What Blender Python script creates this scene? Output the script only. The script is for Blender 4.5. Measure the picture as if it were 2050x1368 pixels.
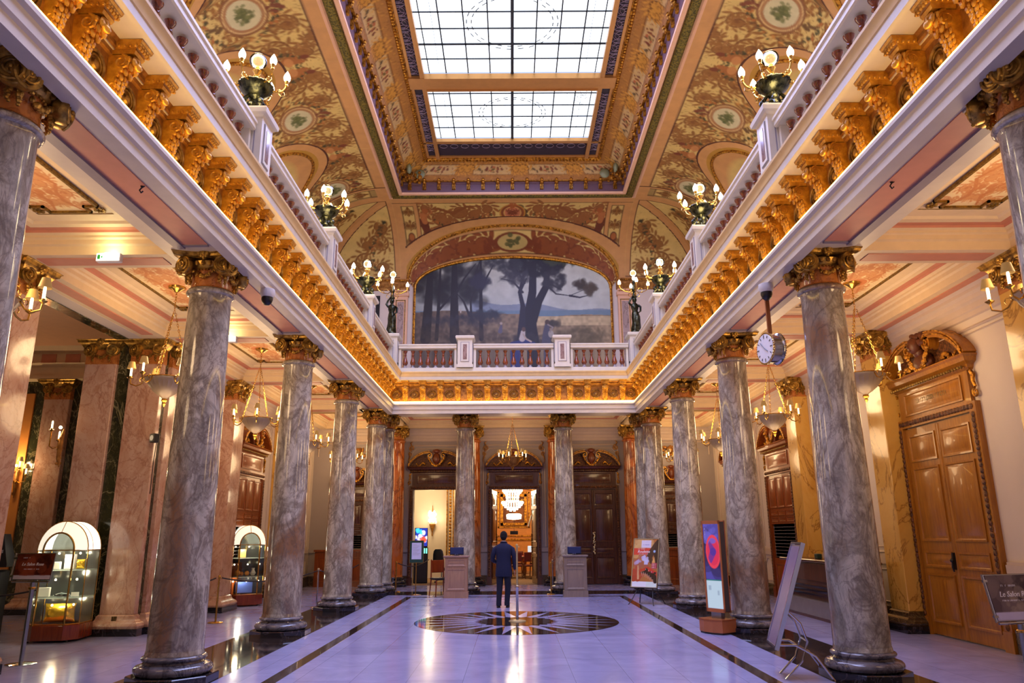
import bpy, math, random
import numpy as np
from mathutils import Matrix, Vector, Euler
random.seed(7); RNG = np.random.RandomState(11)
PI = math.pi
scene = bpy.context.scene
COL = scene.collection
for o in list(bpy.data.objects): bpy.data.objects.remove(o)

# ------------------------------------------------------------------ camera
FPX, PITCH, YAW, ROLL, CX, CZ = 1486.35, 0.2538, -0.001, -0.0061, -0.0684, 1.67
def _ray(u, v):
    x, y = u, v
    c, s = math.cos(-ROLL), math.sin(-ROLL); x, y = c*x - s*y, s*x + c*y
    X, F, U = x/FPX, 1.0, -y/FPX
    c, s = math.cos(PITCH), math.sin(PITCH); Y = c*F - s*U; Z = s*F + c*U
    c, s = math.cos(YAW), math.sin(YAW)
    return Vector((c*X - s*Y, s*X + c*Y, Z))
fw = _ray(0, 0).normalized(); rt = (_ray(1, 0) - _ray(0, 0)).normalized(); up = rt.cross(fw)
cd = bpy.data.cameras.new('camera'); cam = bpy.data.objects.new('camera', cd); COL.objects.link(cam)
cam.matrix_world = Matrix(((rt.x, up.x, -fw.x, CX), (rt.y, up.y, -fw.y, 0), (rt.z, up.z, -fw.z, CZ), (0, 0, 0, 1)))
cd.sensor_width = 36; cd.lens = FPX/2050*36; cd.clip_start = 0.05; cd.clip_end = 200
scene.camera = cam

# ------------------------------------------------------------------ world, exposure, big lights
w = bpy.data.worlds.new('world'); scene.world = w; w.use_nodes = True
bg = w.node_tree.nodes['Background']; bg.inputs[0].default_value = (0.55, 0.68, 1.0, 1); bg.inputs[1].default_value = 1.0
vs = scene.view_settings
vs.view_transform = 'Standard'; vs.look = 'None'; vs.gamma = 1; vs.use_curve_mapping = False
vs.exposure = 0.0
SKY_PANE = 1.9            # brightness of the daylit glass of the roof light
K_LAMP = 1.0              # overall strength of the warm lamps
def light(name, loc, power, color, size=0.1, kind='POINT', rot=None, sx=None, sy=None, parent=None, spread=None):
    d = bpy.data.lights.new(name, kind); d.energy = power; d.color = color
    if kind == 'AREA':
        d.shape = 'RECTANGLE'; d.size = sx; d.size_y = sy
        if spread: d.spread = spread
    else: d.shadow_soft_size = size
    o = bpy.data.objects.new(name, d); COL.objects.link(o); o.location = loc
    if rot: o.rotation_euler = rot
    if parent: o.parent = parent
    return o
WARM = (1.0, 0.66, 0.34); WARM2 = (1.0, 0.76, 0.42); COOL = (0.41, 0.46, 1.0)
# daylight that falls through the glass roof light
light('roof_daylight', (0, 12.5, 13.55), 2300, COOL, kind='AREA', sx=4.6, sy=17.0)

# ------------------------------------------------------------------ helpers
def lin(c):
    if isinstance(c, str): c = [int(c[i:i+2], 16)/255 for i in (0, 2, 4)]
    return tuple((x/12.92 if x <= 0.04045 else ((x+0.055)/1.055)**2.4) for x in c)
class B:
    """collects geometry for ONE mesh"""
    def __init__(s): s.v = []; s.f = []
    def add(s, vs_, fs):
        n = len(s.v); s.v.extend([tuple(p) for p in vs_]); s.f.extend([tuple(i+n for i in q) for q in fs]); return s
    def box(s, x0, x1, y0, y1, z0, z1):
        v = [(x, y, z) for z in (z0, z1) for y in (y0, y1) for x in (x0, x1)]
        return s.add(v, [(0,2,3,1),(4,5,7,6),(0,1,5,4),(2,6,7,3),(0,4,6,2),(1,3,7,5)])
    def cbox(s, c, d, R=None):
        v = [Vector((sx*d[0]/2, sy*d[1]/2, sz*d[2]/2)) for sz in (-1,1) for sy in (-1,1) for sx in (-1,1)]
        if R is not None: v = [R @ p for p in v]
        return s.add([(p.x+c[0], p.y+c[1], p.z+c[2]) for p in v], [(0,2,3,1),(4,5,7,6),(0,1,5,4),(2,6,7,3),(0,4,6,2),(1,3,7,5)])
    def bevbox(s, x0, x1, y0, y1, z0, z1, b=.01):
        """box with chamfered vertical and top edges"""
        def ring(i, z): return [(x0+i+b, y0+i, z), (x1-i-b, y0+i, z), (x1-i, y0+i+b, z), (x1-i, y1-i-b, z), (x1-i-b, y1-i, z), (x0+i+b, y1-i, z), (x0+i, y1-i-b, z), (x0+i, y0+i+b, z)]
        R = [ring(b, z0), ring(0, z0+b), ring(0, z1-b), ring(b, z1)]
        return s.loft(R, True, True)
    def loft(s, rings, cap0=False, cap1=False, closed=True):
        n = len(rings[0]); vs_ = [p for r in rings for p in r]; f = []
        m = n if closed else n-1
        for i in range(len(rings)-1):
            for j in range(m):
                a, b_ = i*n+j, i*n+(j+1) % n
                f.append((a, b_, b_+n, a+n))
        if cap0: f.append(tuple(range(n-1, -1, -1)))
        if cap1: f.append(tuple(range((len(rings)-1)*n, len(rings)*n)))
        return s.add(vs_, f)
    def lathe(s, prof, c=(0,0,0), seg=24, cap=True, sx=1, sy=1, flute=0, fn=0):
        rings = []
        for r, z in prof:
            rr = []
            for k in range(seg):
                a = 2*PI*k/seg; q = r*(1 + (flute*math.cos(a*fn) if flute else 0))
                rr.append((c[0]+q*math.cos(a)*sx, c[1]+q*math.sin(a)*sy, c[2]+z))
            rings.append(rr)
        return s.loft(rings, cap and prof[0][0] > 1e-4, cap and prof[-1][0] > 1e-4)
    def tube(s, pts, r, seg=6, cap=True, flat=1.0):
        pts = [Vector(p) for p in pts]; n = len(pts); rs = r if hasattr(r, '__len__') else [r]*n
        rings = []; ref = None
        for i, p in enumerate(pts):
            t = (pts[min(i+1, n-1)] - pts[max(i-1, 0)])
            if t.length < 1e-9: t = Vector((0,0,1))
            t.normalize()
            if ref is None: ref = Vector((0,0,1)) if abs(t.z) < .9 else Vector((1,0,0))
            u = t.cross(ref)
            if u.length < 1e-5: ref = Vector((0,1,0)) if abs(t.y) < .9 else Vector((1,0,0)); u = t.cross(ref)
            u.normalize(); w_ = u.cross(t).normalized(); ref = w_
            rings.append([tuple(p + u*rs[i]*math.cos(2*PI*k/seg)*flat + w_*rs[i]*math.sin(2*PI*k/seg)) for k in range(seg)])
        return s.loft(rings, cap, cap)
    def ball(s, c, r, seg=8, rings=5, sc=(1,1,1)):
        prof = []
        R = [[(c[0]+r*math.sin(PI*i/rings)*math.cos(2*PI*k/seg)*sc[0], c[1]+r*math.sin(PI*i/rings)*math.sin(2*PI*k/seg)*sc[1], c[2]+r*math.cos(PI*i/rings)*sc[2]) for k in range(seg)] for i in range(1, rings)]
        n = len(s.v); s.loft(R[::-1])
        top = len(s.v); s.v.append((c[0], c[1], c[2]+r*sc[2])); s.v.append((c[0], c[1], c[2]-r*sc[2]))
        m = (rings-2)*seg
        for k in range(seg):
            s.f.append((n+m+k, n+m+(k+1) % seg, top)); s.f.append((n+(k+1) % seg, n+k, top+1))
        return s
    def prism(s, poly, d0, d1, axis='y'):
        """polygon in the other two axes, extruded along axis"""
        def P(p, d):
            if axis == 'y': return (p[0], d, p[1])
            if axis == 'x': return (d, p[0], p[1])
            return (p[0], p[1], d)
        n = len(poly); v = [P(p, d0) for p in poly] + [P(p, d1) for p in poly]
        f = [(i, (i+1) % n, (i+1) % n+n, i+n) for i in range(n)]
        f.append(tuple(range(n-1, -1, -1))); f.append(tuple(range(n, 2*n)))
        return s.add(v, f)
    def xf(s, M):
        s.v = [tuple(M @ Vector(p)) for p in s.v]; return s
    def merge(s, o): return s.add(o.v, o.f)
def T3(loc=(0,0,0), rz=0, rx=0, ry=0, sc=1):
    M = Matrix.Translation(loc) @ Euler((rx, ry, rz)).to_matrix().to_4x4()
    if sc != 1: M = M @ (Matrix.Diagonal((sc, sc, sc, 1)) if not hasattr(sc, '__len__') else Matrix.Diagonal((*sc, 1)))
    return M
def mesh(name, b, mat, smooth=0.7):
    m = bpy.data.meshes.new(name); m.from_pydata(b.v, [], b.f); m.validate()
    if mat: m.materials.append(mat)
    if smooth:
        m.polygons.foreach_set('use_smooth', [True]*len(m.polygons)); m.set_sharp_from_angle(angle=smooth)
    import bmesh
    bm = bmesh.new(); bm.from_mesh(m); bmesh.ops.recalc_face_normals(bm, faces=bm.faces); bm.to_mesh(m); bm.free()
    m.update(); return m
def obj(name, b, mat, parent=None, loc=(0,0,0), rot=(0,0,0), smooth=0.7, kind=None, label=None):
    me = b if isinstance(b, bpy.types.Mesh) else mesh(name, b, mat, smooth)
    o = bpy.data.objects.new(name, me); COL.objects.link(o); o.location = loc; o.rotation_euler = rot
    if parent: o.parent = parent
    if kind: o['kind'] = kind
    if label: o['label'] = label
    return o
def tag(o, label, cat, group=None, kind=None):
    o['label'] = label; o['category'] = cat
    if group: o['group'] = group
    if kind: o['kind'] = kind
    return o
def thing(name, label, cat, loc=(0,0,0), rz=0, group=None, rx=0):
    o = bpy.data.objects.new(name, None); COL.objects.link(o); o.location = loc; o.rotation_euler = (rx,0,rz); o.empty_display_size = .1
    return tag(o, label, cat, group)
def sroot(name, loc=(0,0,0), rz=0):
    o = bpy.data.objects.new(name, None); COL.objects.link(o); o.location = loc; o.rotation_euler = (0,0,rz); o['kind'] = 'structure'; return o
def struct(name, b, mat, smooth=0.7): return obj(name, b, mat, kind='structure', smooth=smooth)
def dup(root, loc, rz=None, label=None, group=None, scale=None):
    def cp(o, par):
        c = o.copy(); COL.objects.link(c)
        if par: c.parent = par
        for ch in list(o.children): cp(ch, c)
        return c
    r = cp(root, None); r.location = loc
    if rz is not None: r.rotation_euler = (r.rotation_euler[0], 0, rz)
    if label: r['label'] = label
    if group: r['group'] = group
    if scale: r.scale = scale
    return r
def rect_sweep(b, prof, x0, x1, y0, y1, closed=True, zf=True):
    """profile of (inset, z) swept round a rectangle, mitred. inset grows towards the middle."""
    rings = []
    for d, z in prof:
        rings.append([(x0+d, y0+d, z), (x1-d, y0+d, z), (x1-d, y1-d, z), (x0+d, y1-d, z)])
    return b.loft(rings)
def u_sweep(b, prof, hx, yf, y0, closed=False):
    """profile of (d, z) swept along the three sides of the well: left, far, right"""
    pr = list(prof) + ([prof[0]] if closed else [])
    rings = []
    for d, z in pr: rings.append([(-(hx-d), y0, z), (-(hx-d), yf-d, z), (hx-d, yf-d, z), (hx-d, y0, z)])
    return b.loft(rings, closed=False)

# ------------------------------------------------------------------ materials
class NT:
    def __init__(s, name):
        s.m = bpy.data.materials.new(name); s.m.use_nodes = True; s.t = s.m.node_tree; s.n = s.t.nodes; s.bsdf = s.n['Principled BSDF']
    def new(s, t, **k):
        n = s.n.new(t)
        for a, v in k.items():
            if isinstance(v, (int, float, tuple)) and a in n.inputs: n.inputs[a].default_value = v
            else: setattr(n, a, v)
        return n
    def l(s, a, b): s.t.links.new(a, b)
    def coord(s, scale=(1,1,1), rnd=True, rot=(0,0,0)):
        tc = s.new('ShaderNodeTexCoord'); mp = s.new('ShaderNodeMapping'); mp.inputs['Scale'].default_value = scale; mp.inputs['Rotation'].default_value = rot
        s.l(tc.outputs['Object'], mp.inputs['Vector'])
        if not rnd: return mp.outputs[0]
        oi = s.new('ShaderNodeObjectInfo'); mu = s.new('ShaderNodeMath', operation='MULTIPLY'); mu.inputs[1].default_value = 37.0; s.l(oi.outputs['Random'], mu.inputs[0])
        ad = s.new('ShaderNodeVectorMath', operation='ADD'); s.l(mp.outputs[0], ad.inputs[0]); s.l(mu.outputs[0], ad.inputs[1]); return ad.outputs[0]
    def noise(s, vec, scale, detail=6, dist=0.0, rough=.55):
        n = s.new('ShaderNodeTexNoise'); n.inputs['Scale'].default_value = scale; n.inputs['Detail'].default_value = detail; n.inputs['Distortion'].default_value = dist; n.inputs['Roughness'].default_value = rough
        s.l(vec, n.inputs['Vector']); return n.outputs['Fac']
    def ramp(s, fac, stops):
        r = s.new('ShaderNodeValToRGB'); e = r.color_ramp.elements
        while len(e) < len(stops): e.new(0.5)
        for q, (p, c) in zip(e, stops): q.position = p; q.color = (*c, 1) if hasattr(c, '__len__') else (c, c, c, 1)
        s.l(fac, r.inputs[0]); return r.outputs[0]
    def mix(s, fac, a, b):
        m = s.new('ShaderNodeMix', data_type='RGBA')
        if isinstance(fac, float): m.inputs[0].default_value = fac
        else: s.l(fac, m.inputs[0])
        for q, i in ((a, 6), (b, 7)):
            if isinstance(q, tuple): m.inputs[i].default_value = (*q, 1)
            else: s.l(q, m.inputs[i])
        return m.outputs[2]
    def bump(s, h, strength=.3, dist=.01):
        b = s.new('ShaderNodeBump'); b.inputs['Strength'].default_value = strength; b.inputs['Distance'].default_value = dist; s.l(h, b.inputs['Height']); s.l(b.outputs[0], s.bsdf.inputs['Normal'])
    def set(s, **k):
        nm = {'col':'Base Color','rough':'Roughness','metal':'Metallic','emc':'Emission Color','ems':'Emission Strength','tr':'Transmission Weight','ior':'IOR','alpha':'Alpha','coat':'Coat Weight','spec':'Specular IOR Level'}
        for a, v in k.items():
            i = s.bsdf.inputs[nm[a]]
            if isinstance(v, tuple): i.default_value = (*v, 1)
            elif isinstance(v, (int, float)): i.default_value = v
            else: s.l(v, i)
        return s.m
def plain(name, col, rough=.5, metal=0, var=.06, vs_=6, bump=0, bs=60, **k):
    n = NT(name); c = lin(col); v = n.coord(rnd=False); f = n.noise(v, vs_, 4)
    cc = n.ramp(f, [(.3, tuple(x*(1-var) for x in c)), (.7, tuple(min(1, x*(1+var)) for x in c))])
    n.set(col=cc, rough=rough, metal=metal, **k)
    if bump: n.bump(n.noise(v, bs, 3), bump, .004)
    return n.m
def marble(name, cols, vein, scale=1.5, vw=.03, rough=.14, zst=.45, patch=None, vein2=None, vop=.8):
    n = NT(name); v = n.coord((1, 1, zst))
    a = n.noise(v, scale*1.3, 9, 1.2, .62)
    k = len(cols); col = n.ramp(a, [(.3+.4*i/(k-1), lin(c)) for i, c in enumerate(cols)])
    if patch:
        p = n.noise(v, scale*.55, 5, .8); pf = n.ramp(p, [(.52, 0.), (.66, 1.)])
        col = n.mix(pf, col, lin(patch))
    for (vc, sc, wd) in ([(vein, scale*1.0, vw)] + ([(vein2, scale*2.6, vw*.7)] if vein2 else [])):
        vv = n.noise(v, sc, 7, 1.9, .6)
        m = n.new('ShaderNodeMath', operation='SUBTRACT'); n.l(vv, m.inputs[0]); m.inputs[1].default_value = .5
        m2 = n.new('ShaderNodeMath', operation='ABSOLUTE'); n.l(m.outputs[0], m2.inputs[0])
        vf = n.ramp(m2.outputs[0], [(0, vop), (wd, 0.)]); col = n.mix(vf, col, lin(vc))
    return n.set(col=col, rough=rough, coat=.25)
def gold(name, c1, c2, rough=.32, metal=.85, bump=.5, bs=45, pos=(.38, .6)):
    n = NT(name); v = n.coord(rnd=False); f = n.noise(v, bs*.35, 5)
    col = n.ramp(f, [(pos[0], lin(c2)), (pos[1], lin(c1))]); n.set(col=col, rough=rough, metal=metal)
    if bump: n.bump(n.noise(v, bs, 4), bump, .012)
    return n.m
def emis(name, col, s, base=(.8,.8,.8)):
    n = NT(name); return n.set(col=base, emc=tuple(col), ems=s, rough=.5)
def glass(name, col=(1,1,1), rough=.02, alpha=None):
    n = NT(name); t = n.new('ShaderNodeBsdfTransparent'); g = n.new('ShaderNodeBsdfGlossy'); g.inputs['Roughness'].default_value = rough
    t.inputs[0].default_value = (*col, 1); fr = n.new('ShaderNodeFresnel'); fr.inputs[0].default_value = 1.5; mx = n.new('ShaderNodeMixShader')
    n.l(fr.outputs[0], mx.inputs[0]); n.l(t.outputs[0], mx.inputs[1]); n.l(g.outputs[0], mx.inputs[2]); n.l(mx.outputs[0], n.n['Material Output'].inputs[0]); return n.m
def vcol(name, rough=.6):
    n = NT(name); a = n.new('ShaderNodeVertexColor'); a.layer_name = 'Col'
    nz = n.noise(n.coord(rnd=False), 3, 5); r = n.ramp(nz, [(.3, .9), (.7, 1.06)])
    m = n.new('ShaderNodeMix', data_type='RGBA', blend_type='MULTIPLY'); m.inputs[0].default_value = 1; n.l(a.outputs[0], m.inputs[6]); n.l(r, m.inputs[7])
    return n.set(col=m.outputs[2], rough=rough)
def wood(name, c1, c2, rough=.28, st=(14, 14, 1.2)):
    n = NT(name); v = n.coord(st); f = n.noise(v, 1.6, 8, .6, .6); g = n.noise(v, 9, 4)
    col = n.mix(n.ramp(g, [(.4, .0), (.7, .35)]), n.ramp(f, [(.3, lin(c2)), (.7, lin(c1))]), lin(c2))
    return n.set(col=col, rough=rough, coat=.3)
M = {}
M['col'] = marble('column_marble', ['989080', 'c2baa6', '8c8474', 'd0c8b4'], '5e4c40', 1.7, .04, .1, .5, patch='8e6a4c', vein2='6d645e', vop=.6)
M['col2'] = marble('column_base_marble', ['4c484c', '6d686a', '8d878a'], '2c2a30', 2.2, .04, .12, 1)
M['orange'] = marble('orange_marble', ['a04f1c', 'b9652a', 'c98448'], '6a3018', 1.3, .04, .12, .5, patch='8a7468')
M['neck'] = marble('necking_marble', ['a8602a', 'c07a3a', 'b46a30'], '7a3c18', 3, .03, .2, 1)
M['pink'] = marble('pink_marble', ['ab8068', 'c49c84', 'ceac96', 'b4866c'], '8a4a34', 1.1, .024, .16, .7, vein2='a8684c', vop=.5)
M['green'] = marble('green_marble', ['1e2216', '34361f', '23281c'], 'a09a70', 1.8, .02, .12, .6, vein2='6f6a48')
M['yellow'] = marble('yellow_marble', ['c9953c', 'd8aa52', 'cfa04a'], '8a5a20', .8, .018, .2, .6)
M['black'] = marble('black_marble', ['14141a', '1c1b22', '101014'], '4a4650', 2.0, .02, .08, 1)
M['darkbase'] = marble('brown_plinth_marble', ['3a2c1c', '4c3a24', '2c241a'], '75603c', 3, .03, .15, 1)
M['baluster'] = marble('red_marble', ['6e2e16', '8c4420', '7a3a1c'], '3c160c', 4, .04, .12, 1)
M['balfoot'] = marble('grey_foot_marble', ['8e8a92', 'b0abb2', 'a29ca4'], '6a5a5c', 5, .04, .2, 1)
M['bandblack'] = marble('floor_black_marble', ['241e1c', '302824', '1a1614'], '4c423c', 1.2, .02, .07, 1)
M['white'] = plain('white_stone', 'd3c8b2', .45, var=.04)
M['cream'] = plain('cream_plaster', 'e6cfa6', .55, var=.04)
M['peach'] = plain('peach_plaster', 'e3b48e', .55, var=.04)
M['salmon'] = plain('salmon_plaster', 'cf8c70', .55, var=.05)
M['lilac'] = plain('lilac_grey_paint', '8d8488', .5, var=.05)
M['groove'] = plain('dark_groove_paint', '3b3434', .6)
M['wallcream'] = plain('cream_wall_paint', 'd8cbbb', .6, var=.03, vs_=1.5)
M['wallgrey'] = plain('grey_wall_paint', '9c9290', .5, var=.05, vs_=1.5)
M['moulding'] = plain('wall_moulding_paint', 'c9b7a8', .5, var=.03)
M['gold'] = gold('gilding', 'd59a34', '7a4a14', .34, .75, .6, 40)
M['goldB'] = gold('bracket_gilding', 'e0a83e', 'b07824', .36, .5, .35, 30)
M['goldfield'] = gold('gilded_field', 'b98540', '8c5c26', .45, .45, .15, 30)
M['capgold'] = gold('antique_gilding', 'c49a44', '6a4a1c', .32, .7, .25, 35, (.36, .6))
M['bronze'] = gold('green_bronze', '4a4a34', '15160f', .28, .85, .3, 30)
M['brass'] = gold('polished_brass', 'd9b05a', 'b98a3a', .2, .95, 0, 20)
M['goldline'] = gold('gilded_line', '9a7a34', '6a5020', .4, .6, .2, 60)
M['wood'] = wood('oak_door_wood', 'b4781e', '8c5414')
M['woodfr'] = wood('carved_walnut', '6a3a1e', '3c1e10', .35)
M['wooddk'] = wood('dark_door_wood', '5e3420', '3a1e14', .25)
M['woodbr'] = wood('orange_brown_wood', '9a4e1c', '6b3010', .3)
M['podium'] = wood('pale_podium_wood', 'b08868', '95705a', .4)
M['podium2'] = wood('grey_podium_wood', '93806e', '7c6a5c', .4)
M['cherry'] = wood('cherry_wood', '8c3a14', '6b260c', .2)
M['chrome'] = plain('chrome', 'c8ccd4', .12, 1, var=.02)
M['steel'] = plain('brushed_steel', '9aa0aa', .28, 1, var=.04)
M['blackp'] = plain('black_plastic', '16161a', .4)
M['whitep'] = plain('white_plastic', 'd8d8d8', .4)
M['flame'] = emis('flame_bulb_glass', (1.0, .86, .62), 9.0)
M['shade'] = NT('parchment_shade').set(col=lin('b0904a'), rough=.5, emc=(1, .62, .25), ems=.12)
M['candle'] = emis('lit_candle_tube', (1.0, .78, .45), 2.6)
M['glow'] = emis('lamp_glow', (1.0, .80, .50), 10)
M['led'] = emis('led_strip_light', (1.0, .60, .08), 12)
M['globe'] = glass('clear_globe_glass', (.98, .95, .8))
M['vglass'] = glass('display_glass', (.97, 1, .98))
M['alab'] = NT('alabaster').set(col=lin('8f7e6c'), rough=.3)
M['paint'] = vcol('painted_decoration')
M['paintgloss'] = vcol('printed_surface', .25)

# ------------------------------------------------------------------ painted surfaces (drawn into mesh colours)
class Canvas:
    def __init__(s, w, h, res, col):
        s.w, s.h, s.res = w, h, res; s.nx = int(round(w*res))+1; s.ny = int(round(h*res))+1
        s.X, s.Y = np.meshgrid(np.linspace(0, w, s.nx), np.linspace(0, h, s.ny)); s.a = np.zeros((s.ny, s.nx, 3)); s.a[:] = lin(col)
    def win(s, x0, x1, y0, y1):
        i0 = max(0, int(y0*s.res)-1); i1 = min(s.ny, int(y1*s.res)+3); j0 = max(0, int(x0*s.res)-1); j1 = min(s.nx, int(x1*s.res)+3)
        return slice(i0, max(i0, i1)), slice(j0, max(j0, j1))
    def put(s, W, m, col, al=1):
        m = np.clip(m, 0, 1)[..., None]*al; s.a[W] = s.a[W]*(1-m)+np.array(lin(col))*m
    def stroke(s, pts, wd, col, al=1, soft=None):
        soft = soft or .7/s.res; n = len(pts); ws = wd if hasattr(wd, '__len__') else [wd]*n
        for i in range(n-1):
            (ax, ay), (bx, by) = pts[i], pts[i+1]; r = max(ws[i], ws[i+1])+soft
            W = s.win(min(ax, bx)-r, max(ax, bx)+r, min(ay, by)-r, max(ay, by)+r); X = s.X[W]; Y = s.Y[W]
            if X.size == 0: continue
            dx, dy = bx-ax, by-ay; L = dx*dx+dy*dy+1e-12; t = np.clip(((X-ax)*dx+(Y-ay)*dy)/L, 0, 1)
            d = np.hypot(X-ax-t*dx, Y-ay-t*dy); r2 = (ws[i]*(1-t)+ws[i+1]*t)/2
            s.put(W, (r2-d)/soft+.5, col, al)
    def ell(s, cx, cy, rx, ry, col, al=1, ring=0, ang=0, soft=None):
        soft = soft or .7/s.res; R = max(rx, ry)+ring; W = s.win(cx-R, cx+R, cy-R, cy+R); X = s.X[W]-cx; Y = s.Y[W]-cy
        if X.size == 0: return
        c, q = math.cos(ang), math.sin(ang); x = c*X+q*Y; y = -q*X+c*Y
        k = np.sqrt((x/rx)**2+(y/ry)**2); d = (k-1)*min(rx, ry)
        if ring: d = abs(d)-ring/2
        s.put(W, (-d)/soft+.5, col, al)
    def rect(s, x0, x1, y0, y1, col, al=1, ring=0, soft=None):
        soft = soft or .5/s.res
        if ring:
            for q in ((x0, x1, y0, y0+ring), (x0, x1, y1-ring, y1), (x0, x0+ring, y0, y1), (x1-ring, x1, y0, y1)): s.rect(*q, col, al)
            return
        W = s.win(x0, x1, y0, y1); X = s.X[W]; Y = s.Y[W]
        if X.size == 0: return
        s.put(W, np.minimum.reduce([X-x0, x1-X, Y-y0, y1-Y])/soft+.5, col, al)
    def blob(s, cx, cy, r, col, n=30, rs=.2, seed=0, al=.9, sq=1):
        R = random.Random(seed)
        for _ in range(n):
            a = R.random()*2*PI; q = r*math.sqrt(R.random()); rr = r*rs*(.5+R.random())
            s.ell(cx+q*math.cos(a), cy+q*math.sin(a)*sq, rr, rr*(.5+.7*R.random()), col, al, ang=R.random()*3)
    def spiral(s, cx, cy, r, a0, turns, d, wd, col, leafcol=None, al=1):
        """acanthus scroll: tapering spiral with leaf lobes. starts on the outside at angle a0"""
        n = int(22*turns); pts = []; ws = []
        for i in range(n+1):
            t = i/n; a = a0+d*2*PI*turns*t; q = r*(1-t)**.85+r*.06; pts.append((cx+q*math.cos(a), cy+q*math.sin(a))); ws.append(wd*(1-.65*t))
        s.stroke(pts, ws, col, al)
        s.ell(*pts[-1], wd*1.5, wd*1.5, col, al)
        for i in range(1, n-6, 2):
            x, y = pts[i]; a = a0+d*2*PI*turns*i/n
            for sg in (1, -.7):
                L = wd*(1.9-1.1*i/n); bx = x+sg*L*math.cos(a); by = y+sg*L*math.sin(a)
                s.ell(bx, by, L*.95, L*.34, leafcol or col, al, ang=a+d*sg*.8)
    def speckle(s, n, col, sz, seed, al=.7, x0=0, x1=None, y0=0, y1=None):
        R = random.Random(seed); x1 = x1 or s.w; y1 = y1 or s.h
        for _ in range(n):
            x = x0+R.random()*(x1-x0); y = y0+R.random()*(y1-y0); a = R.random()*PI
            L = sz*(1+2*R.random()); s.stroke([(x, y), (x+L*math.cos(a), y+L*math.sin(a)), (x+1.6*L*math.cos(a+.6), y+1.6*L*math.sin(a+.6))], [sz*.8, sz*.6, .001], col, al)
    def garland(s, pts, wd, seed=0, cols=('4a4a22', '6a4a20', '3c3a1c', 'b06a2a', 'c88a3a')):
        R = random.Random(seed)
        for i in range(len(pts)-1):
            (ax, ay), (bx, by) = pts[i], pts[i+1]; L = math.hypot(bx-ax, by-ay); k = max(1, int(L/(wd*.22)))
            for j in range(k):
                t = j/k; r = wd*.26*(.6+R.random()); s.ell(ax+(bx-ax)*t+R.gauss(0, wd*.25), ay+(by-ay)*t+R.gauss(0, wd*.25), r, r*.55, cols[min(int(R.random()*3.7)+(1 if R.random() > .86 else 0), 4)], .95, ang=R.random()*3)
    def flipx(s): s.a = np.maximum(s.a*0, s.a); return s
    def mirror(s, left=True):
        h = (s.nx+1)//2; s.a[:, s.nx-h:] = s.a[:, :h][:, ::-1]; return s
    def sample(s, x, y):
        j = np.clip(x*s.res, 0, s.nx-1.001); i = np.clip(y*s.res, 0, s.ny-1.001)
        j0 = j.astype(int); i0 = i.astype(int); fj = (j-j0)[..., None]; fi = (i-i0)[..., None]; a = s.a
        return (a[i0, j0]*(1-fj)+a[i0, j0+1]*fj)*(1-fi)+(a[i0+1, j0]*(1-fj)+a[i0+1, j0+1]*fj)*fi
def grid_mesh(name, P, C, mat, flip=False, mask=None):
    ny, nx, _ = P.shape; idx = np.arange(ny*nx).reshape(ny, nx)
    q = np.stack([idx[:-1, :-1], idx[:-1, 1:], idx[1:, 1:], idx[1:, :-1]], -1)
    if mask is not None: q = q[mask]
    q = q.reshape(-1, 4)
    if flip: q = q[:, ::-1]
    m = bpy.data.meshes.new(name); m.vertices.add(ny*nx); m.vertices.foreach_set('co', P.reshape(-1).astype(np.float32))
    m.loops.add(q.size); m.loops.foreach_set('vertex_index', q.reshape(-1).astype(np.int32))
    m.polygons.add(len(q)); m.polygons.foreach_set('loop_start', (np.arange(len(q))*4).astype(np.int32)); m.polygons.foreach_set('loop_total', np.full(len(q), 4, np.int32))
    m.polygons.foreach_set('use_smooth', np.ones(len(q), bool)); m.update(calc_edges=True)
    c = m.color_attributes.new('Col', 'FLOAT_COLOR', 'POINT'); rgba = np.ones((ny*nx, 4), np.float32); rgba[:, :3] = C.reshape(-1, 3); c.data.foreach_set('color', rgba.reshape(-1))
    m.materials.append(mat); return m
def flat_canvas(name, cv, org, ux, uy, mat, nx=None, ny=None):
    """canvas -> flat grid mesh; org = corner, ux/uy = full edge vectors"""
    nx = nx or cv.nx; ny = ny or cv.ny; a, b_ = np.meshgrid(np.linspace(0, 1, nx), np.linspace(0, 1, ny))
    P = np.array(org)+a[..., None]*np.array(ux)+b_[..., None]*np.array(uy)
    return grid_mesh(name, P, cv.sample(a*cv.w, b_*cv.h), mat)
GROUND = 'd8bc6c'; BR1 = '80521c'; BR2 = '946426'; DK = '562a10'; PK = 'cc9858'; GD = 'b98a2c'

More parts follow.
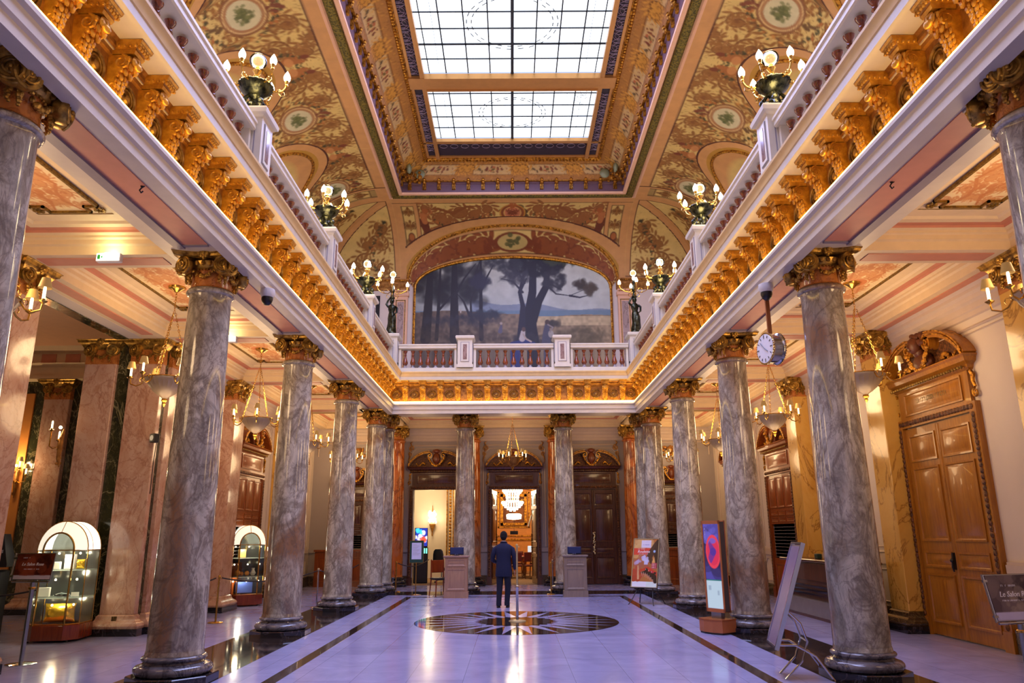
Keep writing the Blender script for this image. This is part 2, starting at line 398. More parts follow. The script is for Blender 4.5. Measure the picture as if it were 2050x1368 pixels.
# ------------------------------------------------------------------ setting: floor
COLY = [5.27, 9.52, 13.76, 17.98, 22.17]; BAYS = [3.15, 7.4, 11.64, 15.87, 20.07, 24.4]; A = 4.11; WX = 7.05; YW = 26.4; YB = -1.6
HX, YF = 3.63, 21.81; AC = 5.65
def floor_mat():
    n = NT('white_marble_floor'); tc = n.new('ShaderNodeTexCoord'); v = tc.outputs['Object']
    br = n.new('ShaderNodeTexBrick'); br.offset = .5; br.inputs['Scale'].default_value = 1; br.inputs['Mortar Size'].default_value = .004; br.inputs['Mortar Smooth'].default_value = .2
    br.inputs['Brick Width'].default_value = 1.0; br.inputs['Row Height'].default_value = .66; br.inputs['Color1'].default_value = (*lin('a6a9d4'), 1); br.inputs['Color2'].default_value = (*lin('9a9dca'), 1); br.inputs['Mortar'].default_value = (*lin('8084a4'), 1)
    mp = n.new('ShaderNodeMapping'); mp.inputs['Rotation'].default_value = (0, 0, PI/2); n.l(v, mp.inputs[0]); n.l(mp.outputs[0], br.inputs['Vector'])
    a = n.noise(v, 1.1, 8, 1.5, .6); f = n.ramp(a, [(.35, .86), (.65, 1.06)])
    mx = n.new('ShaderNodeMix', data_type='RGBA', blend_type='MULTIPLY'); mx.inputs[0].default_value = 1; n.l(br.outputs[0], mx.inputs[6]); n.l(f, mx.inputs[7])
    r = n.ramp(n.noise(v, 2.5, 4), [(.3, .13), (.7, .2)])
    n.bump(n.noise(v, 2.2, 2), .05, .02)
    return n.set(col=mx.outputs[2], rough=r, spec=.6)
M['floor'] = floor_mat()
struct('floor', B().box(-16, 9, YB-.4, YW+14, -.25, 0), M['floor'])
b = B()
def band(b, x0, x1, y0, y1, z=.002): b.box(x0, x1, y0, y1, -.004, z)
for s in (-1, 1):
    x0, x1 = sorted((s*2.85, s*3.02)); band(b, x0, x1, YB, 21.6)
band(b, -2.85, 2.85, 21.43, 21.6)
band(b, -4.78, -3.62, YB, 23.6); band(b, 3.62, 4.78, YB, 23.6); band(b, -3.62, 3.62, 22.25, 23.6)
struct('trim_1', b, M['bandblack'])['label'] = 'black marble inlay bands along the colonnade'
# compass rose
RO = (0, 15.52); b = B()
RR = 2.0; r0 = .74
rays = []
for k in range(48): rays.append(0)
segs = 96
b.add([(RO[0]+RR*math.cos(2*PI*k/segs), RO[1]+RR*math.sin(2*PI*k/segs), .003) for k in range(segs)], [tuple(range(segs))])
w_ = B(); w_.add([(RO[0]+r0*math.cos(2*PI*k/segs), RO[1]+r0*math.sin(2*PI*k/segs), .0045) for k in range(segs)], [tuple(range(segs))])
tag(obj('compass_inlay', b, M['bandblack'], smooth=0), 'round black marble inlay with white sunburst in the floor', 'floor inlay')
ci = COL.objects[-1]; ci['kind'] = 'structure'; ci.name = 'trim_2'
for q in ('category',): del ci[q]
wb = B(); NR = 24
for k in range(NR):
    a = 2*PI*(k+.5)/NR; h = 2*PI/NR*.5; big = 1.97 if k % 3 else 1.97
    wb.add([(RO[0]+(r0+.10)*math.cos(a-h), RO[1]+(r0+.10)*math.sin(a-h), .0045), (RO[0]+big*math.cos(a), RO[1]+big*math.sin(a), .0045), (RO[0]+(r0+.10)*math.cos(a+h), RO[1]+(r0+.10)*math.sin(a+h), .0045), (RO[0]+(r0-.02)*math.cos(a), RO[1]+(r0-.02)*math.sin(a), .0045)], [(0, 1, 2, 3)])
obj('sunburst', wb, M['floor'], ci, smooth=0)
dk = B(); dk.add([(RO[0]+(r0-.06)*math.cos(2*PI*k/segs), RO[1]+(r0-.06)*math.sin(2*PI*k/segs), .006) for k in range(segs)], [tuple(range(segs))])
obj('disc', dk, M['bandblack'], ci, smooth=0)

# ------------------------------------------------------------------ setting: well entablature (fascia, cornice)
b = B(); u_sweep(b, [(-1.0, AC), (-1.0, 5.30), (-.14, 5.30), (-.12, 5.13), (.03, 5.13), (.03, 5.23), (.06, 5.25), (.06, 5.36), (.10, 5.38), (.10, 5.42), (-.02, 5.42), (-.06, 5.50), (-.12, 5.50)], HX, YF, YB)
struct('trim_3', b, M['white'], .4)['label'] = 'white stepped architrave over the columns'
b = B(); u_sweep(b, [(-.10, 6.10), (.22, 6.10), (.25, 6.11), (.25, 6.205)], HX, YF, YB); u_sweep(b, [(.295, 6.353), (-.02, 6.36), (-.02, 6.53), (-.32, 6.53), (-.32, 6.0)], HX, YF, YB)
struct('trim_4', b, M['white'], .4)['label'] = 'white cornice under the balustrade'
b = B(); u_sweep(b, [(.25, 6.203), (.262, 6.215), (.268, 6.245), (.28, 6.285), (.295, 6.305), (.307, 6.315), (.31, 6.345), (.295, 6.354)], HX, YF, YB)
struct('trim_90', b, plain('led_tinted_moulding', 'e2c48a', .4), .4)['label'] = 'curved moulding, LED wash put into its colour, on top of the white cornice'  # yellow wash of the LED strip is put into this moulding's colour
# soffit lines and pink panels under the beams
b = B(); pk = B(); gr = B()
for s in (-1, 1):
    b.box(min(s*3.86, s*3.885), max(s*3.86, s*3.885), YB, 22.2, 5.285, 5.302)
    for i in range(-1, 4):
        y0 = COLY[i]+.62 if i >= 0 else YB+.3; y1 = COLY[i+1]-.62
        pk.box(min(s*3.96, s*4.28), max(s*3.96, s*4.28), y0, y1, 5.288, 5.302)
        gr.box(min(s*4.28, s*4.40), max(s*4.28, s*4.40), y0-.1, y1+.1, 5.262, 5.302)
        gr.box(min(s*3.96, s*4.28), max(s*3.96, s*4.28), y0-.06, y0, 5.275, 5.302); gr.box(min(s*3.96, s*4.28), max(s*3.96, s*4.28), y1, y1+.06, 5.275, 5.302)
struct('trim_5', b, M['groove']); struct('trim_6', pk, M['salmon']); struct('trim_7', gr, M['lilac'])
# far soffit block behind the far beam
struct('trim_8', B().box(-4.66, 4.66, 21.95, 23.5, 5.30, AC+.1), M['white'])
# ------------------------------------------------------------------ aisle ceilings with coffers
b = B().box(-WX-.3, -3.86, YB, YW, AC+.02, 5.99).box(3.86, WX+.3, YB, YW, AC+.02, 6.0).box(-3.86, 3.86, 22.1, YW, AC+.02, 5.99)
struct('ceiling', b, M['cream'])
cross = B(); und = B()
for y in COLY:
    for s in (-1, 1):
        cross.box(min(s*4.62, s*7.2), max(s*4.62, s*7.2), y-.25, y+.25, 5.301, AC+.05)
        und.box(min(s*4.75, s*6.45), max(s*4.75, s*6.45), y-.13, y+.13, 5.29, 5.302)
for s in (-1, 1):
    cross.box(min(s*6.6, s*7.2), max(s*6.6, s*7.2), YB, YW, 5.303, AC+.05)
    for i in range(5):
        und.box(min(s*6.72, s*6.93), max(s*6.72, s*6.93), (COLY[i-1] if i else YB)+.45, COLY[i]-.45, 5.29, 5.302)
for x in (-A, A): cross.box(x-.3, x+.3, 23.5, YW, 5.304, AC+.05)
cross.box(-7.2, 7.2, 26.1, YW, 5.306, AC+.05)
struct('trim_9', cross, M['cream']); struct('trim_10', und, M['salmon'])
cof = B(); cofp = B(); cofi = B()
COFFERS = [(s, (COLY[i-1] if i else YB-.25)+.25, COLY[i]-.25) for s in (-1, 1) for i in range(5)]
def coffer(x0, x1, y0, y1):
    rect_sweep(cof, [(0, 5.42), (.04, 5.44), (.04, 5.50), (.07, 5.52), (.07, 5.55), (.12, 5.57)], x0, x1, y0, y1)
    rect_sweep(cofp, [(.12, 5.57), (.13, 5.60), (.24, 5.60)], x0, x1, y0, y1)
    rect_sweep(cofi, [(.24, 5.60), (.26, 5.585), (.33, 5.60), (.36, 5.63), (.42, 5.64), (.5, 5.655)], x0, x1, y0, y1)
for s, y0, y1 in COFFERS: coffer(*sorted((s*4.63, s*6.60)), y0, y1)
coffer(-6.6, -4.45, 23.5, 26.1); coffer(4.45, 6.6, 23.5, 26.1); coffer(-3.75, 3.75, 23.5, 26.1)
struct('trim_11', cof, M['cream'], .4); struct('trim_12', cofp, M['salmon'], .4); struct('trim_13', cofi, M['cream'], .4)
# painted ceiling panels with gilt frames
def ceil_canvas(w, h, seed, rosette=True):
    cv = Canvas(w, h, 60, 'efd9a6'); R = random.Random(seed); C1, C2 = 'c98552', 'd69c66'
    for q in range(2):
        for (cx, cy, r, a0, d) in ((w*.25, h*.20, w*.17, -1.2, 1), (w*.25, h*.38, w*.15, 2.2, -1), (w*.42, h*.30, w*.11, .6, 1), (w*.2, h*.06, w*.08, 2, 1), (w*.44, h*.10, w*.1, 4, -1)):
            cv.spiral(cx, cy, r, a0, 1.5, d, w*.035, C1, C2)
    cv.stroke([(w*.3, h*.02), (w*.4, h*.12), (w*.33, h*.22), (w*.2, h*.3), (w*.3, h*.42), (w*.45, h*.46)], [w*.03, w*.06, w*.05, w*.05, w*.04, w*.01], C1)
    cv.blob(w*.38, h*.2, w*.1, C1, 16, .28, seed, .8); cv.speckle(60, C2, w*.012, seed+1, .8, 0, w/2, 0, h/2)
    cv.mirror(); hh = (cv.ny+1)//2; cv.a[cv.ny-hh:] = cv.a[:hh][::-1]
    if rosette:
        cv.ell(w/2, h/2, w*.26, w*.26, 'd08450'); cv.ell(w/2, h/2, w*.23, w*.23, 'e8cd98', ring=w*.02); cv.ell(w/2, h/2, w*.13, w*.13, 'b9683a')
    return cv
CV_C = ceil_canvas(1.2, 3.0, 3)
gf = B(); ros = B(); pn = 0
def panel(x0, x1, y0, y1, cv):
    me = flat_canvas('painted_ceiling_panel', cv, (x0, y0, AC-.002), (x1-x0, 0, 0), (0, y1-y0, 0), M['paint'])
    o = obj('trim_%d' % (20+len(PANELS)), me, None, kind='structure'); PANELS.append(o)
    n = .16; m = .03; z0, z1 = AC-.03, AC+.01
    # notched gilt frame
    P = [(x0, y0+n), (x0+n, y0+n), (x0+n, y0), (x1-n, y0), (x1-n, y0+n), (x1, y0+n), (x1, y1-n), (x1-n, y1-n), (x1-n, y1), (x0+n, y1), (x0+n, y1-n), (x0, y1-n)]
    for i in range(12):
        (ax, ay), (bx, by) = P[i], P[(i+1) % 12]; gf.box(min(ax, bx)-m/2, max(ax, bx)+m/2, min(ay, by)-m/2, max(ay, by)+m/2, z0, z1)
    for cx, cy in ((x0+.03, y0+.03), (x1-.03, y0+.03), (x0+.03, y1-.03), (x1-.03, y1-.03)):
        for k in range(6): ros.ball((cx+.05*math.cos(k*PI/3), cy+.05*math.sin(k*PI/3), AC-.01), .028, 6, 4, (1, 1, .5))
        ros.ball((cx, cy, AC-.015), .025, 6, 4)
PANELS = []
for s, y0, y1 in COFFERS: panel(*sorted((s*5.20, s*6.03)), y0+.62, y1-.62, CV_C)
panel(-6.0, -5.05, 24.1, 25.5, CV_C); panel(5.05, 6.0, 24.1, 25.5, CV_C); panel(-1.2, 1.2, 24.2, 25.4, CV_C)
struct('trim_14', gf, M['goldline'], .3); struct('trim_15', ros, M['goldline'])
# ------------------------------------------------------------------ walls
def wall_x(name, x0, x1, y0, y1, z0, z1, mat): return struct(name, B().box(x0, x1, y0, y1, z0, z1), mat)
wall_x('wall_right', WX, WX+.3, YB, YW+.3, 0, 10.9, M['wallcream'])
b = B().box(-WX-.3, -WX, 14.15, YW+.3, 0, 6).box(-WX-.3, -WX, YB, YW+.3, 6, 10.9).box(-WX-.3, -WX, YB, 14.15, 5.3, 6.0).box(-WX-.3, -WX, YB, 4.0, 0, 5.3)
struct('wall_left', b, M['wallcream'])
# far wall with the openings of three doors (one closed)
DW = .78
b = B().box(-WX, -2.72-DW, YW, YW+.3, 0, 6).box(-2.72+DW, -DW, YW, YW+.3, 0, 6).box(DW, WX, YW, YW+.3, 0, 6)
for x in (-2.72, 0): b.box(x-DW, x+DW, YW, YW+.3, 3.22, 6)
struct('wall_far', b, M['wallgrey'])
b = B().box(-WX-.3, -4.55, YW, YW+.3, 6, 11.2).box(4.55, WX+.3, YW, YW+.3, 6, 11.2).box(-4.6, 4.6, YW+.02, YW+.32, 5.9, 12.4)
struct('wall_far_upper', b, M['wallcream']); COL.objects['wall_far_upper'].name = 'wall_upper'
struct('wall_back', B().box(-WX-6, WX+.3, YB-.3, YB, 0, 14.5), M['wallcream'])
# gallery floors upstairs
struct('floor_gallery', B().box(-WX, -3.7, YB, YW, 6.0, 6.14).box(3.7, WX, YB, YW, 6.0, 6.14).box(-3.7, 3.7, 21.9, YW, 6.0, 6.14), M['white']); COL.objects['floor_gallery'].name = 'floor'
# wall mouldings in aisles
bs = B(); fr = B(); ent = B()
ent_prof = [(0, 4.86), (.03, 4.88), (.03, 4.95), (.05, 4.97), (.05, 5.06), (.09, 5.1), (.10, 5.16), (.14, 5.2), (.14, 5.25), (.2, 5.3), (0, 5.3)]
def wall_ent(s, y0, y1):
    x = s*WX; ent.loft([[(x-s*d, y0, z) for d, z in ent_prof], [(x-s*d, y1, z) for d, z in ent_prof]], True, True)
wall_ent(1, YB, YW); wall_ent(-1, 14.1, YW)
ent.loft([[(-WX, YW-d, z) for d, z in ent_prof], [(WX, YW-d, z) for d, z in ent_prof]], True, True)
struct('trim_16', ent, M['moulding'], .4)
def wframe(s, y0, y1, z0, z1, t=.035, p=.03, off=0, bottom=True):
    """moulding rectangle with chamfered top corners on a side wall"""
    x = s*(WX-off); c = .16
    P = [(y0, z0), (y1, z0), (y1, z1-c), (y1-c, z1), (y0+c, z1), (y0, z1-c)]
    for i in range(0 if bottom else 1, 6):
        (ay, az), (by, bz) = P[i], P[(i+1) % 6]; fr.tube([(x-s*p/2, ay, az), (x-s*p/2, by, bz)], t/2*1.3, 4)
def fframe(x0, x1, z0, z1, c=.14, t=.035):
    P = [(x0, z0), (x1, z0), (x1, z1-c), (x1-c, z1), (x0+c, z1), (x0, z1-c)]
    for i in range(1, 6):
        (ax, az), (bx, bz) = P[i], P[(i+1) % 6]; fr.tube([(ax, YW-.015, az), (bx, YW-.015, bz)], t/2*1.3, 4)
for s in (1, -1):
    for i, (y0, y1) in enumerate([(5.75, 9.05), (10.0, 13.3), (14.2, 17.5), (18.4, 21.7), (22.6, 26.0)]):
        if s < 0 and i < 2: continue
        dr = {(1, 1): (11.1, 13.52), (1, 3): (18.88, 21.02), (1, 4): (22.83, 24.97), (-1, 3): (18.88, 21.02), (-1, 4): (22.83, 24.97)}.get((s, i))
        wframe(s, y0+.05, y1-.05, 1.30, 4.72, bottom=not dr); wframe(s, y0+.12, y1-.12, 1.40, 4.64, .02, .02, bottom=not dr)
        for a, c in ([(y0-.1, dr[0]), (dr[1], y1+.1)] if dr else [(y0-.1, y1+.1)]):
            if c-a < .03: continue
            fr.box(*sorted((s*WX, s*(WX-.06))), a, c, 1.08, 1.2); fr.box(*sorted((s*WX, s*(WX-.04))), a, c, 1.2, 1.24); bs.box(*sorted((s*WX, s*(WX-.08))), a-.4, c, 0, .32) if a < (dr or [99])[0] else bs.box(*sorted((s*WX, s*(WX-.08))), a, c+.4, 0, .32)
            if c-a > .5: wframe(s, a+.16, c-.10, .40, .98, .02)
for x0, x1 in ((-3.72, -1.72), (-1.14, 1.14), (1.72, 3.72)):
    fframe(x0+.05, x1-.05, 1.25, 4.72); fframe(x0+.13, x1-.13, 1.33, 4.60, t=.02)
for x0, x1 in ((-6.9, -4.5), (4.5, 6.9)): fframe(x0, x1, 4.35, 4.8, .02)
struct('trim_17', fr, M['moulding'], .4)
for x0, x1 in ((-WX, -3.56), (-1.88, -.84), (.84, 1.88), (3.56, WX)): bs.box(x0, x1, YW-.08, YW, 0, .32)
struct('baseboard_sides', bs, M['darkbase']); COL.objects['baseboard_sides'].name = 'baseboard_right'
b = B()
for x0, x1 in ((-WX, -3.6), (-1.84, -.88), (.88, 1.84), (3.6, WX)): b.box(x0, x1, YW-.05, YW, 1.08, 1.22)
struct('trim_18', b, M['wallgrey'])

# ------------------------------------------------------------------ upper hall: coves, lunettes, skylight
Z0, RISE, RUN = 10.9, 2.0, 2.82; FX, FY = WX-RUN, YW-RUN        # cove springs at the wall and ends at the ceiling frame
def cove_pt(th): return RUN*(1-np.cos(th)), Z0+RISE*np.sin(th)
TL = 3.8                                                        # developed length of the cove section
def side_canvas():
    W = 4.23; cv = Canvas(W, TL, 46, GROUND)                    # x: along the hall, column line in the middle; y: from spring (0) to crown
    for (cx, cy, r, a0, d, t) in ((1.35, 1.75, .42, 0, 1, 1.6), (.75, 2.55, .36, 2.5, -1, 1.5), (1.5, 3.05, .34, 4, 1, 1.5), (.5, 3.2, .28, 1, -1, 1.4), (1.75, 1.05, .34, 1.5, -1, 1.5), (1.1, .75, .25, 3, 1, 1.3), (1.95, .45, .22, 0, 1, 1.3), (.35, 2.75, .22, 5, 1, 1.2), (1.0, 3.4, .2, 0, 1, 1.2)):
        cv.spiral(cx, cy, r, a0, t, d, .075, BR1, BR2)
    cv.speckle(420, BR2, .02, 5, .8, 0, W/2, .1, 3.5); cv.speckle(220, 'b98a4c', .03, 8, .8, 0, W/2, .1, 3.5)
    cv.garland([(W/2, 3.1), (1.6, 2.75), (1.3, 2.35), (1.35, 1.95), (1.7, 1.6), (W/2, 1.45)], .17, 3)
    cv.garland([(0, 2.95), (.3, 3.0), (.55, 2.75), (.6, 2.4), (.95, 2.2)], .15, 4)
    cv.stroke([(.15, 3.05), (.25, 2.75), (.3, 2.5)], [.1, .3, .08], 'a8682c'); cv.ell(.2, 2.75, .16, .1, 'c88a4a'); cv.ell(.3, 3.12, .08, .1, '7a3c18')
    cv.stroke([(1.2, 1.2), (1.35, .95), (1.2, .7), (1.45, .5)], [.08, .2, .12, .03], 'a8642c')
    cv.mirror()
    for (cy, rx, ry) in ((2.35, .62, .50),):
        cv.ell(W/2, cy, rx, ry, '8a5a30'); cv.ell(W/2, cy, rx*.86, ry*.86, 'a87848'); cv.ell(W/2, cy, rx*.86, ry*.86, 'd8b878', ring=.03); cv.ell(W/2, cy, rx*.7, ry*.7, 'cfc89a')
        cv.blob(W/2, cy, .22, '5c6432', 44, .2, 9, .9, .8); cv.blob(W/2, cy, .3, '747a42', 30, .12, 10, .8, .7)
    cv.blob(W/2, 2.98, .16, '7a4020', 20, .3, 2); cv.blob(W/2, 1.7, .13, '6a4a20', 16, .3, 3)
    cv.rect(0, W, TL-.30, TL, PK); cv.rect(0, W, TL-.33, TL-.30, DK)
    return cv
CVS = side_canvas()
def side_color(Y, T, lun):
    """Y along hall, T developed height, lun: dict with signed distance to lunette edge"""
    u = (Y-COLY[1]+4.23/2) % 4.23
    C = CVS.sample(u, np.clip(T, 0, TL))
    e = lun
    for lo, hi, c in ((-.02, .12, GD), (.12, .30, PK), (.30, .335, DK)):
        m = ((e >= lo) & (e < hi))[..., None]; C = np.where(m, np.array(lin(c)), C)
    return C
LHW, LTH = 1.50, .90                                            # lunette half width along the wall, its crown angle on the cove
def lune(dy):                                                   # crown angle of the lunette edge at offset dy
    return LTH*np.sqrt(np.clip(1-(dy/LHW)**2, 0, None))
def strip_canvas(L, Wd, seed=2, gr=GROUND):
    cv = Canvas(Wd, L, 60, gr)
    n = int(L/.55)
    for i in range(n):
        y = (i+.5)*L/n; cv.spiral(Wd*.32, y, Wd*.17, 1.5, 1.3, 1 if i % 2 else -1, .045, BR1)
        cv.stroke([(Wd/2, y-.2), (Wd/2, y+.2)], [.05, .05], BR2); cv.ell(Wd/2, y+.2, .05, .08, BR1)
    cv.mirror(); cv.ell(Wd/2, L*.55, Wd*.24, Wd*.38, 'a8642c'); cv.ell(Wd/2, L*.55, Wd*.24, Wd*.38, DK, ring=.03)
    cv.rect(0, Wd, 0, L, DK, ring=.035); return cv
YE = FY-.12; YS0 = YE-.62                                       # decorated strip at the end of each side cove
CVT = strip_canvas(TL-.5, .5)
for s in (-1, 1):
    ys = np.linspace(2.0, FY, 820); ys = ys[:]; ny = 120; v = np.linspace(0, 1, ny)
    Yg, V = np.meshgrid(ys, v); th0 = np.zeros_like(ys); edge = np.full_like(Yg, 9.)
    for bc in BAYS[:5]: th0 = np.maximum(th0, lune(ys-bc))
    th = th0[None]+(PI/2-th0[None])*V; dx, z = cove_pt(th); T = th/(PI/2)*TL
    for bc in BAYS[:5]:
        # distance outside the lunette edge, measured in developed metres
        ex = (Yg-bc)/LHW; ey = th/LTH; k = np.sqrt(ex**2+ey**2); edge = np.minimum(edge, (k-1)*1.55)
    C = side_color(Yg, T, edge)
    m = (Yg > YS0-.1); C[m] = np.array(lin(PK))
    m = (Yg > YS0) & (Yg < YE-.06) & (T < TL-.35); cc = CVT.sample(np.clip(Yg-YS0, 0, .5), np.clip(T, 0, TL-.5)); C[m] = cc[m]
    m = (abs(Yg-(YS0-.11)) < .02); C[m] = np.array(lin(DK))
    P = np.stack([s*(WX-dx), Yg, z], -1)
    obj('ceiling_cove', grid_mesh('side_cove', P, C, M['paint'], s > 0), None, kind='structure').name = 'ceiling'
# corner coves (both faces of each corner)
def corner_canvas(seed):
    cv = Canvas(2.9, TL, 46, PK)
    return cv
CRN = Canvas(2.9, TL, 46, GROUND)
for (cx, cy, r, a0, d) in ((.7, 1.6, .4, 0, 1), (1.3, .8, .4, 2, -1), (.6, .6, .3, 4, 1), (.55, 2.3, .26, 1, -1), (1.9, .5, .3, 0, 1), (1.15, 1.5, .2, 0, 1)): CRN.spiral(cx, cy, r, a0, 1.6, d, .08, BR1, BR2)
CRN.garland([(.4, 2.6), (.7, 2.0), (1.0, 1.4), (1.0, .8), (.7, .3)], .2, 6); CRN.speckle(300, BR2, .02, 5)
NX = 90
for s in (-1, 1):
    for side in (0, 1):                                         # 0: on the side wall, 1: on the far wall
        uu, V = np.meshgrid(np.linspace(0, RUN, NX), np.linspace(0, 1, 100))   # uu: distance past the frame corner towards the wall corner
        thm = np.arccos(np.clip(1-(RUN-uu)/RUN, -1, 1)); th = thm*V; dx, z = cove_pt(th); T = th/(PI/2)*TL
        C = CRN.sample(uu, T)
        rib = (RUN-uu)-dx; mm = (rib < .22); C[mm] = np.array(lin(PK)); C[(abs(rib-.235) < .02)] = np.array(lin(DK))
        C[(uu < .16)] = np.array(lin(PK)); C[abs(uu-.18) < .02] = np.array(lin(DK)); C[(T < .12)] = np.array(lin(PK)); C[abs(T-.14) < .02] = np.array(lin(DK))
        if side == 0: P = np.stack([s*(WX-dx), FY+uu, z], -1)
        else: P = np.stack([s*(FX+uu), YW-dx, z], -1)
        obj('ceiling', grid_mesh('corner_cove', P, C, M['paint'], (s > 0) == (side == 0)), None, kind='structure')
# far cove with the big arch
AHW, ATH = 3.93, .97
FC = Canvas(8.46, TL, 50, GROUND); W = 8.46
def far_canvas():
    cv = FC; c = W/2
    cv.rect(0, W, TL-.28, TL, PK); cv.rect(0, W, TL-.31, TL-.28, DK)
    for sgn in (0,):
        for (cx, cy, r, a0, d, t) in ((2.35, 3.05, .33, 3, 1, 1.8), (1.65, 2.75, .36, 0, -1, 1.7), (2.9, 2.85, .25, 1, 1, 1.6), (3.3, 3.15, .22, 2, -1, 1.4), (1.2, 3.2, .2, 2, 1, 1.4), (1.05, 1.15, .3, 4, -1, 1.6), (1.5, 1.75, .3, 3, -1, 1.6), (1.9, 2.3, .22, 1, 1, 1.5)):
            cv.spiral(cx, cy, r, a0, t, d, .10, '8a5222', '96602c')
        cv.stroke([(1.1, 3.15), (1.6, 3.2), (2.1, 2.95), (2.6, 3.3), (3.2, 3.35)], [.03, .12, .14, .12, .03], '8a5222')
        cv.stroke([(1.0, 2.9), (1.02, 2.5), (1.1, 2.15), (1.4, 1.9), (1.25, 1.5), (1.0, 1.25), (.95, .95)], [.12, .34, .26, .22, .34, .2, .05], '6a3418')
        cv.stroke([(1.02, 2.85), (1.06, 2.55)], [.26, .2], 'b4703a'); cv.ell(1.12, 3.08, .11, .14, 'a8602c'); cv.stroke([(1.1, 2.85), (1.35, 3.0), (1.3, 3.2)], [.08, .06, .05], 'b4703a'); cv.stroke([(1.0, 2.85), (.8, 3.1), (.75, 3.25)], [.08, .06, .04], 'b4703a')
        cv.garland([(1.35, 2.65), (1.8, 2.35), (2.3, 2.3), (2.8, 2.6), (3.3, 2.85), (3.6, 3.0)], .17, 5)
        cv.speckle(150, BR2, .02, 5, .8, .9, c, .4, TL-.4)
    cv.mirror()
    cv.blob(c, 2.95, .5, '5a4420', 60, .2, 3, .9, .8); cv.stroke([(c-.75, 2.5), (c-.3, 2.75)], [.05, .25], '6a5024'); cv.stroke([(c+.75, 2.5), (c+.3, 2.75)], [.05, .25], '6a5024')
    cv.ell(c, 2.98, .44, .42, '8a4a20'); cv.ell(c, 2.98, .44, .42, 'c08a34', ring=.05); cv.ell(c, 2.98, .30, .30, 'c87c50'); cv.ell(c, 2.98, .30, .30, 'd8b060', ring=.03)
    for a0, d in ((.5, 1), (2.6, -1)): cv.spiral(c+(.1 if d > 0 else -.1), 2.98, .13, a0, 1.3, d, .03, '7a3a18')
    cv.stroke([(c-.12, 2.78), (c, 2.9), (c+.12, 2.78)], .03, '7a3a18'); cv.blob(c, 3.35, .14, 'a85a24', 12, .35, 1); cv.blob(c, 2.45, .16, '5c3018', 14, .35, 2)
    for x0 in (.0, W-.88):
        cv.rect(x0, x0+.88, 0, TL-.31, PK)
    for x0 in (.28, W-.28-.46):
        cc = strip_canvas(TL-.55, .46, 4); yy, xx = np.meshgrid(np.arange(cv.ny)/cv.res, np.arange(cv.nx)/cv.res, indexing='ij')
        m = (xx >= x0) & (xx < x0+.46) & (yy > .1) & (yy < TL-.45); cv.a[m] = cc.sample(xx-x0, yy-.1)[m]
    cv.rect(.86, .89, 0, TL-.3, DK); cv.rect(W-.89, W-.86, 0, TL-.3, DK)
far_canvas()
xs = np.linspace(-FX, FX, 440); v = np.linspace(0, 1, 130); Xg, V = np.meshgrid(xs, v)
def athf(x): return ATH*np.sqrt(np.clip(1-(x/AHW)**2, 0, None))**1.0
th0 = athf(xs)[None]; th = th0+(PI/2-th0)*V; dx, z = cove_pt(th); T = th/(PI/2)*TL; C = FC.sample(Xg+FX, T)
k = np.sqrt((Xg/AHW)**2+(th/ATH)**2); e = (k-1)*1.9
for lo, hi, c in ((-.1, .10, GD), (.10, .34, PK), (.34, .38, DK)):
    m = (e >= lo) & (e < hi) & (abs(Xg) < FX-.25); C[m] = np.array(lin(c))
obj('ceiling', grid_mesh('far_cove', np.stack([Xg, YW-dx, z], -1), C, M['paint']), None, kind='structure')
# gilt moulding on arch edges
g = B()
pts = [(x, YW-cove_pt(athf(x))[0]-.02, cove_pt(athf(x))[1]+.02) for x in AHW*np.sin(np.linspace(-PI/2, PI/2, 61))]
g.tube(pts, .055, 6)
for i, p in enumerate(pts[:-1]):
    for q in range(3):
        t = q/3; g.ball(tuple(p[k]*(1-t)+pts[i+1][k]*t+(0, -.04, .02)[k] for k in range(3)), .045, 6, 4)
# painted soffit of the big arch, gilt inner rim
IHW, IZ0, IRZ = 3.66, 10.55, 1.25
ua = np.linspace(-PI/2, PI/2, 420); V = np.linspace(0, 1, 40); UA, VV = np.meshgrid(ua, V)
xo = AHW*np.sin(UA); to = ATH*np.cos(UA); do, zo = cove_pt(to); Po = np.stack([xo, YW-do, zo], -1)
xi = IHW*np.sin(UA); zi = IZ0+IRZ*np.cos(UA)**.9; Pi = np.stack([xi, np.full_like(xi, YW-.02), zi], -1)
P = Po*(1-VV[..., None])+Pi*VV[..., None]
SC = Canvas(9.0, 1.0, 60, GROUND)
for (cx, a0, d) in ((.5, 0, 1), (1.15, 3, -1), (1.8, 0, 1), (2.45, 3, -1), (3.1, 0, 1), (3.6, 3, -1)):
    SC.spiral(cx, .5, .32, a0, 1.5, d, .14, '7a3a14', '8a4a1c'); SC.blob(cx+.3, .5, .24, '7a3a14', 16, .35, int(cx*10), .95)
SC.mirror(); SC.ell(4.5, .5, .5, .33, '7a3a14'); SC.ell(4.5, .5, .42, .26, 'c0a860'); SC.blob(4.5, .45, .2, '5a5a2a', 20, .25, 4)
SC.rect(0, 9, 0, .1, PK); SC.rect(0, 9, .1, .13, DK); SC.rect(0, 9, .86, 1, PK); SC.rect(0, 9, .84, .87, DK)
obj('trim_19', grid_mesh('arch_soffit', P, SC.sample((UA/PI+.5)*9, VV), M['paint']), None, kind='structure')
pts = [(IHW*math.sin(a), YW-.05, IZ0+IRZ*max(0, math.cos(a))**.9) for a in np.linspace(-PI/2, PI/2, 61)]
g.tube(pts, .06, 8); g.tube([(IHW, YW-.05, 6.3), (IHW, YW-.05, IZ0)], .05, 6); g.tube([(-IHW, YW-.05, 6.3), (-IHW, YW-.05, IZ0)], .05, 6)
struct('trim_40', g, M['gold'])
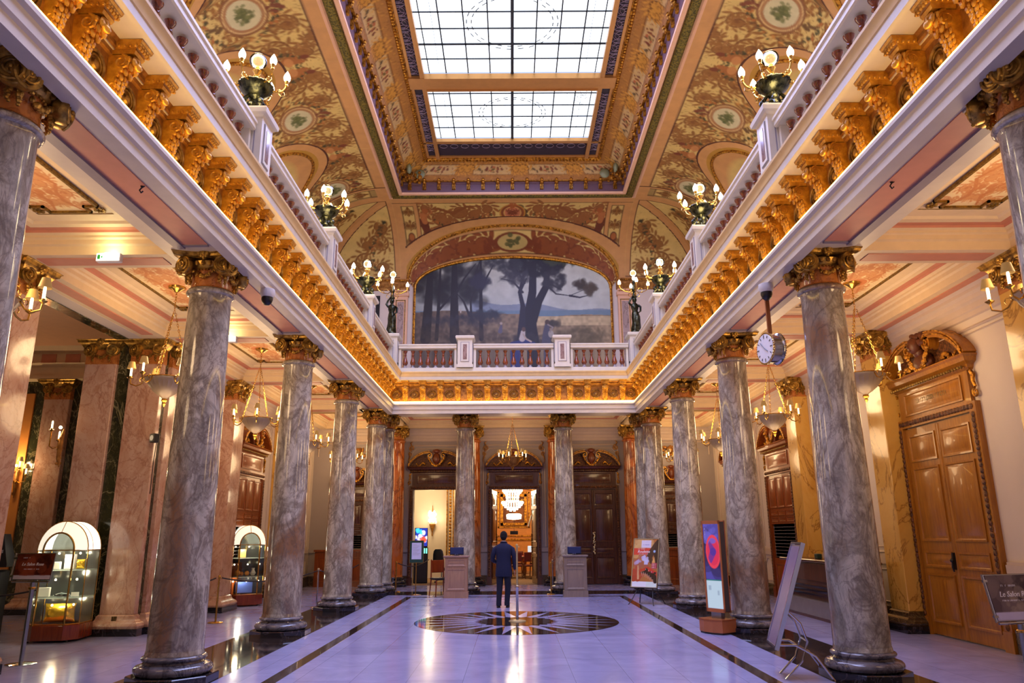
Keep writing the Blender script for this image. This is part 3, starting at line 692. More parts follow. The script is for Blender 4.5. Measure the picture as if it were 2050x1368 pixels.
# lunettes along the sides: rim, recessed painted tympanum
LC = Canvas(3.0, 1.9, 60, GROUND)
for (cx, cy, r, a0, d) in ((.5, .5, .25, 0, 1), (.95, .6, .2, 2, -1), (.8, 1.1, .22, 2, 1)): LC.spiral(cx, cy, r, a0, 1.5, d, .06, '7a3a18')
LC.mirror(); LC.ell(1.5, 1.05, .42, .40, '6a3214'); LC.ell(1.5, 1.05, .33, .31, 'c89a50')
for k in range(4): LC.ell(1.5+.13*math.cos(k*PI/2+.8), 1.05+.13*math.sin(k*PI/2+.8), .1, .06, '7a4a20', ang=k*PI/2+.8)
LC.rect(1.1, 1.9, .0, .5, '6a3214', ring=.05); LC.blob(1.5, .3, .16, '6a3214', 12, .3, 5)
for s in (-1, 1):
    gl = B(); k_ = 0
    for bc in BAYS[:5]:
        ua = np.linspace(-PI/2, PI/2, 60); UA, VV = np.meshgrid(ua, np.linspace(0, 1, 6))
        yo = bc+LHW*np.sin(UA); to = LTH*np.cos(UA); do, zo = cove_pt(to); Po = np.stack([s*(WX-do), yo, zo], -1)
        yi = bc+(LHW-.18)*np.sin(UA); zi = Z0-.02+1.15*np.cos(UA); Pi = np.stack([np.full_like(yi, s*(WX-.05)), yi, zi], -1)
        P = Po*(1-VV[..., None])+Pi*VV[..., None]; C = np.zeros(P.shape); C[:] = lin(PK); C[VV > .5] = lin(GROUND)
        obj('trim_41', grid_mesh('lunette_reveal', P, C, M['paint'], s < 0), None, kind='structure')
        gl.tube([tuple(q) for q in Po[0][::2]+np.array([-s*.01, 0, 0])], .05, 6)
        A_, B_ = np.meshgrid(np.linspace(-1, 1, 90), np.linspace(0, 1, 50)); hh = 1.15*np.sqrt(np.clip(1-A_**2, 0, 1))
        P = np.stack([np.full_like(A_, s*(WX-.04)), bc+A_*(LHW-.18), Z0-.02+B_*hh], -1)
        obj('wall_%s' % ('left' if s < 0 else 'right'), grid_mesh('lunette_tympanum', P, LC.sample(1.5+A_*1.35, B_*hh/1.15*1.6+.05), M['paint'], s < 0), None, kind='structure')
    struct('trim_42', gl, M['gold'])
# upper wall pilasters, cornice and painted side strips
corn = B(); pr = [(0, 10.5), (.05, 10.52), (.05, 10.6), (.10, 10.66), (.14, 10.72), (.14, 10.78), (.2, 10.84), (.2, 10.9), (0, 10.92)]
for s in (-1, 1):
    corn.loft([[(s*(WX-d), YB, z) for d, z in pr], [(s*(WX-d), YW, z) for d, z in pr]], True, True)
    corn.loft([[(s*WX, YW-d, z) for d, z in pr], [(s*3.86, YW-d, z) for d, z in pr]], True, True)
struct('trim_43', corn, M['goldfield'], .4)
gl = B()
for s in (-1, 1):
    for i in range(46): gl.ball((s*(3.92+i*.068), YW-.2, 10.84), .035, 6, 4)
    for i in range(8): gl.ball((s*(3.96+i*.065), YW-.12, 10.42), .03, 6, 4)
struct('trim_44', gl, M['gold'])
pil = B(); pilf = B(); pils = B()
for s in (-1, 1):
    pil.box(*sorted((s*3.9, s*4.42)), YW-.12, YW, 6.1, 10.5); pil.box(*sorted((s*3.86, s*4.46)), YW-.17, YW, 10.25, 10.38)
    x0, x1 = sorted((s*3.98, s*4.34))
    for q in ((x0, x0+.03, 6.3, 10.1), (x1-.03, x1, 6.3, 10.1), (x0, x1, 10.07, 10.1)): pilf.box(q[0], q[1], YW-.135, YW-.1, q[2], q[3])
    pils.box(x0+.06, x1-.06, YW-.128, YW-.1, 6.3, 10.02)
struct('trim_45', pil, M['peach']); struct('trim_46', pilf, M['goldline']); struct('trim_47', pils, marble('grey_pink_marble', ['a08c88', 'b8a49c'], '6a5450', 2, .03))
struct('door_9', B().box(-5.75, -4.95, YW-.03, YW+.02, 6.1, 10.3), M['blackp'])
# ---- mural
def mural():
    w_, h_ = 2*IHW, 3.6; cv = Canvas(w_, h_, 62, '8e9aa2'); Y = cv.Y/h_; X = cv.X/w_
    f = lambda c: np.array(lin(c))
    sky = f('a8b2b4')*(1-Y[..., None])+f('c4cab8')*Y[..., None]; R = np.random.RandomState(4)
    def smooth(n):
        a = R.rand(n, n*2); gx = X*(2*n-1.01); gy = Y*(n-1.01); j = gx.astype(int); i = gy.astype(int); fx = gx-j; fy = gy-i; fx = fx*fx*(3-2*fx); fy = fy*fy*(3-2*fy)
        return (a[i, j]*(1-fx)+a[i, j+1]*fx)*(1-fy)+(a[i+1, j]*(1-fx)+a[i+1, j+1]*fx)*fy
    cl = smooth(5)*.5+smooth(11)*.3+smooth(24)*.2
    cv.a = sky*(0.78+.45*cl[..., None]); cv.a *= (1-.35*np.clip(.45-X, 0, 1)/.45)[..., None]
    hz = .36+.0*X
    hill = (Y < .56-.17*X-.02*np.sin(X*18)) & (Y > .3) & (X > .28); cv.a[hill] = (f('7f8c9a')*(.85+.3*cl[hill][:, None]))
    sea = (Y < .40) & (Y > .3); cv.a[sea] = f('6a8494')*(.85+.3*cl[sea][:, None])
    gnd = Y < (.335+.02*np.sin(X*9)+np.where(X < .55, .05, 0.)); g0 = f('5e5044')*(1-X[..., None]*.4)+f('a8946c')*X[..., None]*.7
    n2 = smooth(40); cv.a[gnd] = (g0*(.6+.6*n2[..., None]))[gnd]
    fld = (Y < .34) & (Y > .24) & (X > .62); cv.a[fld] = (f('b8a67e')*(.8+.4*n2[..., None]))[fld]
    S = lambda x, y: (x*w_, y*h_)
    T1 = '2c2b3a'
    for k in range(120):                                        # dark wood on the left
        x = R.rand()*.34; y = .5+R.rand()*.5; cv.ell(*S(x, y), .3*(.4+R.rand()), .22*(.4+R.rand()), '1c1b1c', .55, ang=R.rand()*3, soft=.09)
    for x0, x1, wd in ((.06, .08, .32), (.205, .20, .30), (.115, .13, .12), (.34, .335, .14)):
        cv.stroke([S(x0, .1), S((x0+x1)/2, .45), S(x1, .95)], [wd*1.2, wd, wd*.6], '1d1a1c')
    for p in ([(.2, .55), (.25, .75), (.31, .92)], [(.12, .4), (.17, .52), (.2, .6)], [(.335, .6), (.37, .78), (.4, .9)], [(.335, .62), (.31, .8), (.33, .95)], [(.28, .35), (.25, .5), (.22, .58)], [(.29, .3), (.285, .5), (.3, .6)]):
        cv.stroke([S(*q) for q in p], [.1, .07, .03], '211f22')
    cv.stroke([S(.54, .08), S(.55, .45), S(.535, .6), S(.56, .85)], [.34, .18, .14, .05], '24222e')
    cv.stroke([S(.60, .03), S(.592, .2), S(.585, .42), S(.60, .6), S(.605, .9)], [.5, .42, .34, .3, .25], '1c1a22')
    cv.stroke([S(.60, .3), S(.63, .5), S(.67, .66), S(.68, .9)], [.34, .3, .26, .16], '1c1a20')
    for p in ([(.67, .68), (.72, .58), (.79, .56), (.86, .62), (.9, .60)], [(.66, .72), (.7, .68), (.75, .62)], [(.55, .6), (.5, .72), (.44, .75)], [(.56, .7), (.52, .85)], [(.54, .62), (.57, .75)], [(.79, .56), (.84, .54), (.88, .56)]):
        cv.stroke([S(*q) for q in p], [.09, .06, .03, .02, .02][:len(p)], '2a2a34')
    def fol(cx, cy, rx, ry, n, c, seed, a=.6):
        q = np.random.RandomState(seed)
        for _ in range(n):
            t = q.rand()*2*PI; r = math.sqrt(q.rand()); cv.ell((cx+rx*r*math.cos(t))*w_, (cy+ry*r*math.sin(t))*h_, .16*(.3+q.rand()), .09*(.3+q.rand()), c, a, ang=q.rand()*3, soft=.05)
    fol(.62, .9, .14, .12, 260, '17161a', 1, .75); fol(.52, .78, .08, .08, 70, '34343a', 2, .5); fol(.71, .72, .06, .1, 80, '2c2c30', 3, .55); fol(.85, .68, .03, .05, 26, '3c3428', 4, .6); fol(.9, .63, .03, .05, 26, '4a4030', 5, .6); fol(.45, .92, .1, .07, 80, '2e3034', 6, .5); fol(.33, .72, .05, .07, 50, '2a2a38', 7, .5); fol(.78, .96, .12, .05, 90, '3a4024', 8, .55); fol(.36, .36, .08, .03, 60, '2c3038', 9, .5); fol(.7, .26, .03, .03, 30, '39352c', 10, .5); fol(.2, .12, .3, .1, 160, '3a3028', 11, .35); fol(.6, .08, .12, .07, 70, '2e2c30', 12, .45); fol(.85, .12, .14, .09, 120, '5a5038', 13, .35); fol(.25, .3, .2, .05, 90, '2c2c34', 14, .4)
    # two women and a distant figure
    cv.stroke([S(.665, .04), S(.668, .17), S(.672, .25)], [.34, .26, .16], '4a4a58'); cv.ell(*S(.672, .275), .085, .10, '4a3a30'); cv.ell(*S(.690, .15), .10, .14, '9a948a')
    cv.stroke([S(.675, .25), S(.70, .22), S(.685, .17)], .05, '8a8078')
    cv.stroke([S(.50, .03), S(.56, .05), S(.60, .04)], [.3, .3, .2], '2c3468'); cv.stroke([S(.545, .10), S(.55, .17)], [.22, .16], 'b8b0a8'); cv.ell(*S(.553, .20), .07, .09, '5a4438'); cv.stroke([S(.55, .15), S(.565, .1), S(.59, .07)], .06, 'b0a090')
    cv.stroke([S(.435, .18), S(.44, .24)], [.16, .08], '5a5868'); cv.ell(*S(.44, .265), .05, .05, 'a89a8a')
    cv.ell(*S(.235, .4), .03, .08, 'b8b0a0'); return cv
MU = mural()
A_, B_ = np.meshgrid(np.linspace(-1, 1, 460), np.linspace(0, 1, 330))
top = IZ0+IRZ*np.sqrt(np.clip(1-A_**2, 0, 1))**.9; zz = 6.2+B_*(top-6.2); P = np.stack([A_*IHW, np.full_like(A_, YW-.03), zz], -1)
M['mural'] = vcol('oil_mural', .55)
mur = obj('mural', grid_mesh('mural', P, MU.sample((A_+1)*IHW, np.clip((zz-8.25)/3.6, 0, 1)*3.6), M['mural']), None)
mur['label'] = 'arched landscape mural of dark trees by the sea on the upper far wall'; mur['category'] = 'mural'
# ---- ceiling frame and skylight
SX0, SX1, SY1 = -FX, FX, FY; SYN = 2.0
b = B(); rect_sweep(b, [(-.3, 12.98), (-.02, 12.90), (.06, 12.86), (.10, 12.90)], -FX, FX, SYN, FY); rect_sweep(b, [(.34, 12.90), (.38, 12.84), (.48, 12.84), (.50, 12.95)], -FX, FX, SYN, FY)
struct('ceiling', b, M['peach'], .4)
b = B(); rect_sweep(b, [(.10, 12.90), (.12, 12.84), (.16, 12.82), (.28, 12.82), (.32, 12.84), (.34, 12.90)], -FX, FX, SYN, FY)
struct('trim_48', b, gold('green_gilt_band', '8a7a2c', '3e3c18', .4, .5, .9, 60), .4)
VX, VY0, VY1 = FX-.5, SYN+.5, FY-.5
b = B(); rect_sweep(b, [(0, 12.9), (0, 13.18), (.04, 13.2), (.04, 13.26)], -VX, VX, VY0, VY1)
struct('trim_49', b, plain('violet_frieze_paint', '6b5058', .4), .4)
b = B(); rect_sweep(b, [(.04, 13.26), (.12, 13.24), (.12, 13.3)], -VX, VX, VY0, VY1); struct('trim_50', b, M['gold'], .4)
# small painted cove
CC = Canvas(2.0, .9, 60, 'b07a34')
CC.rect(.3, 1.7, .22, .66, 'cdb078'); CC.rect(.3, 1.7, .22, .66, '7a4a14', ring=.03); CC.garland([(.5, .44), (1.0, .44), (1.5, .44)], .2, 3, ('5a4a34', '7a3a2c', '6a5a2a', 'b0603a', '8a5a6a'))
for x in (.12, 1.88): CC.spiral(x, .45, .2, 0, 1.3, 1, .06, '7a4c14', 'd0983a')
CC.speckle(120, '7a4a14', .02, 3, .8); CC.speckle(80, 'd8a040', .02, 4, .8)
def small_cove(p0, p1, inward):
    L = (Vector(p1)-Vector(p0)).length; n = max(2, int(L*40)); tt, th = np.meshgrid(np.linspace(0, 1, n), np.linspace(0, PI/2, 34))
    dd = .12+.68*(1-np.cos(th)); z = 13.28+.42*np.sin(th); base = np.array(p0)+tt[..., None]*(np.array(p1)-np.array(p0)); 
    # mitre: shorten towards the ends
    ax = (np.array(p1)-np.array(p0))/L; sft = (1-2*tt)*dd
    P = base+ax*sft[..., None]+np.array(inward)*dd[..., None]; P[..., 2] = z
    return grid_mesh('small_cove', P, CC.sample((tt*L) % 2.0, th/(PI/2)*.9), M['paint'])
for p0, p1, iw in (((-VX, VY1, 0), (VX, VY1, 0), (0, -1, 0)), ((-VX, VY0, 0), (-VX, VY1, 0), (1, 0, 0)), ((VX, VY1, 0), (VX, VY0, 0), (-1, 0, 0)), ((VX, VY0, 0), (-VX, VY0, 0), (0, 1, 0))):
    obj('ceiling', small_cove(p0, p1, iw), None, kind='structure')
GX, GY1, GZ = VX-.80, VY1-.80, 13.72; GY0 = VY0+.8
b = B(); rect_sweep(b, [(-.02, 13.70), (.0, 13.64), (.06, 13.60), (.12, 13.64), (.14, 13.72)], -GX, GX, GY0, GY1)
for i in range(int((GY1-GY0)/.11)):
    for s in (-1, 1): b.ball((s*(GX-.06), GY0+i*.11, 13.60), .05, 5, 3)
for i in range(int(2*GX/.11)): b.ball((-GX+i*.11, GY1-.06, 13.60), .05, 5, 3)
struct('trim_51', b, M['gold'])
# bracket row in the violet frieze (far side and long sides)
def cbr():
    q = B(); q.box(-.06, .06, -.05, 0, 0, .18); q.box(-.04, .04, -.07, 0, .0, .05); q.ball((0, -.09, .24), .075, 7, 5); q.ball((0, -.12, .32), .06, 7, 5); q.box(-.045, -.02, -.07, 0, 0, .2); q.box(.02, .045, -.07, 0, 0, .2); return q
cm = mesh('ceiling_bracket', cbr(), M['gold'])
fz = sroot('trim_52'); n = 0
for i in range(15):
    obj('ceiling_bracket', cm, None, fz, (-VX+.25+i*(2*VX-.5)/14, VY1, 12.98))
for s in (-1, 1):
    for i in range(30): obj('ceiling_bracket', cm, None, fz, (s*VX, VY1-.35-i*.47, 12.98), (0, 0, PI/2*(-s)))
# corner shells
b = B()
for s in (-1, 1):
    c = Vector((s*(VX-.35), VY1-.35, 13.35))
    for k in range(26): b.ball(tuple(c+Vector((RNG.uniform(-.3, .3), RNG.uniform(-.3, .3), RNG.uniform(-.22, .22)))), RNG.uniform(.04, .09), 6, 4)
struct('trim_53', b, M['gold'])
b = B()
for s in (-1, 1):
    b.ball((s*(VX-.62), VY1-.3, 13.42), .17, 12, 8, (1, .5, 1)); b.ball((s*(VX-.3), VY1-.62, 13.46), .17, 12, 8, (.5, 1, 1))
struct('trim_54', b, plain('pale_green_shell', '8f9a78', .35))
# grille ceiling around the glass
PX0, PY1, PY0 = 2.38, 21.02, 4.0; BAR0, BAR1 = 17.68, 18.18
b = B().box(-GX, -PX0-.05, GY0, GY1, GZ, GZ+.05).box(PX0+.05, GX, GY0, GY1, GZ, GZ+.05).box(-PX0-.05, PX0+.05, PY1+.12, GY1, GZ, GZ+.05).box(-PX0-.05, PX0+.05, GY0, PY0, GZ, GZ+.05)
struct('ceiling', b, plain('dark_grille_back', '2c2230', .6))
gb = B()
def gcirc(x, y, r, r2=.008, fl=1): gb.tube([(x+r*math.cos(2*PI*k/14), y+fl*r*math.sin(2*PI*k/14), GZ-.015) for k in range(15)], .011, 4, False)
for s in (-1, 1):
    xc = s*(GX+PX0+.15)/2+s*-.02; y = GY1-.75
    k = 0
    while y > 13.6:
        if not (BAR0-.2 < y < BAR1+.2):
            for r in (.20, .15, .05): gcirc(xc, y, r)
            for a in range(4): gb.tube([(xc+.05*math.cos(a*PI/2+.4), y+.05*math.sin(a*PI/2+.4), GZ-.015), (xc+.19*math.cos(a*PI/2+.4), y+.19*math.sin(a*PI/2+.4), GZ-.015)], .012, 4)
            for e in (-1, 1): gb.tube([(xc+e*.2, y-.22, GZ-.015), (xc, y-.13, GZ-.015)], .01, 4); gb.tube([(xc+e*.2, y+.22, GZ-.015), (xc, y+.13, GZ-.015)], .01, 4)
        y -= .46
for i in range(14): gcirc(-2.2+i*.34, PY1+.42, .12)
struct('trim_55', gb, plain('grille_ironwork', '8a7a8c', .4, .5))
b = B()
def bar(x0, x1, y0, y1, t=.05, z=GZ): b.box(x0, x1, y0, y1, z-t, z+.02)
for s in (-1, 1): bar(*sorted((s*PX0, s*(PX0+.12))), GY0, GY1-.1, .09); bar(*sorted((s*(GX-.2), s*(GX-.1))), GY0, GY1, .05)
bar(-GX+.1, GX-.1, BAR0, BAR1, .10); bar(-PX0, PX0, PY1, PY1+.14, .09); bar(-GX+.1, GX-.1, GY1-.22, GY1-.12, .04); bar(-GX+.1, GX-.1, PY1+.16, PY1+.22, .05); bar(-GX+.1, GX-.1, 9.0, 9.5, .1)
bar(-PX0, PX0, BAR0-.06, BAR0, .14); bar(-PX0, PX0, BAR1, BAR1+.05, .14)
struct('trim_56', b, plain('gilt_skylight_frame', 'c08c50', .35, .35), .3)
pane = NT('daylit_glass'); pane.set(col=(.8, .85, .9), rough=.3, emc=(.80, .90, 1.0), ems=SKY_PANE)
leadm = plain('lead_glazing_bar', '2c3440', .5, .3)
for nm, y0, y1 in (('window_1', BAR1+.05, PY1), ('window_2', 9.5, BAR0-.06), ('window_3', PY0, 9.0)):
    r = sroot(nm); p_ = B(); p_.box(-PX0, PX0, y0, y1, GZ+.06, GZ+.075); obj('pane', p_, pane.m, r)
    l = B()
    for k in range(1, 8):
        x = -PX0+k*PX0/4; wd = .04 if k == 4 else .016; l.box(x-wd, x+wd, y0, y1, GZ+(.0 if k == 4 else .035), GZ+.058)
    for s in (-1, 1): l.box(s*(PX0-.14)-.012, s*(PX0-.14)+.012, y0, y1, GZ+.035, GZ+.058)
    yy = y1-.45 if nm == 'window_1' else y1-.05-.6*0
    k = 1
    while y1-k*.605 > y0:
        t = .03 if k % 3 == 2 and nm == 'window_2' else .016; l.box(-PX0, PX0, y1-k*.605-t, y1-k*.605+t, GZ+.035, GZ+.058); k += 1
    obj('glazing_bars', l, leadm, r)
    o_ = B(); cy = y1-2.0 if nm == 'window_2' else (y0+y1)/2; rr = 1.0 if nm == 'window_2' else .8
    for r2 in (rr, rr*1.12): 
        pp = [(r2*math.cos(2*PI*k/48)*(1 if nm == 'window_2' else 1.1), cy+r2*.9*math.sin(2*PI*k/48), GZ+.05) for k in range(49)]
        for k in range(0, 48, 2): o_.tube(pp[k:k+2], .012, 4)
    # leaded scrollwork in corner
    for q in range(26):
        a = RNG.rand()*6; x = PX0-.2-RNG.rand()*.8; y = y0+.2+RNG.rand()*(.8 if nm == 'window_2' else 1.3)*(1-.5*(PX0-x)); rr2 = .03+.05*RNG.rand()
        o_.tube([(x+rr2*math.cos(a+t), y+rr2*math.sin(a+t), GZ+.05) for t in (0, .8, 1.6, 2.4, 3.2)], .005, 4)
    for sx in (-1, 1):
        o_.tube([(sx*(PX0-.42), y0+.4, GZ+.05), (sx*(PX0-.42), y1-.4, GZ+.05)], .005, 4)
    obj('leaded_pattern', o_, leadm, r)
# roof above near part
struct('ceiling', B().box(-WX-.3, WX+.3, YB-.3, SYN+.02, 12.9, 13.1), M['cream'])
struct('ceiling', B().box(-WX-.3, -WX, SYN-4, YW+.3, 10.9, 13.2).box(WX, WX+.3, SYN-4, YW+.3, 10.9, 13.2).box(-WX-.3, WX+.3, YW+.05, YW+.35, 11.0, 13.2), M['cream'])

# ------------------------------------------------------------------ columns
def spiral_pts(r, turns=2.1, d=1, n=30):
    return [((r*(1-.86*t))*math.cos(d*(PI*.5+2*PI*turns*t)), (r*(1-.86*t))*math.sin(d*(PI*.5+2*PI*turns*t))) for t in [i/n for i in range(n+1)]]
def volute_b(r=.118, d=1):
    """scroll lying in the xz plane, facing -y"""
    b = B(); P = spiral_pts(r, 2.1, d); b.tube([(x, -.012-.02*i/30, z) for i, (x, z) in enumerate(P)], [.017-.008*i/30 for i in range(31)], 6)
    b.lathe([(0, -.02), (r*1.02, -.02), (r*1.06, 0), (r*1.0, .06), (r*.8, .09)], seg=18).v
    n = len(b.v); 
    # rotate lathe part (added last) from z axis to y axis
    k0 = n-18*5
    b.v[k0:] = [(p[0], p[2]+.01, p[1]) for p in b.v[k0:]]
    b.ball((0, -.04, 0), .02, 6, 4); return b
def garland_b(w=.17, drop=.13, n=9, r=.034):
    b = B()
    for i in range(n):
        t = -1+2*i/(n-1); x = w*t; z = -drop*(1-t*t)
        for k in range(3): b.ball((x+RNG.uniform(-.012, .012), RNG.uniform(-.016, .008), z+RNG.uniform(-.014, .014)), r*(1.05-.35*abs(t))*RNG.uniform(.65, .95), 6, 4)
    return b
def drop_b():
    b = B()
    for i in range(7): b.ball((RNG.uniform(-.014, .014), RNG.uniform(-.01, .01), -i*.024), .034*(1-.07*i)*RNG.uniform(.8, 1.1), 6, 4)
    return b
VOL = {1: mesh('volute', volute_b(), M['capgold']), -1: mesh('volute', volute_b(d=-1), M['capgold'])}
GAR = mesh('garland', garland_b(), M['capgold']); DRP = mesh('pendant', drop_b(), M['capgold'])
def abacus_b(h=.43, c=.10):
    b = B(); rings = []
    for z, k in ((.0, .90), (.02, .98), (.05, 1.0), (.06, 1.03), (.075, 1.03)):
        r = []
        for q in range(4):
            R = Euler((0, 0, q*PI/2)).to_matrix()
            for t in (-1, -.86, -.6, -.3, 0, .3, .6, .86):
                if t == -1: x, y = -h*k+.045, -h*k-.0+.0; x, y = -(h*k-.05), -h*k
                else: x = t*(h*k-.05); y = -h*k+c*(1-(t)**2)
                p = R @ Vector((x, y, 0)); r.append((p.x, p.y, z))
        rings.append(r)
    return b.loft(rings, True, True)
ABA = mesh('abacus', abacus_b(), M['capgold'], .5)
def echinus_b():
    b = B(); b.lathe([(.255, 0), (.29, .02), (.33, .07), (.34, .10), (.30, .13)], seg=28)
    for k in range(24):
        a = 2*PI*k/24; b.ball((.33*math.cos(a), .33*math.sin(a), .07), .03, 5, 4, (1, 1, 1.3))
    for k in range(40): a = 2*PI*k/40; b.ball((.278*math.cos(a), .278*math.sin(a), -.005), .014, 5, 3)
    return b
ECH = mesh('echinus', echinus_b(), M['capgold'])
ros_b = B()
for k in range(9): ros_b.ball((.045*math.cos(k*.78), -.01, .03+.045*math.sin(k*.78)), .03, 6, 4)
ros_b.ball((0, -.03, .03), .03, 6, 4); ros_b.ball((0, 0, -.03), .028, 6, 4)
ROSM = mesh('rosette', ros_b, M['capgold'])
NECKM = mesh('necking', B().lathe([(.285, 0), (.262, .02), (.255, .1), (.262, .26), (.3, .30)], seg=32), M['neck'])
def capital(parent, z):
    c = bpy.data.objects.new('capital', None); COL.objects.link(c); c.parent = parent; c.location = (0, 0, z); c.empty_display_size = .1
    obj('necking', NECKM, None, c); obj('echinus', ECH, None, c, (0, 0, .235)); obj('abacus', ABA, None, c, (0, 0, .385))
    for q in range(4):
        a = q*PI/2; R = Euler((0, 0, a)).to_matrix()
        for s in (-1, 1):
            p = R @ Vector((s*.262, -.335, .27)); obj('volute', VOL[s], None, c, p, (0, 0, a+s*.42))
            p = R @ Vector((s*.20, -.25, .20)); obj('pendant', DRP, None, c, p, (0, 0, a))
        obj('garland', GAR, None, c, R @ Vector((0, -.285, .26)), (0, 0, a))
        obj('rosette', ROSM, None, c, R @ Vector((0, -.335, .40)), (0, 0, a))
    return c
def oct_ring(r, z): return [(r/math.cos(PI/8)*math.cos(PI/8+k*PI/4), r/math.cos(PI/8)*math.sin(PI/8+k*PI/4), z) for k in range(8)]
PLM = mesh('plinth', B().loft([oct_ring(.475, 0), oct_ring(.475, .085), oct_ring(.465, .095)], True, True), M['black'], .3)
def torus_prof(R, r, zc, n=7): return [(R+r*math.cos(a), zc+r*math.sin(a)) for a in np.linspace(-PI/2, PI/2, n)]
BSM = mesh('base', B().lathe([(.36, .09)]+torus_prof(.39, .055, .15)+[(.37, .215), (.345, .225), (.335, .245)]+torus_prof(.345, .025, .275)+[(.335, .305), (.33, .32)], seg=40), M['col2'])
def ent(t): return .322-.058*max(0, (t-.1)/.9)**1.25
SHM = mesh('shaft', B().lathe([(.335, .31), (.325, .36)]+[(ent(t), .36+4.36*t) for t in np.linspace(0, 1, 14)]+[(.275, 4.76)], seg=40), M['col'])
ASM = mesh('astragal', B().lathe([(.262, 4.74)]+torus_prof(.275, .035, 4.80)+[(.27, 4.85)], seg=36), M['col'])
def make_column(label, x, y, group='marble columns round the atrium'):
    t = thing('marble_column', label, 'column', (x, y, 0), 0, group)
    obj('plinth', PLM, None, t); obj('base', BSM, None, t); obj('shaft', SHM, None, t); obj('astragal', ASM, None, t); capital(t, 4.845)
    return t
col0 = make_column('grey veined marble column at the left edge of the photo, nearest on the left side', -A, COLY[0])
def column(x, y, label, rz=0, shaft=None): 
    c = dup(col0, (x, y, 0), rz, label)
    if shaft:
        for ch in c.children:
            if ch.type == 'MESH' and ch.name.startswith(('shaft', 'astragal')): ch.data = shaft[ch.name.split('.')[0]]
            if ch.type == 'MESH' and ch.name.startswith('base'): ch.data = shaft['base']
            if ch.type == 'MESH' and ch.name.startswith('plinth'): ch.data = shaft['plinth']
        c['group'] = 'orange marble columns against the far wall'
    return c
Lt = ['second marble column on the left, its base cut by the bottom edge of the photo', 'third marble column on the left, in front of the far glass showcase', 'fourth marble column on the left, between two rope posts', 'corner marble column at the far left of the atrium']
Rt = ['second marble column on the right, beside the reception desk', 'third marble column on the right, behind the silver curved-leg board', 'fourth marble column on the right, behind the upright screen', 'corner marble column at the far right, behind the roulette poster']
column(A, COLY[0], 'grey veined marble column at the right edge of the photo, nearest on the right side', 1.3)
for i in range(4):
    column(-A, COLY[i+1], Lt[i]); column(A, COLY[i+1], Rt[i])
column(-3.98, 23.0, 'marble column half hidden just behind the far left corner column'); column(4.0, 23.0, 'marble column half hidden just behind the far right corner column')
column(-1.5, 22.95, 'marble column left of the man, behind the left podium'); column(1.52, 22.95, 'marble column right of the central doorway, behind the right podium')
def rem(m, mat):
    c = m.copy(); c.materials.clear(); c.materials.append(mat); return c
OS = {'shaft': rem(SHM, M['orange']), 'astragal': rem(ASM, M['orange']), 'base': rem(BSM, M['black']), 'plinth': PLM}
column(-4.07, 25.92, 'orange marble column against the wall left of the left far doorway', shaft=OS); column(-1.45, 25.98, 'orange marble column against the wall left of the central doorway', shaft=OS)
column(1.45, 25.98, 'orange marble column against the wall right of the central doorway', shaft=OS); column(4.07, 25.92, 'orange marble column against the wall right of the closed far door', shaft=OS)

# ------------------------------------------------------------------ wall pilasters (square)
def pil_cap(parent, w, d, z, faces):
    """w along wall, d depth; local x along the wall, front faces -y. faces: list of (normal angle, half width, distance)"""
    c = bpy.data.objects.new('capital', None); COL.objects.link(c); c.parent = parent; c.location = (0, 0, z); c.empty_display_size = .1
    obj('necking', B().box(-w/2, w/2, -d, .02, 0, .28), M['neck'], c)
    b = B(); rr = .09
    for zz, k in ((.385, .04), (.41, .08), (.44, .09), (.455, .11)): pass
    b.loft([[(-w/2-k, .02, zz), (w/2+k, .02, zz), (w/2+k, -d-k, zz), (-w/2-k, -d-k, zz)] for zz, k in ((.28, .02), (.36, .07), (.385, .09), (.40, .12), (.44, .13), (.455, .15), (.46, .15))], True, True)
    obj('abacus', b, M['capgold'], c, smooth=.5)
    for ang, hw, dist in faces:
        R = Euler((0, 0, ang)).to_matrix(); cx = Vector((0, -d/2, 0))
        for s in (-1, 1):
            p = cx*0 + R @ Vector((s*(hw-.02), -dist, .27)); obj('volute', VOL[s], None, c, (p.x, p.y-(d/2 if abs(ang) > .1 else 0), p.z), (0, 0, ang+s*.25))
            p = R @ Vector((s*(hw-.08), -dist+.03, .2)); obj('pendant', DRP, None, c, (p.x, p.y-(d/2 if abs(ang) > .1 else 0), p.z), (0, 0, ang))
        p = R @ Vector((0, -dist+.02, .25)); o = obj('garland', GAR, None, c, (p.x, p.y-(d/2 if abs(ang) > .1 else 0), p.z), (0, 0, ang)); o.scale = (min(1.2, max(.5, hw/.26)), 1, 1)
        p = R @ Vector((0, -dist-.06, .38)); obj('rosette', ROSM, None, c, (p.x, p.y-(d/2 if abs(ang) > .1 else 0), p.z), (0, 0, ang))
    return c
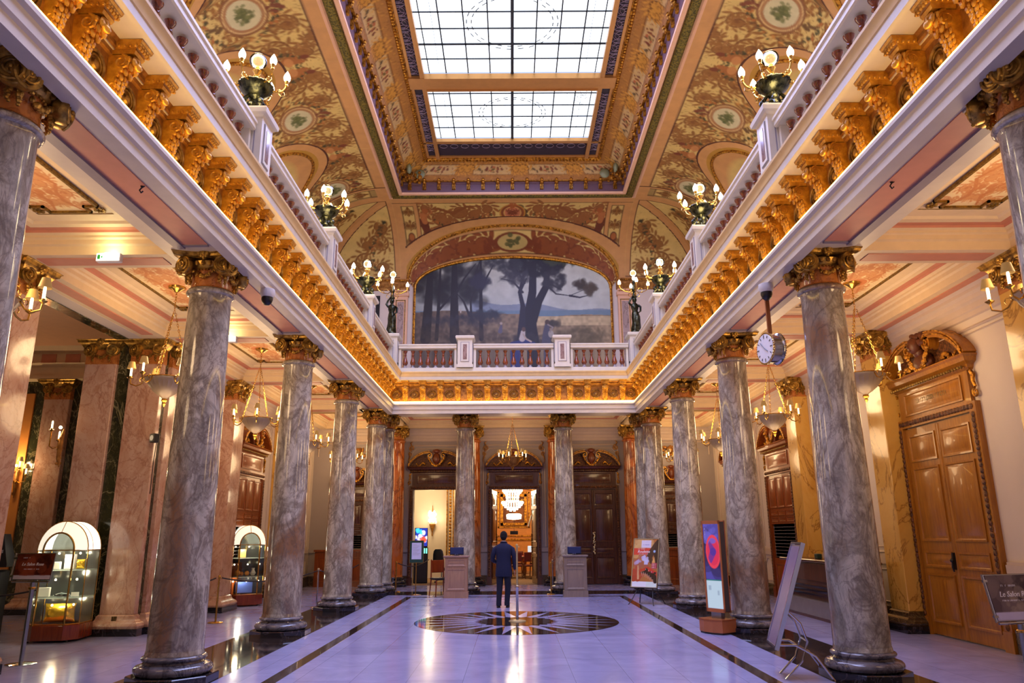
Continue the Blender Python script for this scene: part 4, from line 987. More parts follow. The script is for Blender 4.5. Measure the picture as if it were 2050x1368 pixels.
def pilaster(label, loc, rz, w, d, mat, group=None, sides=True, inner=None):
    t = thing('pilaster', label, 'pilaster', loc, rz, group)
    obj('shaft', B().bevbox(-w/2, w/2, -d, .0, .34, 4.85, .012), mat, t, smooth=.3)
    b = B(); 
    b.loft([[(-w/2-k, .0, z), (w/2+k, .0, z), (w/2+k, -d-k, z), (-w/2-k, -d-k, z)] for z, k in ((.12, .12), (.16, .135), (.2, .12), (.23, .08), (.25, .05), (.28, .035), (.32, .03), (.345, .0))], True, True)
    obj('base', b, mat if mat != M['yellow'] else M['darkbase'], t, smooth=.6)
    obj('plinth', B().box(-w/2-.14, w/2+.14, -d-.14, 0, 0, .12), M['black'], t, smooth=0)
    if inner: obj('inset_strip', B().box(-inner/2, inner/2, -d-.004, -d+.02, .36, 4.8), M['green'], t, smooth=0)
    F = [(0, w/2-.06, d+.05)]
    if sides: F += [(PI/2, d/2-.02, w/2+.05), (-PI/2, d/2-.02, w/2+.05)]
    pil_cap(t, w, d, 4.84, F)
    return t
for i, y in enumerate(COLY[:5]):
    lab = ['nearest yellow marble pilaster on the right wall, mostly behind the near right column', 'yellow marble pilaster on the right wall nearer the camera than the big oak door', 'yellow marble pilaster between the oak door and the desk on the right', 'yellow marble pilaster past the desk on the right wall', 'yellow marble pilaster at the far end of the right wall'][i]
    pilaster(lab, (WX, y, 0), -PI/2, .62, .34, M['yellow'], 'yellow pilasters on the right wall')
for i, y in enumerate(COLY[3:5]):
    lab = ['pink marble pilaster left of the far glass showcase', 'pink marble pilaster at the far end of the left wall'][i]
    pilaster(lab, (-WX, y, 0), PI/2, .66, .36, M['pink'] if i == 0 else M['yellow'])
# broad pier on the left, two pink pilasters with a green strip between
def pier(y, la, lb, lc):
    g = B().box(-8.15, -6.72, y-.36, y+.44, 0, 5.3); s_ = struct('wall_pier', g, M['green']); s_.name = 'wall_left'
    pilaster(la, (-7.87, y-.30, 0), 0, .60, .14, M['pink'], sides=False)
    pilaster(lb, (-7.0, y-.30, 0), 0, .62, .14, M['pink'], sides=False)
    pilaster(lc, (-6.74, y+.12, 0), PI/2, .52, .10, M['pink'], sides=False)
pier(14.2, 'wide pink marble pilaster on the pier behind the near showcase, left of the green strip', 'pink marble pilaster on the pier behind the near showcase, right of the green strip', 'pink marble pilaster on the aisle side of the pier behind the near showcase')
pier(9.55, 'pink marble pilaster on the near left pier, left part hidden by the near column', 'pink marble pilaster on the near left pier beside the wall lamp', 'pink marble pilaster on the aisle side of the near left pier')
# green bands overhead
struct('trim_60', B().box(-7.55, -7.32, YB, 14.0, 5.285, 5.31), M['green'])
# entrance hall off to the left
AX = -15.5
struct('wall_annex', B().box(AX, -8.1, 17.6, 17.9, 0, 6.2), M['green']).name = 'wall_left'
struct('wall_annex', B().box(AX-.3, AX, 4, 17.9, 0, 6.2), M['wallcream']).name = 'wall_left'
struct('wall_annex', B().box(-8.15, -8.0, 14.1, 17.7, 0, 5.3), M['pink']).name = 'wall_left'
struct('ceiling', B().box(AX, -8.0, 3, 17.9, 6.1, 6.3), M['peach'])
struct('wall_annex', B().box(AX, -8.15, 3.7, 4.0, 0, 6.2), M['wallcream']).name = 'wall_left'
b = B(); z = 5.3
b.loft([[(AX, 17.6-d, zz) for d, zz in ((0, 5.3), (.25, 5.32), (.25, 5.4), (.15, 5.42), (.15, 5.62), (.25, 5.66), (.3, 5.7), (.12, 5.72), (.12, 5.98), (.3, 6.0), (.38, 6.1), (0, 6.1))], [(-8.1, 17.6-d, zz) for d, zz in ((0, 5.3), (.25, 5.32), (.25, 5.4), (.15, 5.42), (.15, 5.62), (.25, 5.66), (.3, 5.7), (.12, 5.72), (.12, 5.98), (.3, 6.0), (.38, 6.1), (0, 6.1))]], True, True)
struct('trim_61', b, M['cream'], .4)
b = B()
for i in range(12): b.box(-14.9+i*.58, -14.55+i*.58, 17.6-.14, 17.6-.1, 5.74, 5.95)
struct('trim_62', b, M['salmon'])
for x, l in ((-10.9, 'pink marble pilaster beyond the left pier, right of the lit wall lamp'), (-12.4, 'pink marble pilaster in the left hall, left of the lit wall lamp')): pilaster(l, (x, 17.6, 0), 0, .62, .14, M['pink'], sides=False)
struct('trim_63', B().box(-11.75, -11.5, 17.56, 17.6, .3, 5.0), plain('orange_marble_strip', 'd08a44', .2))

# ------------------------------------------------------------------ frieze with gilt brackets and roundels
def bracket_b():
    """scroll console: back in the xz plane at y=0, projecting towards -y; top at z=0"""
    b = B()
    S = [(.20, -.01, .070), (.225, -.045, .074), (.215, -.09, .073), (.17, -.14, .068), (.125, -.19, .064), (.10, -.25, .060), (.095, -.31, .054), (.09, -.35, .046), (.06, -.385, .036)]
    rings = []
    for (o, z, w) in S:
        r = []
        for k in range(13):
            t = -1+2*k/12; x = w*t; dep = o*(1-.16*t*t)+.012*math.cos(t*9)
            r.append((x, -dep, z))
        r += [(w, 0, z), (-w, 0, z)]; rings.append(r)
    b.loft(rings, True, True)
    for s in (-1, 1):                                           # side spirals
        P = spiral_pts(.078, 1.8, 1, 22); b.tube([(s*.072, -.125+x, -.085+z) for x, z in P], [.014-.006*i/22 for i in range(23)], 5)
        P = spiral_pts(.045, 1.4, -1, 16); b.tube([(s*.052, -.055+x, -.32+z) for x, z in P], .009, 5)
    # acanthus leaf down the front
    for i in range(7):
        t = i/6; z = -.06-.30*t; o = np.interp(-z, [-q[1] for q in S], [q[0] for q in S])
        for s in (-1, 1):
            b.ball((s*(.045-.012*t), -o-.008, z-.01), .036*(1-.25*t), 6, 4, (1, .55, 1.3)); b.ball((s*.078*(1-.3*t), -o*.9, z), .022, 5, 4, (1, .8, 1.4))
        b.ball((0, -o-.02, z), .022, 6, 4, (.8, .7, 1.6))
    b.ball((0, -.24, -.10), .045, 8, 6, (1.2, .8, .8)); b.ball((0, -.225, -.03), .045, 8, 6, (1.4, .6, .6))
    for k in range(6): b.ball((.032*math.cos(k), -.075+.02*math.sin(k*2), -.40-.012*k), .030-.003*k, 6, 4)
    return b
BRM = mesh('bracket', bracket_b(), M['goldB'])
cb = B(); cb.loft([[(-w, .0, z), (w, .0, z), (w, -d, z), (-w, -d, z)] for z, w, d in ((0, .078, .235), (.03, .085, .25), (.05, .082, .245), (.10, .105, .30), (.13, .11, .31))], True, True)
for i in range(5):
    for k in range(2): cb.ball((-.08+.04*i, -.28, .055+.035*k), .018, 5, 4)
for s in (-1, 1):
    for i in range(5): cb.ball((s*.098, -.05-.05*i, .07), .016, 5, 4)
BCM = mesh('bracket_cap', cb, M['goldB'], .5)
rb = B()
for R_, r_ in ((.125, .022), (.085, .010)):
    rb.tube([(R_*math.cos(2*PI*k/24), -.012, R_*math.sin(2*PI*k/24)) for k in range(25)], r_, 6, False)
rb.lathe([(0, .03), (.04, .025), (.055, .0)], seg=16); rb.v[-48:] = [(p[0], -p[2], p[1]) for p in rb.v[-48:]]
RNM = mesh('roundel', rb, gold('roundel_gilding', '9a7438', '5a3c18', .4, .6, .3, 40))
F0 = HX+.12; FYF = YF+.12
def fpos():
    L = []
    for i in range(-1, 4):
        y0 = COLY[i]+.19 if i >= 0 else 1.24; y1 = COLY[i+1]-.19
        L += list(np.linspace(y0, y1, 8))
    return [y for y in L if y > 1.0]
YP = fpos()
fr_l = thing('gilded_frieze', 'gilded frieze of scroll brackets and roundels along the left gallery', 'frieze', (-F0, 0, 0), 0)
fr_r = thing('gilded_frieze', 'gilded frieze of scroll brackets and roundels along the right gallery', 'frieze', (F0, 0, 0), 0)
fr_f = thing('gilded_frieze', 'gilded frieze of scroll brackets and roundels across the far gallery', 'frieze', (0, FYF, 0), 0)
obj('frieze_field', B().box(-.1, 0, YB, FYF, 5.49, 6.0), M['goldfield'], fr_l); obj('frieze_field', B().box(0, .1, YB, FYF, 5.49, 6.0), M['goldfield'], fr_r)
obj('frieze_field', B().box(-F0, F0, 0, .1, 5.49, 6.0), M['goldfield'], fr_f)
def band_b(p):
    b = B(); pr = [(0, 5.97), (.02, 5.98), (.03, 6.0), (.06, 6.03), (.06, 6.06), (.08, 6.10), (0, 6.10)]
    return b
mb = B(); mb.loft([[(d, YB, z), (d, YF+.04, z)] for d, z in [(0, 5.95), (.03, 5.96), (.035, 6.0), (.07, 6.03), (.07, 6.07), (.10, 6.10)]], closed=False)
obj('moulding', mb, M['goldfield'], fr_l)
mb2 = B(); mb2.merge(mb); mb2.xf(Matrix.Diagonal((-1, 1, 1, 1))); obj('moulding', mb2, M['goldfield'], fr_r)
mb3 = B(); mb3.loft([[(-F0, -d, z), (F0, -d, z)] for d, z in [(0, 5.95), (.03, 5.96), (.035, 6.0), (.07, 6.03), (.07, 6.07), (.10, 6.10)]], closed=False); obj('moulding', mb3, M['goldfield'], fr_f)
def put_bracket(par, x, y, rz):
    a = obj('bracket', BRM, None, par, (x, y, 5.965), (0, 0, rz)); c = obj('bracket_cap', BCM, None, a, (0, 0, 0))
for y in YP:
    if y < 21.75: put_bracket(fr_l, 0, y, PI/2); put_bracket(fr_r, 0, y, -PI/2)
for y0, y1 in zip(YP[:-1], YP[1:]):
    if y1-y0 > .45 and y1 < 21.8:
        obj('roundel', RNM, None, fr_l, (.005, (y0+y1)/2, 5.72), (0, 0, PI/2)); obj('roundel', RNM, None, fr_r, (-.005, (y0+y1)/2, 5.72), (0, 0, -PI/2))
XP = list(np.linspace(-3.24, -1.67, 4))+list(np.linspace(-1.32, 1.32, 6))+list(np.linspace(1.67, 3.24, 4))
for x in XP: put_bracket(fr_f, x, 0, 0)
for x0, x1 in zip(XP[:-1], XP[1:]):
    if x1-x0 > .4: obj('roundel', RNM, None, fr_f, ((x0+x1)/2, -.005, 5.72))
for x in (-3.5, 3.5): obj('roundel', RNM, None, fr_f, (x, -.005, 5.72))
# led strip on the ledge below the frieze
b = B(); u_sweep(b, [(.098, 5.41), (.085, 5.43), (.045, 5.495), (.02, 5.48), (.0, 5.43)], HX, YF, YB+.02)
o = obj('led_strip', b, M['led']); tag(o, 'glowing warm LED strip along the ledge under the gilded frieze', 'light strip')

# ------------------------------------------------------------------ balustrade
bp = [(.055, 0), (.055, .05), (.03, .07), (.026, .09), (.04, .11), (.066, .16), (.068, .20), (.05, .27), (.028, .36), (.026, .40), (.036, .42), (.026, .44), (.03, .49), (.05, .53), (.055, .56)]
BALM = mesh('baluster', B().lathe([(r, z) for r, z in bp if z >= .10], seg=12).xf(Matrix.Diagonal((1.2, 1.2, 1, 1))), M['baluster'])
BFM = mesh('baluster_foot', B().lathe([(.062, 0), (.062, .05), (.045, .06), (.03, .08), (.035, .115)], seg=8).lathe([(.060, .215), (.045, .285), (.03, .34)], seg=12), M['balfoot'])
BZ = 6.53; PW = .44
def balus(label, p0, p1, n, rz):
    """run from p0 to p1 along local x"""
    L = math.hypot(p1[0]-p0[0], p1[1]-p0[1])-.075; t = thing('balustrade', label, 'balustrade', ((p0[0]+p1[0])/2, (p0[1]+p1[1])/2, BZ), rz, None)
    obj('rail', B().loft([[(-L/2, y, z) for y, z in R_] for R_ in ([(-.13, .60), (-.15, .62), (-.15, .68), (-.17, .70), (-.17, .74), (.17, .74), (.17, .70), (.15, .68), (.15, .62), (.13, .60)],)]+[[(L/2, y, z) for y, z in [(-.13, .60), (-.15, .62), (-.15, .68), (-.17, .70), (-.17, .74), (.17, .74), (.17, .70), (.15, .68), (.15, .62), (.13, .60)]]], True, True), M['white'], t, smooth=.3)
    for s in (-1, 1): obj('end_block', B().box(min(s*L/2, s*(L/2-.07)), max(s*L/2, s*(L/2-.07)), -.09, .09, 0, .60), M['white'], t, smooth=0)
    for i in range(n):
        x = -L/2+.07+(L-.14)*(i+.5)/n; a = obj('baluster', BALM, None, t, (x, 0, 0)); obj('foot', BFM, None, a)
        a['label'] = 'red marble baluster'
    return t
def pedestal(label, x, y, h=.98, w=PW, group='white balustrade pedestals'):
    t = thing('pedestal', label, 'pedestal', (x, y, BZ), 0, group)
    obj('body', B().box(-w/2, w/2, -w/2, w/2, 0, h-.12).box(-w/2-.03, w/2+.03, -w/2-.03, w/2+.03, 0, .09), M['white'], t, smooth=0)
    obj('cap', B().loft([[(-q, -q, z), (q, -q, z), (q, q, z), (-q, q, z)] for z, q in ((h-.14, w/2), (h-.11, w/2+.02), (h-.09, w/2+.06), (h-.03, w/2+.07), (h-.02, w/2+.055), (h, w/2+.055))], True, True), M['white'], t, smooth=.3)
    for a in range(4):
        R = Euler((0, 0, a*PI/2)).to_matrix().to_4x4()
        q = B().box(-.13, .13, -w/2-.012, -w/2, .17, h-.2); q.xf(R); obj('panel_frame', q, M['lilac'], t, smooth=0)
        q = B().box(-.115, .115, -w/2-.018, -w/2, .185, h-.215); q.xf(R); obj('panel', q, M['white'], t, smooth=0)
        q = B().box(-.06, .06, -w/2-.024, -w/2, .24, h-.27); q.xf(R); obj('inlay', q, M['lilac'] if False else marble_inlay, t, smooth=0)
    return t
marble_inlay = marble('inlay_marble', ['8c6c60', 'a08478'], '5a3c38', 4, .03)
BX = 3.76; BY = 22.0
pl = ['first', 'second', 'third']
for s, nm in ((-1, 'left'), (1, 'right')):
    ys = [1.05]+COLY[:4]+[21.85]
    for i in range(5):
        lab = '%s gallery balustrade section %s' % (nm, ['nearest the camera, out at the frame edge', 'running up to the nearest visible candelabrum', 'between the nearest and middle candelabra', 'between the middle and far candelabra', 'ending at the statue lamp'][i])
        balus(lab, (s*BX, ys[i]+PW/2), (s*BX, ys[i+1]-(PW/2 if i < 4 else .2)), 12 if i < 4 else 10, PI/2)
    for i, y in enumerate(COLY[:4]):
        lab = 'white pedestal on the %s balustrade under the %s candelabrum' % (nm, ['unseen nearest', 'nearest', 'middle', 'farthest'][i]) if i else 'white pedestal on the %s balustrade closest to the camera' % nm
        pedestal(lab, s*BX, y)
    pedestal('white corner pedestal carrying the statue lamp on the %s' % nm, s*3.76, 21.98, 1.05, .48)
pedestal('white pedestal on the far balustrade, left of centre', -1.47, BY); pedestal('white pedestal on the far balustrade, right of centre', 1.47, BY)
balus('left section of the far balustrade with seven balusters', (-3.52, BY), (-1.69, BY), 7, 0)
balus('middle section of the far balustrade with nine balusters', (-1.25, BY), (1.25, BY), 9, 0)
balus('right section of the far balustrade with seven balusters', (1.69, BY), (3.52, BY), 7, 0)

# ------------------------------------------------------------------ candelabra
def flame_b(r=.05, h=.17): return B().lathe([(.022, 0), (.044*r/.05, .02), (r, .055), (r*.96, .08), (r*.7, .115), (r*.35, .145), (.004, h)], seg=12)
FLM = mesh('flame_bulb', flame_b(), M['flame'])
hb = B().lathe([(.03, 0), (.018, .03), (.03, .05), (.026, .09)], seg=9); HOLM = mesh('bulb_holder', hb, M['brass'])
def arm_pts(r0, r1, z0, z1, n=14):
    P = []
    for i in range(n+1):
        t = i/n; P.append((r0+(r1-r0)*(1-(1-t)**1.6), 0, z0+(z1-z0)*t**2.2-.07*math.sin(PI*t)))
    return P
def candelabrum(label, loc):
    t = thing('candelabrum', label, 'candelabrum', loc, 0, 'bronze candelabra on the balustrade pedestals')
    b = B().lathe([(.22, 0), (.22, .02), (.15, .05), (.07, .08), (.06, .14), (.09, .18), (.07, .24), (.10, .30)], seg=16)
    for k in range(4):
        a = PI/4+k*PI/2; c, s = math.cos(a), math.sin(a)
        b.tube([(.19*c, .19*s, .02), (.20*c, .20*s, .08), (.13*c, .13*s, .15), (.15*c, .15*s, .22), (.09*c, .09*s, .30)], [.035, .03, .04, .035, .02], 7)
        b.ball((.17*c, .17*s, .17), .05, 8, 6, (1, 1, 1.2)); b.ball((.21*c, .21*s, .04), .04, 7, 5)
        b.ball((.15*math.cos(a+.78), .15*math.sin(a+.78), .09), .055, 8, 6)
    obj('figure_base', b, M['bronze'], t)
    b = B().lathe([(.07, .28), (.12, .31), (.19, .37), (.225, .43), (.235, .46), (.25, .475), (.24, .49), (.18, .48), (.1, .5)], seg=40, flute=.03, fn=20)
    obj('bowl', b, M['bronze'], t)
    b = B().lathe([(.10, .48), (.05, .53), (.035, .56), (.06, .60), (.06, .63), (.03, .66), (.05, .70), (.07, .73), (.035, .76), (.03, .8)], seg=12)
    for k in range(5): a = k*2*PI/5; b.ball((.06*math.cos(a), .06*math.sin(a), .58), .03, 6, 4)
    obj('stem', b, M['brass'], t)
    obj('glass_globe', B().ball((0, 0, .90), .125, 20, 14, (1, 1, .92)), M['globe'], t)
    for k in range(6):
        a = k*PI/3+.35; r = .42; ab = B(); P = arm_pts(.12, r, .50, .60); ab.tube(P, .014, 6); ab.tube([(p[0], p[1], p[2]) for p in [(r-.1, 0, .50), (r-.03, 0, .46), (r-.02, 0, .42), (r-.07, 0, .40), (r-.1, 0, .43)]], .009, 5); ab.ball((.22, 0, .49), .028, 6, 4); ab.ball((.3, 0, .47), .02, 6, 4)
        am = obj('arm', ab, M['brass'], t, rot=(0, 0, a)); am2 = obj('bulb_holder', HOLM, None, am, (r, 0, .58)); obj('flame_bulb', FLM, None, am, (r, 0, .655))
    return t
cnl = {0: 'six-lamp bronze candelabrum nearest the camera on the %s balustrade', 1: 'six-lamp bronze candelabrum in the middle of the %s balustrade row', 2: 'six-lamp bronze candelabrum farthest along the %s balustrade, before the statue lamp'}
cd0 = None
for s, nm in ((-1, 'left'), (1, 'right')):
    for i in range(3):
        L = (s*BX, COLY[i+1], BZ+.985)
        if cd0 is None: c_ = cd0 = candelabrum(cnl[i] % nm, L)
        else: c_ = dup(cd0, L, .25*i+(.5 if s > 0 else 0), cnl[i] % nm)
        light('candelabrum_light', (L[0], L[1], L[2]+.95), 72*K_LAMP, WARM2, .3)
        light('candelabrum_light', (L[0]-s*.1, L[1]-.3, L[2]+.2), 14*K_LAMP, WARM2, .15)
def statue_lamp(label, loc, s):
    t = thing('statue_lamp', label, 'lamp', loc, 0)
    obj('base', B().lathe([(.2, 0), (.2, .03), (.16, .05), (.15, .08)], seg=16), M['bronze'], t)
    b = B()
    # draped figure: long skirt, waist, chest, raised arms
    rings = []
    for z, rx, ry, ox in ((.06, .15, .13, 0), (.2, .14, .12, .01), (.38, .12, .10, .02), (.55, .125, .10, .02), (.66, .10, .08, .01), (.74, .085, .07, 0), (.82, .11, .085, 0), (.90, .12, .085, 0), (.96, .09, .07, 0), (.99, .045, .045, 0), (1.03, .04, .04, 0)):
        rings.append([(ox+rx*math.cos(a)*(1+.10*math.cos(a*7+z*5)*(z < .7)), ry*math.sin(a)*(1+.10*math.cos(a*7+z*5)*(z < .7)), z) for a in np.linspace(0, 2*PI, 24, endpoint=False)])
    b.loft(rings, True, True)
    for q in (-1, 1): b.tube([(q*.11, 0, .92), (q*.17, -.03, .86), (q*.16, -.06, .72), (q*.1, -.1, .66)] if q > 0 else [(q*.11, 0, .92), (q*.17, 0, 1.0), (q*.12, 0, 1.12), (q*.06, 0, 1.2)], [.04, .036, .03, .02], 8)
    b.ball((0, -.01, 1.09), .075, 12, 9, (.9, 1, 1.15)); b.ball((0, .03, 1.12), .07, 10, 7)
    obj('figure', b, M['bronze'], t)
    b = B().lathe([(.05, 1.14), (.09, 1.2), (.05, 1.26), (.04, 1.36), (.08, 1.42), (.05, 1.5), (.03, 1.62), (.05, 1.68), (.04, 1.72)], seg=12)
    obj('stem', b, M['bronze'], t)
    for k in range(4):
        a = k*PI/2+.12; r = .46 if k % 2 == 0 else .3; ab = B(); ab.tube([(.04, 0, 1.42), (.14, 0, 1.34), (.28*r/.46, 0, 1.36), (r-.04, 0, 1.44), (r, 0, 1.5), (r, 0, 1.54)], .013, 6)
        ab.tube([(.2*r/.46+.07*math.cos(q), 0, 1.42+.07*math.sin(q)) for q in np.linspace(-2, 3.2, 14)], .009, 5); ab.tube([(.12+.06*math.cos(q), 0, 1.26+.06*math.sin(q)) for q in np.linspace(-2, 3.2, 12)], .009, 5)
        am = obj('arm', ab, M['brass'], t, rot=(0, 0, a)); obj('bulb_holder', HOLM, None, am, (r, 0, 1.5)); obj('flame_bulb', FLM, None, am, (r, 0, 1.575))
    obj('flame_bulb', FLM, None, t, (0, -.03, 1.74)); obj('glass_globe', B().ball((0, 0.02, 1.98), .12, 18, 12), M['globe'], t)
    light('statue_lamp_light', (loc[0], loc[1], loc[2]+1.95), 30*K_LAMP, WARM2, .2)
    return t
statue_lamp('bronze statue of a woman holding lamps on the far left corner pedestal', (-3.76, 21.98, BZ+1.055), -1)
statue_lamp('bronze statue of a woman holding lamps on the far right corner pedestal', (3.76, 21.98, BZ+1.055), 1)

# ------------------------------------------------------------------ doors
CARV = gold('carved_walnut_relief', '7a4a22', '3a1c0e', .4, .1, .9, 70)
def arc_scroll(b, s, W=1.2, n=22, t=.05, d0=-.14, d1=0):
    """half of a broken segmental pediment, curling into a scroll near the centre"""
    P = []
    for i in range(n+1):
        u = i/n; a = PI*.5*(1-u); x = s*(.30+(W-.30)*math.cos(PI/2-u*0+0)*0+ (W-.30)*(1-u)); z = .52*math.sin((u)**.75*PI/2)
        P.append((x, z))
    cx, cz = P[-1][0], P[-1][1]-.11
    for i in range(1, 20):
        a = PI/2+s*0+i*.36; r = .11*(1-i/26); P.append((cx-s*r*math.sin(i*.36), cz+r*math.cos(i*.36)))
    return P
def thick_line(b, P, w, y0, y1):
    """ribbon of width w along P (xz), from y0 to y1"""
    R = []
    for i, (x, z) in enumerate(P):
        a = P[max(0, i-1)]; c = P[min(len(P)-1, i+1)]; dx, dz = c[0]-a[0], c[1]-a[1]; L = math.hypot(dx, dz)+1e-9; nx, nz = -dz/L*w/2, dx/L*w/2
        R.append([(x+nx, y0, z+nz), (x-nx, y0, z-nz), (x-nx, y1, z-nz), (x+nx, y1, z+nz)])
    return b.loft(R, True, True)
def leaf_mesh(w, h, mat, lay, t=.05):
    b = B(); b.box(0, w, -t/2, t/2, 0, h); return b
def panel_block(b, x0, x1, z0, z1, y, t=.02):
    """raised and fielded panel on the face at y (facing -y)"""
    b.loft([[(x0+i, yy, z0+i), (x1-i, yy, z0+i), (x1-i, yy, z1-i), (x0+i, yy, z1-i)] for i, yy in ((0, y), (.0, y-t), (.03, y-t*.9), (.045, y-.002), (.075, y-.004), (.10, y-t*.7))], False, True)
def door_leaf(par, x, w, h, mat, hinge_right=False, ang=0, handle=True, top=3):
    """leaf hinged at x; extends +w (or -w)"""
    L = obj('door_leaf', B().box(0, w, -.03, .03, .02, h) if not hinge_right else B().box(-w, 0, -.03, .03, .02, h), mat, par, (x, -.02, 0), (0, 0, ang), smooth=0)
    x0, x1 = (.10, w-.08) if not hinge_right else (-w+.08, -.10)
    pb = B()
    for z0, z1 in ((.22, .98*h/3.4), (1.08*h/3.4, 1.34*h/3.4), (1.5*h/3.4, 2.72*h/3.4), (2.82*h/3.4, 3.28*h/3.4)): panel_block(pb, x0, x1, z0, z1, -.03); 
    pb2 = B().merge(pb); pb2.xf(Matrix.Diagonal((1, -1, 1, 1))); pb.merge(pb2)
    obj('panel', pb, mat, L, smooth=.4)
    return L
def door(name, loc, rz, label, sx=1, sz=1, W=2.35, mode='closed', mat=None, frmat=None, ornament='cartouche', lettering=None, ang=1.45, gilt=True, mirror=False):
    mat = mat or M['wood']; frmat = frmat or CARV
    t = sroot(name, loc, rz); t['label'] = label; t.scale = (sx, 1, sz)
    w = W/2; fw_ = .17; H = 3.45
    b = B(); b.box(-w, -w+fw_, -.09, .02, 0, H+.14).box(w-fw_, w, -.09, .02, 0, H+.14).box(-w+.002, w-.002, -.088, .018, H, H+.148)
    b.box(-w-.02, -w+fw_+.02, -.11, .02, 0, .28).box(w-fw_-.02, w+.02, -.11, .02, 0, .28)
    obj('frame', b, mat, t, smooth=0)
    cb_ = B(); zz = .34
    while zz < H: 
        for s in (-1, 1): cb_.ball((s*(w-fw_/2), -.095, zz), .045, 6, 4, (1, .5, 1.1))
        zz += .085
    xx = -w+.12
    while xx < w-.1: cb_.ball((xx, -.095, H+.075), .045, 6, 4, (1.1, .5, 1)); xx += .085
    obj('carving', cb_, frmat, t)
    obj('frieze_board', B().box(-w+.12, w-.12, -.06, .02, H+.15, H+.64), mat, t, smooth=0)
    pb = B(); panel_block(pb, -w+.3, w-.3, H+.2, H+.6, -.06, .02); obj('frieze_panel', pb, mat, t, smooth=.4)
    b = B(); b.loft([[(-w+.06-d, .02, z), (w-.06+d, .02, z), (w-.06+d, -.06-d, z), (-w+.06-d, -.06-d, z)] for z, d in ((H+.64, 0), (H+.67, .03), (H+.72, .05), (H+.76, .12), (H+.82, .14), (H+.85, .17), (H+.87, .16))], True, True)
    obj('cornice', b, mat, t, smooth=.3)
    b = B(); xx = -w+.06
    while xx < w-.05: b.ball((xx, -.14, H+.69), .026, 6, 4); xx += .075
    obj('bead_moulding', b, M['goldline'] if gilt else frmat, t)
    # side scroll consoles
    for s in (-1, 1):
        b = B(); P = [(s*(w-.05), H+.62), (s*(w+.0), H+.55), (s*(w-.02), H+.45), (s*(w+.02), H+.36)]; b.tube([(x, -.05, z) for x, z in P], [.03, .04, .03, .025], 6)
        Q = spiral_pts(.075, 1.7, s, 20); b.tube([(s*(w+.0)+x, -.05, H+.27+z) for x, z in Q], [.02-.008*i/20 for i in range(21)], 6); obj('side_scroll', b, M['gold'] if gilt else mat, t)
    zp = H+.87
    for s in (-1, 1):
        b = B(); P = [(x, z+zp) for x, z in arc_scroll(b, s, w+.06)]
        thick_line(b, P, .11, -.20, .0); obj('pediment_scroll', b, mat, t, smooth=.5)
        b = B(); thick_line(b, [(x, z+.0) for x, z in P], .028, -.225, -.19); 
        thick_line(b, [(x*1.0, z+.055) for x, z in P[:23]], .022, -.225, -.0); obj('gilt_edge', b, M['gold'] if gilt else frmat, t, smooth=.5)
    obj('pediment_back', B().prism([(-w-.0, zp)]+[(x, z+zp-.03) for x, z in arc_scroll(None, -1, w)[:23]]+[(x, z+zp-.03) for x, z in arc_scroll(None, 1, w)[:23]][::-1]+[(w, zp)], -.03, .015), frmat, t, smooth=0)
    b = B()
    if ornament == 'bust':
        b.ball((0, -.22, zp+.42), .13, 14, 11, (.85, .95, 1.15)); b.ball((0, -.16, zp+.30), .10, 10, 8); b.ball((0, -.10, zp+.12), .24, 14, 10, (1, .6, .75))
        b.ball((0, -.35, zp+.40), .022, 6, 5, (.8, 1, 1.5)); b.ball((0, -.33, zp+.33), .03, 6, 5, (1.3, .6, .4))
        for k in range(34):
            a = RNG.uniform(-.4, PI+.4); r = RNG.uniform(.11, .19); b.ball((r*math.cos(a), -.17+RNG.uniform(-.05, .08), zp+.47+r*math.sin(a)*.8), RNG.uniform(.04, .07), 7, 5)
        for s in (-1, 1):
            for k in range(7): b.ball((s*(.16+.03*k), -.12, zp+.36+.05*math.sin(k)), .06-.004*k, 7, 5)
        obj('carved_bust', b, plain('russet_carving', '5c3018', .45, var=.15, vs_=14, bump=.3), t)
    else:
        b.prism([(.30*math.cos(a)*(1+.12*math.cos(6*a)), zp+.30+.34*math.sin(a)*(1+.10*math.cos(6*a))) for a in np.linspace(0, 2*PI, 40, endpoint=False)], -.12, .0)
        b.ball((0, -.10, zp+.30), .22, 14, 10, (.85, .45, 1)); b.ball((0, -.12, zp+.58), .10, 10, 7, (1.5, .5, .8)); b.ball((0, -.1, zp+.06), .09, 10, 7)
        obj('cartouche', b, plain('russet_cartouche', '6e3416', .35, var=.2, vs_=14, bump=.3), t)
    b = B()
    for s in (-1, 1):
        for k in range(12):
            u = k/11; x = s*(.34-.30*u) if ornament == 'bust' else s*(.36*(1-u)); z = zp+.32-.30*math.sin(u*PI*.52)
            for q in range(2): b.ball((x+RNG.uniform(-.02, .02), -.2+RNG.uniform(-.02, .02), z+RNG.uniform(-.02, .02)), .04*RNG.uniform(.7, 1.1), 6, 4)
        for k in range(9): b.ball((s*(w*.45+k*.045), -.08, zp+.10+.05*math.sin(k*.9)-.004*k), .045-.002*k, 6, 4)
    obj('gilt_garland', b, M['gold'] if gilt else frmat, t)
    lw = (W-2*fw_)/2-.01
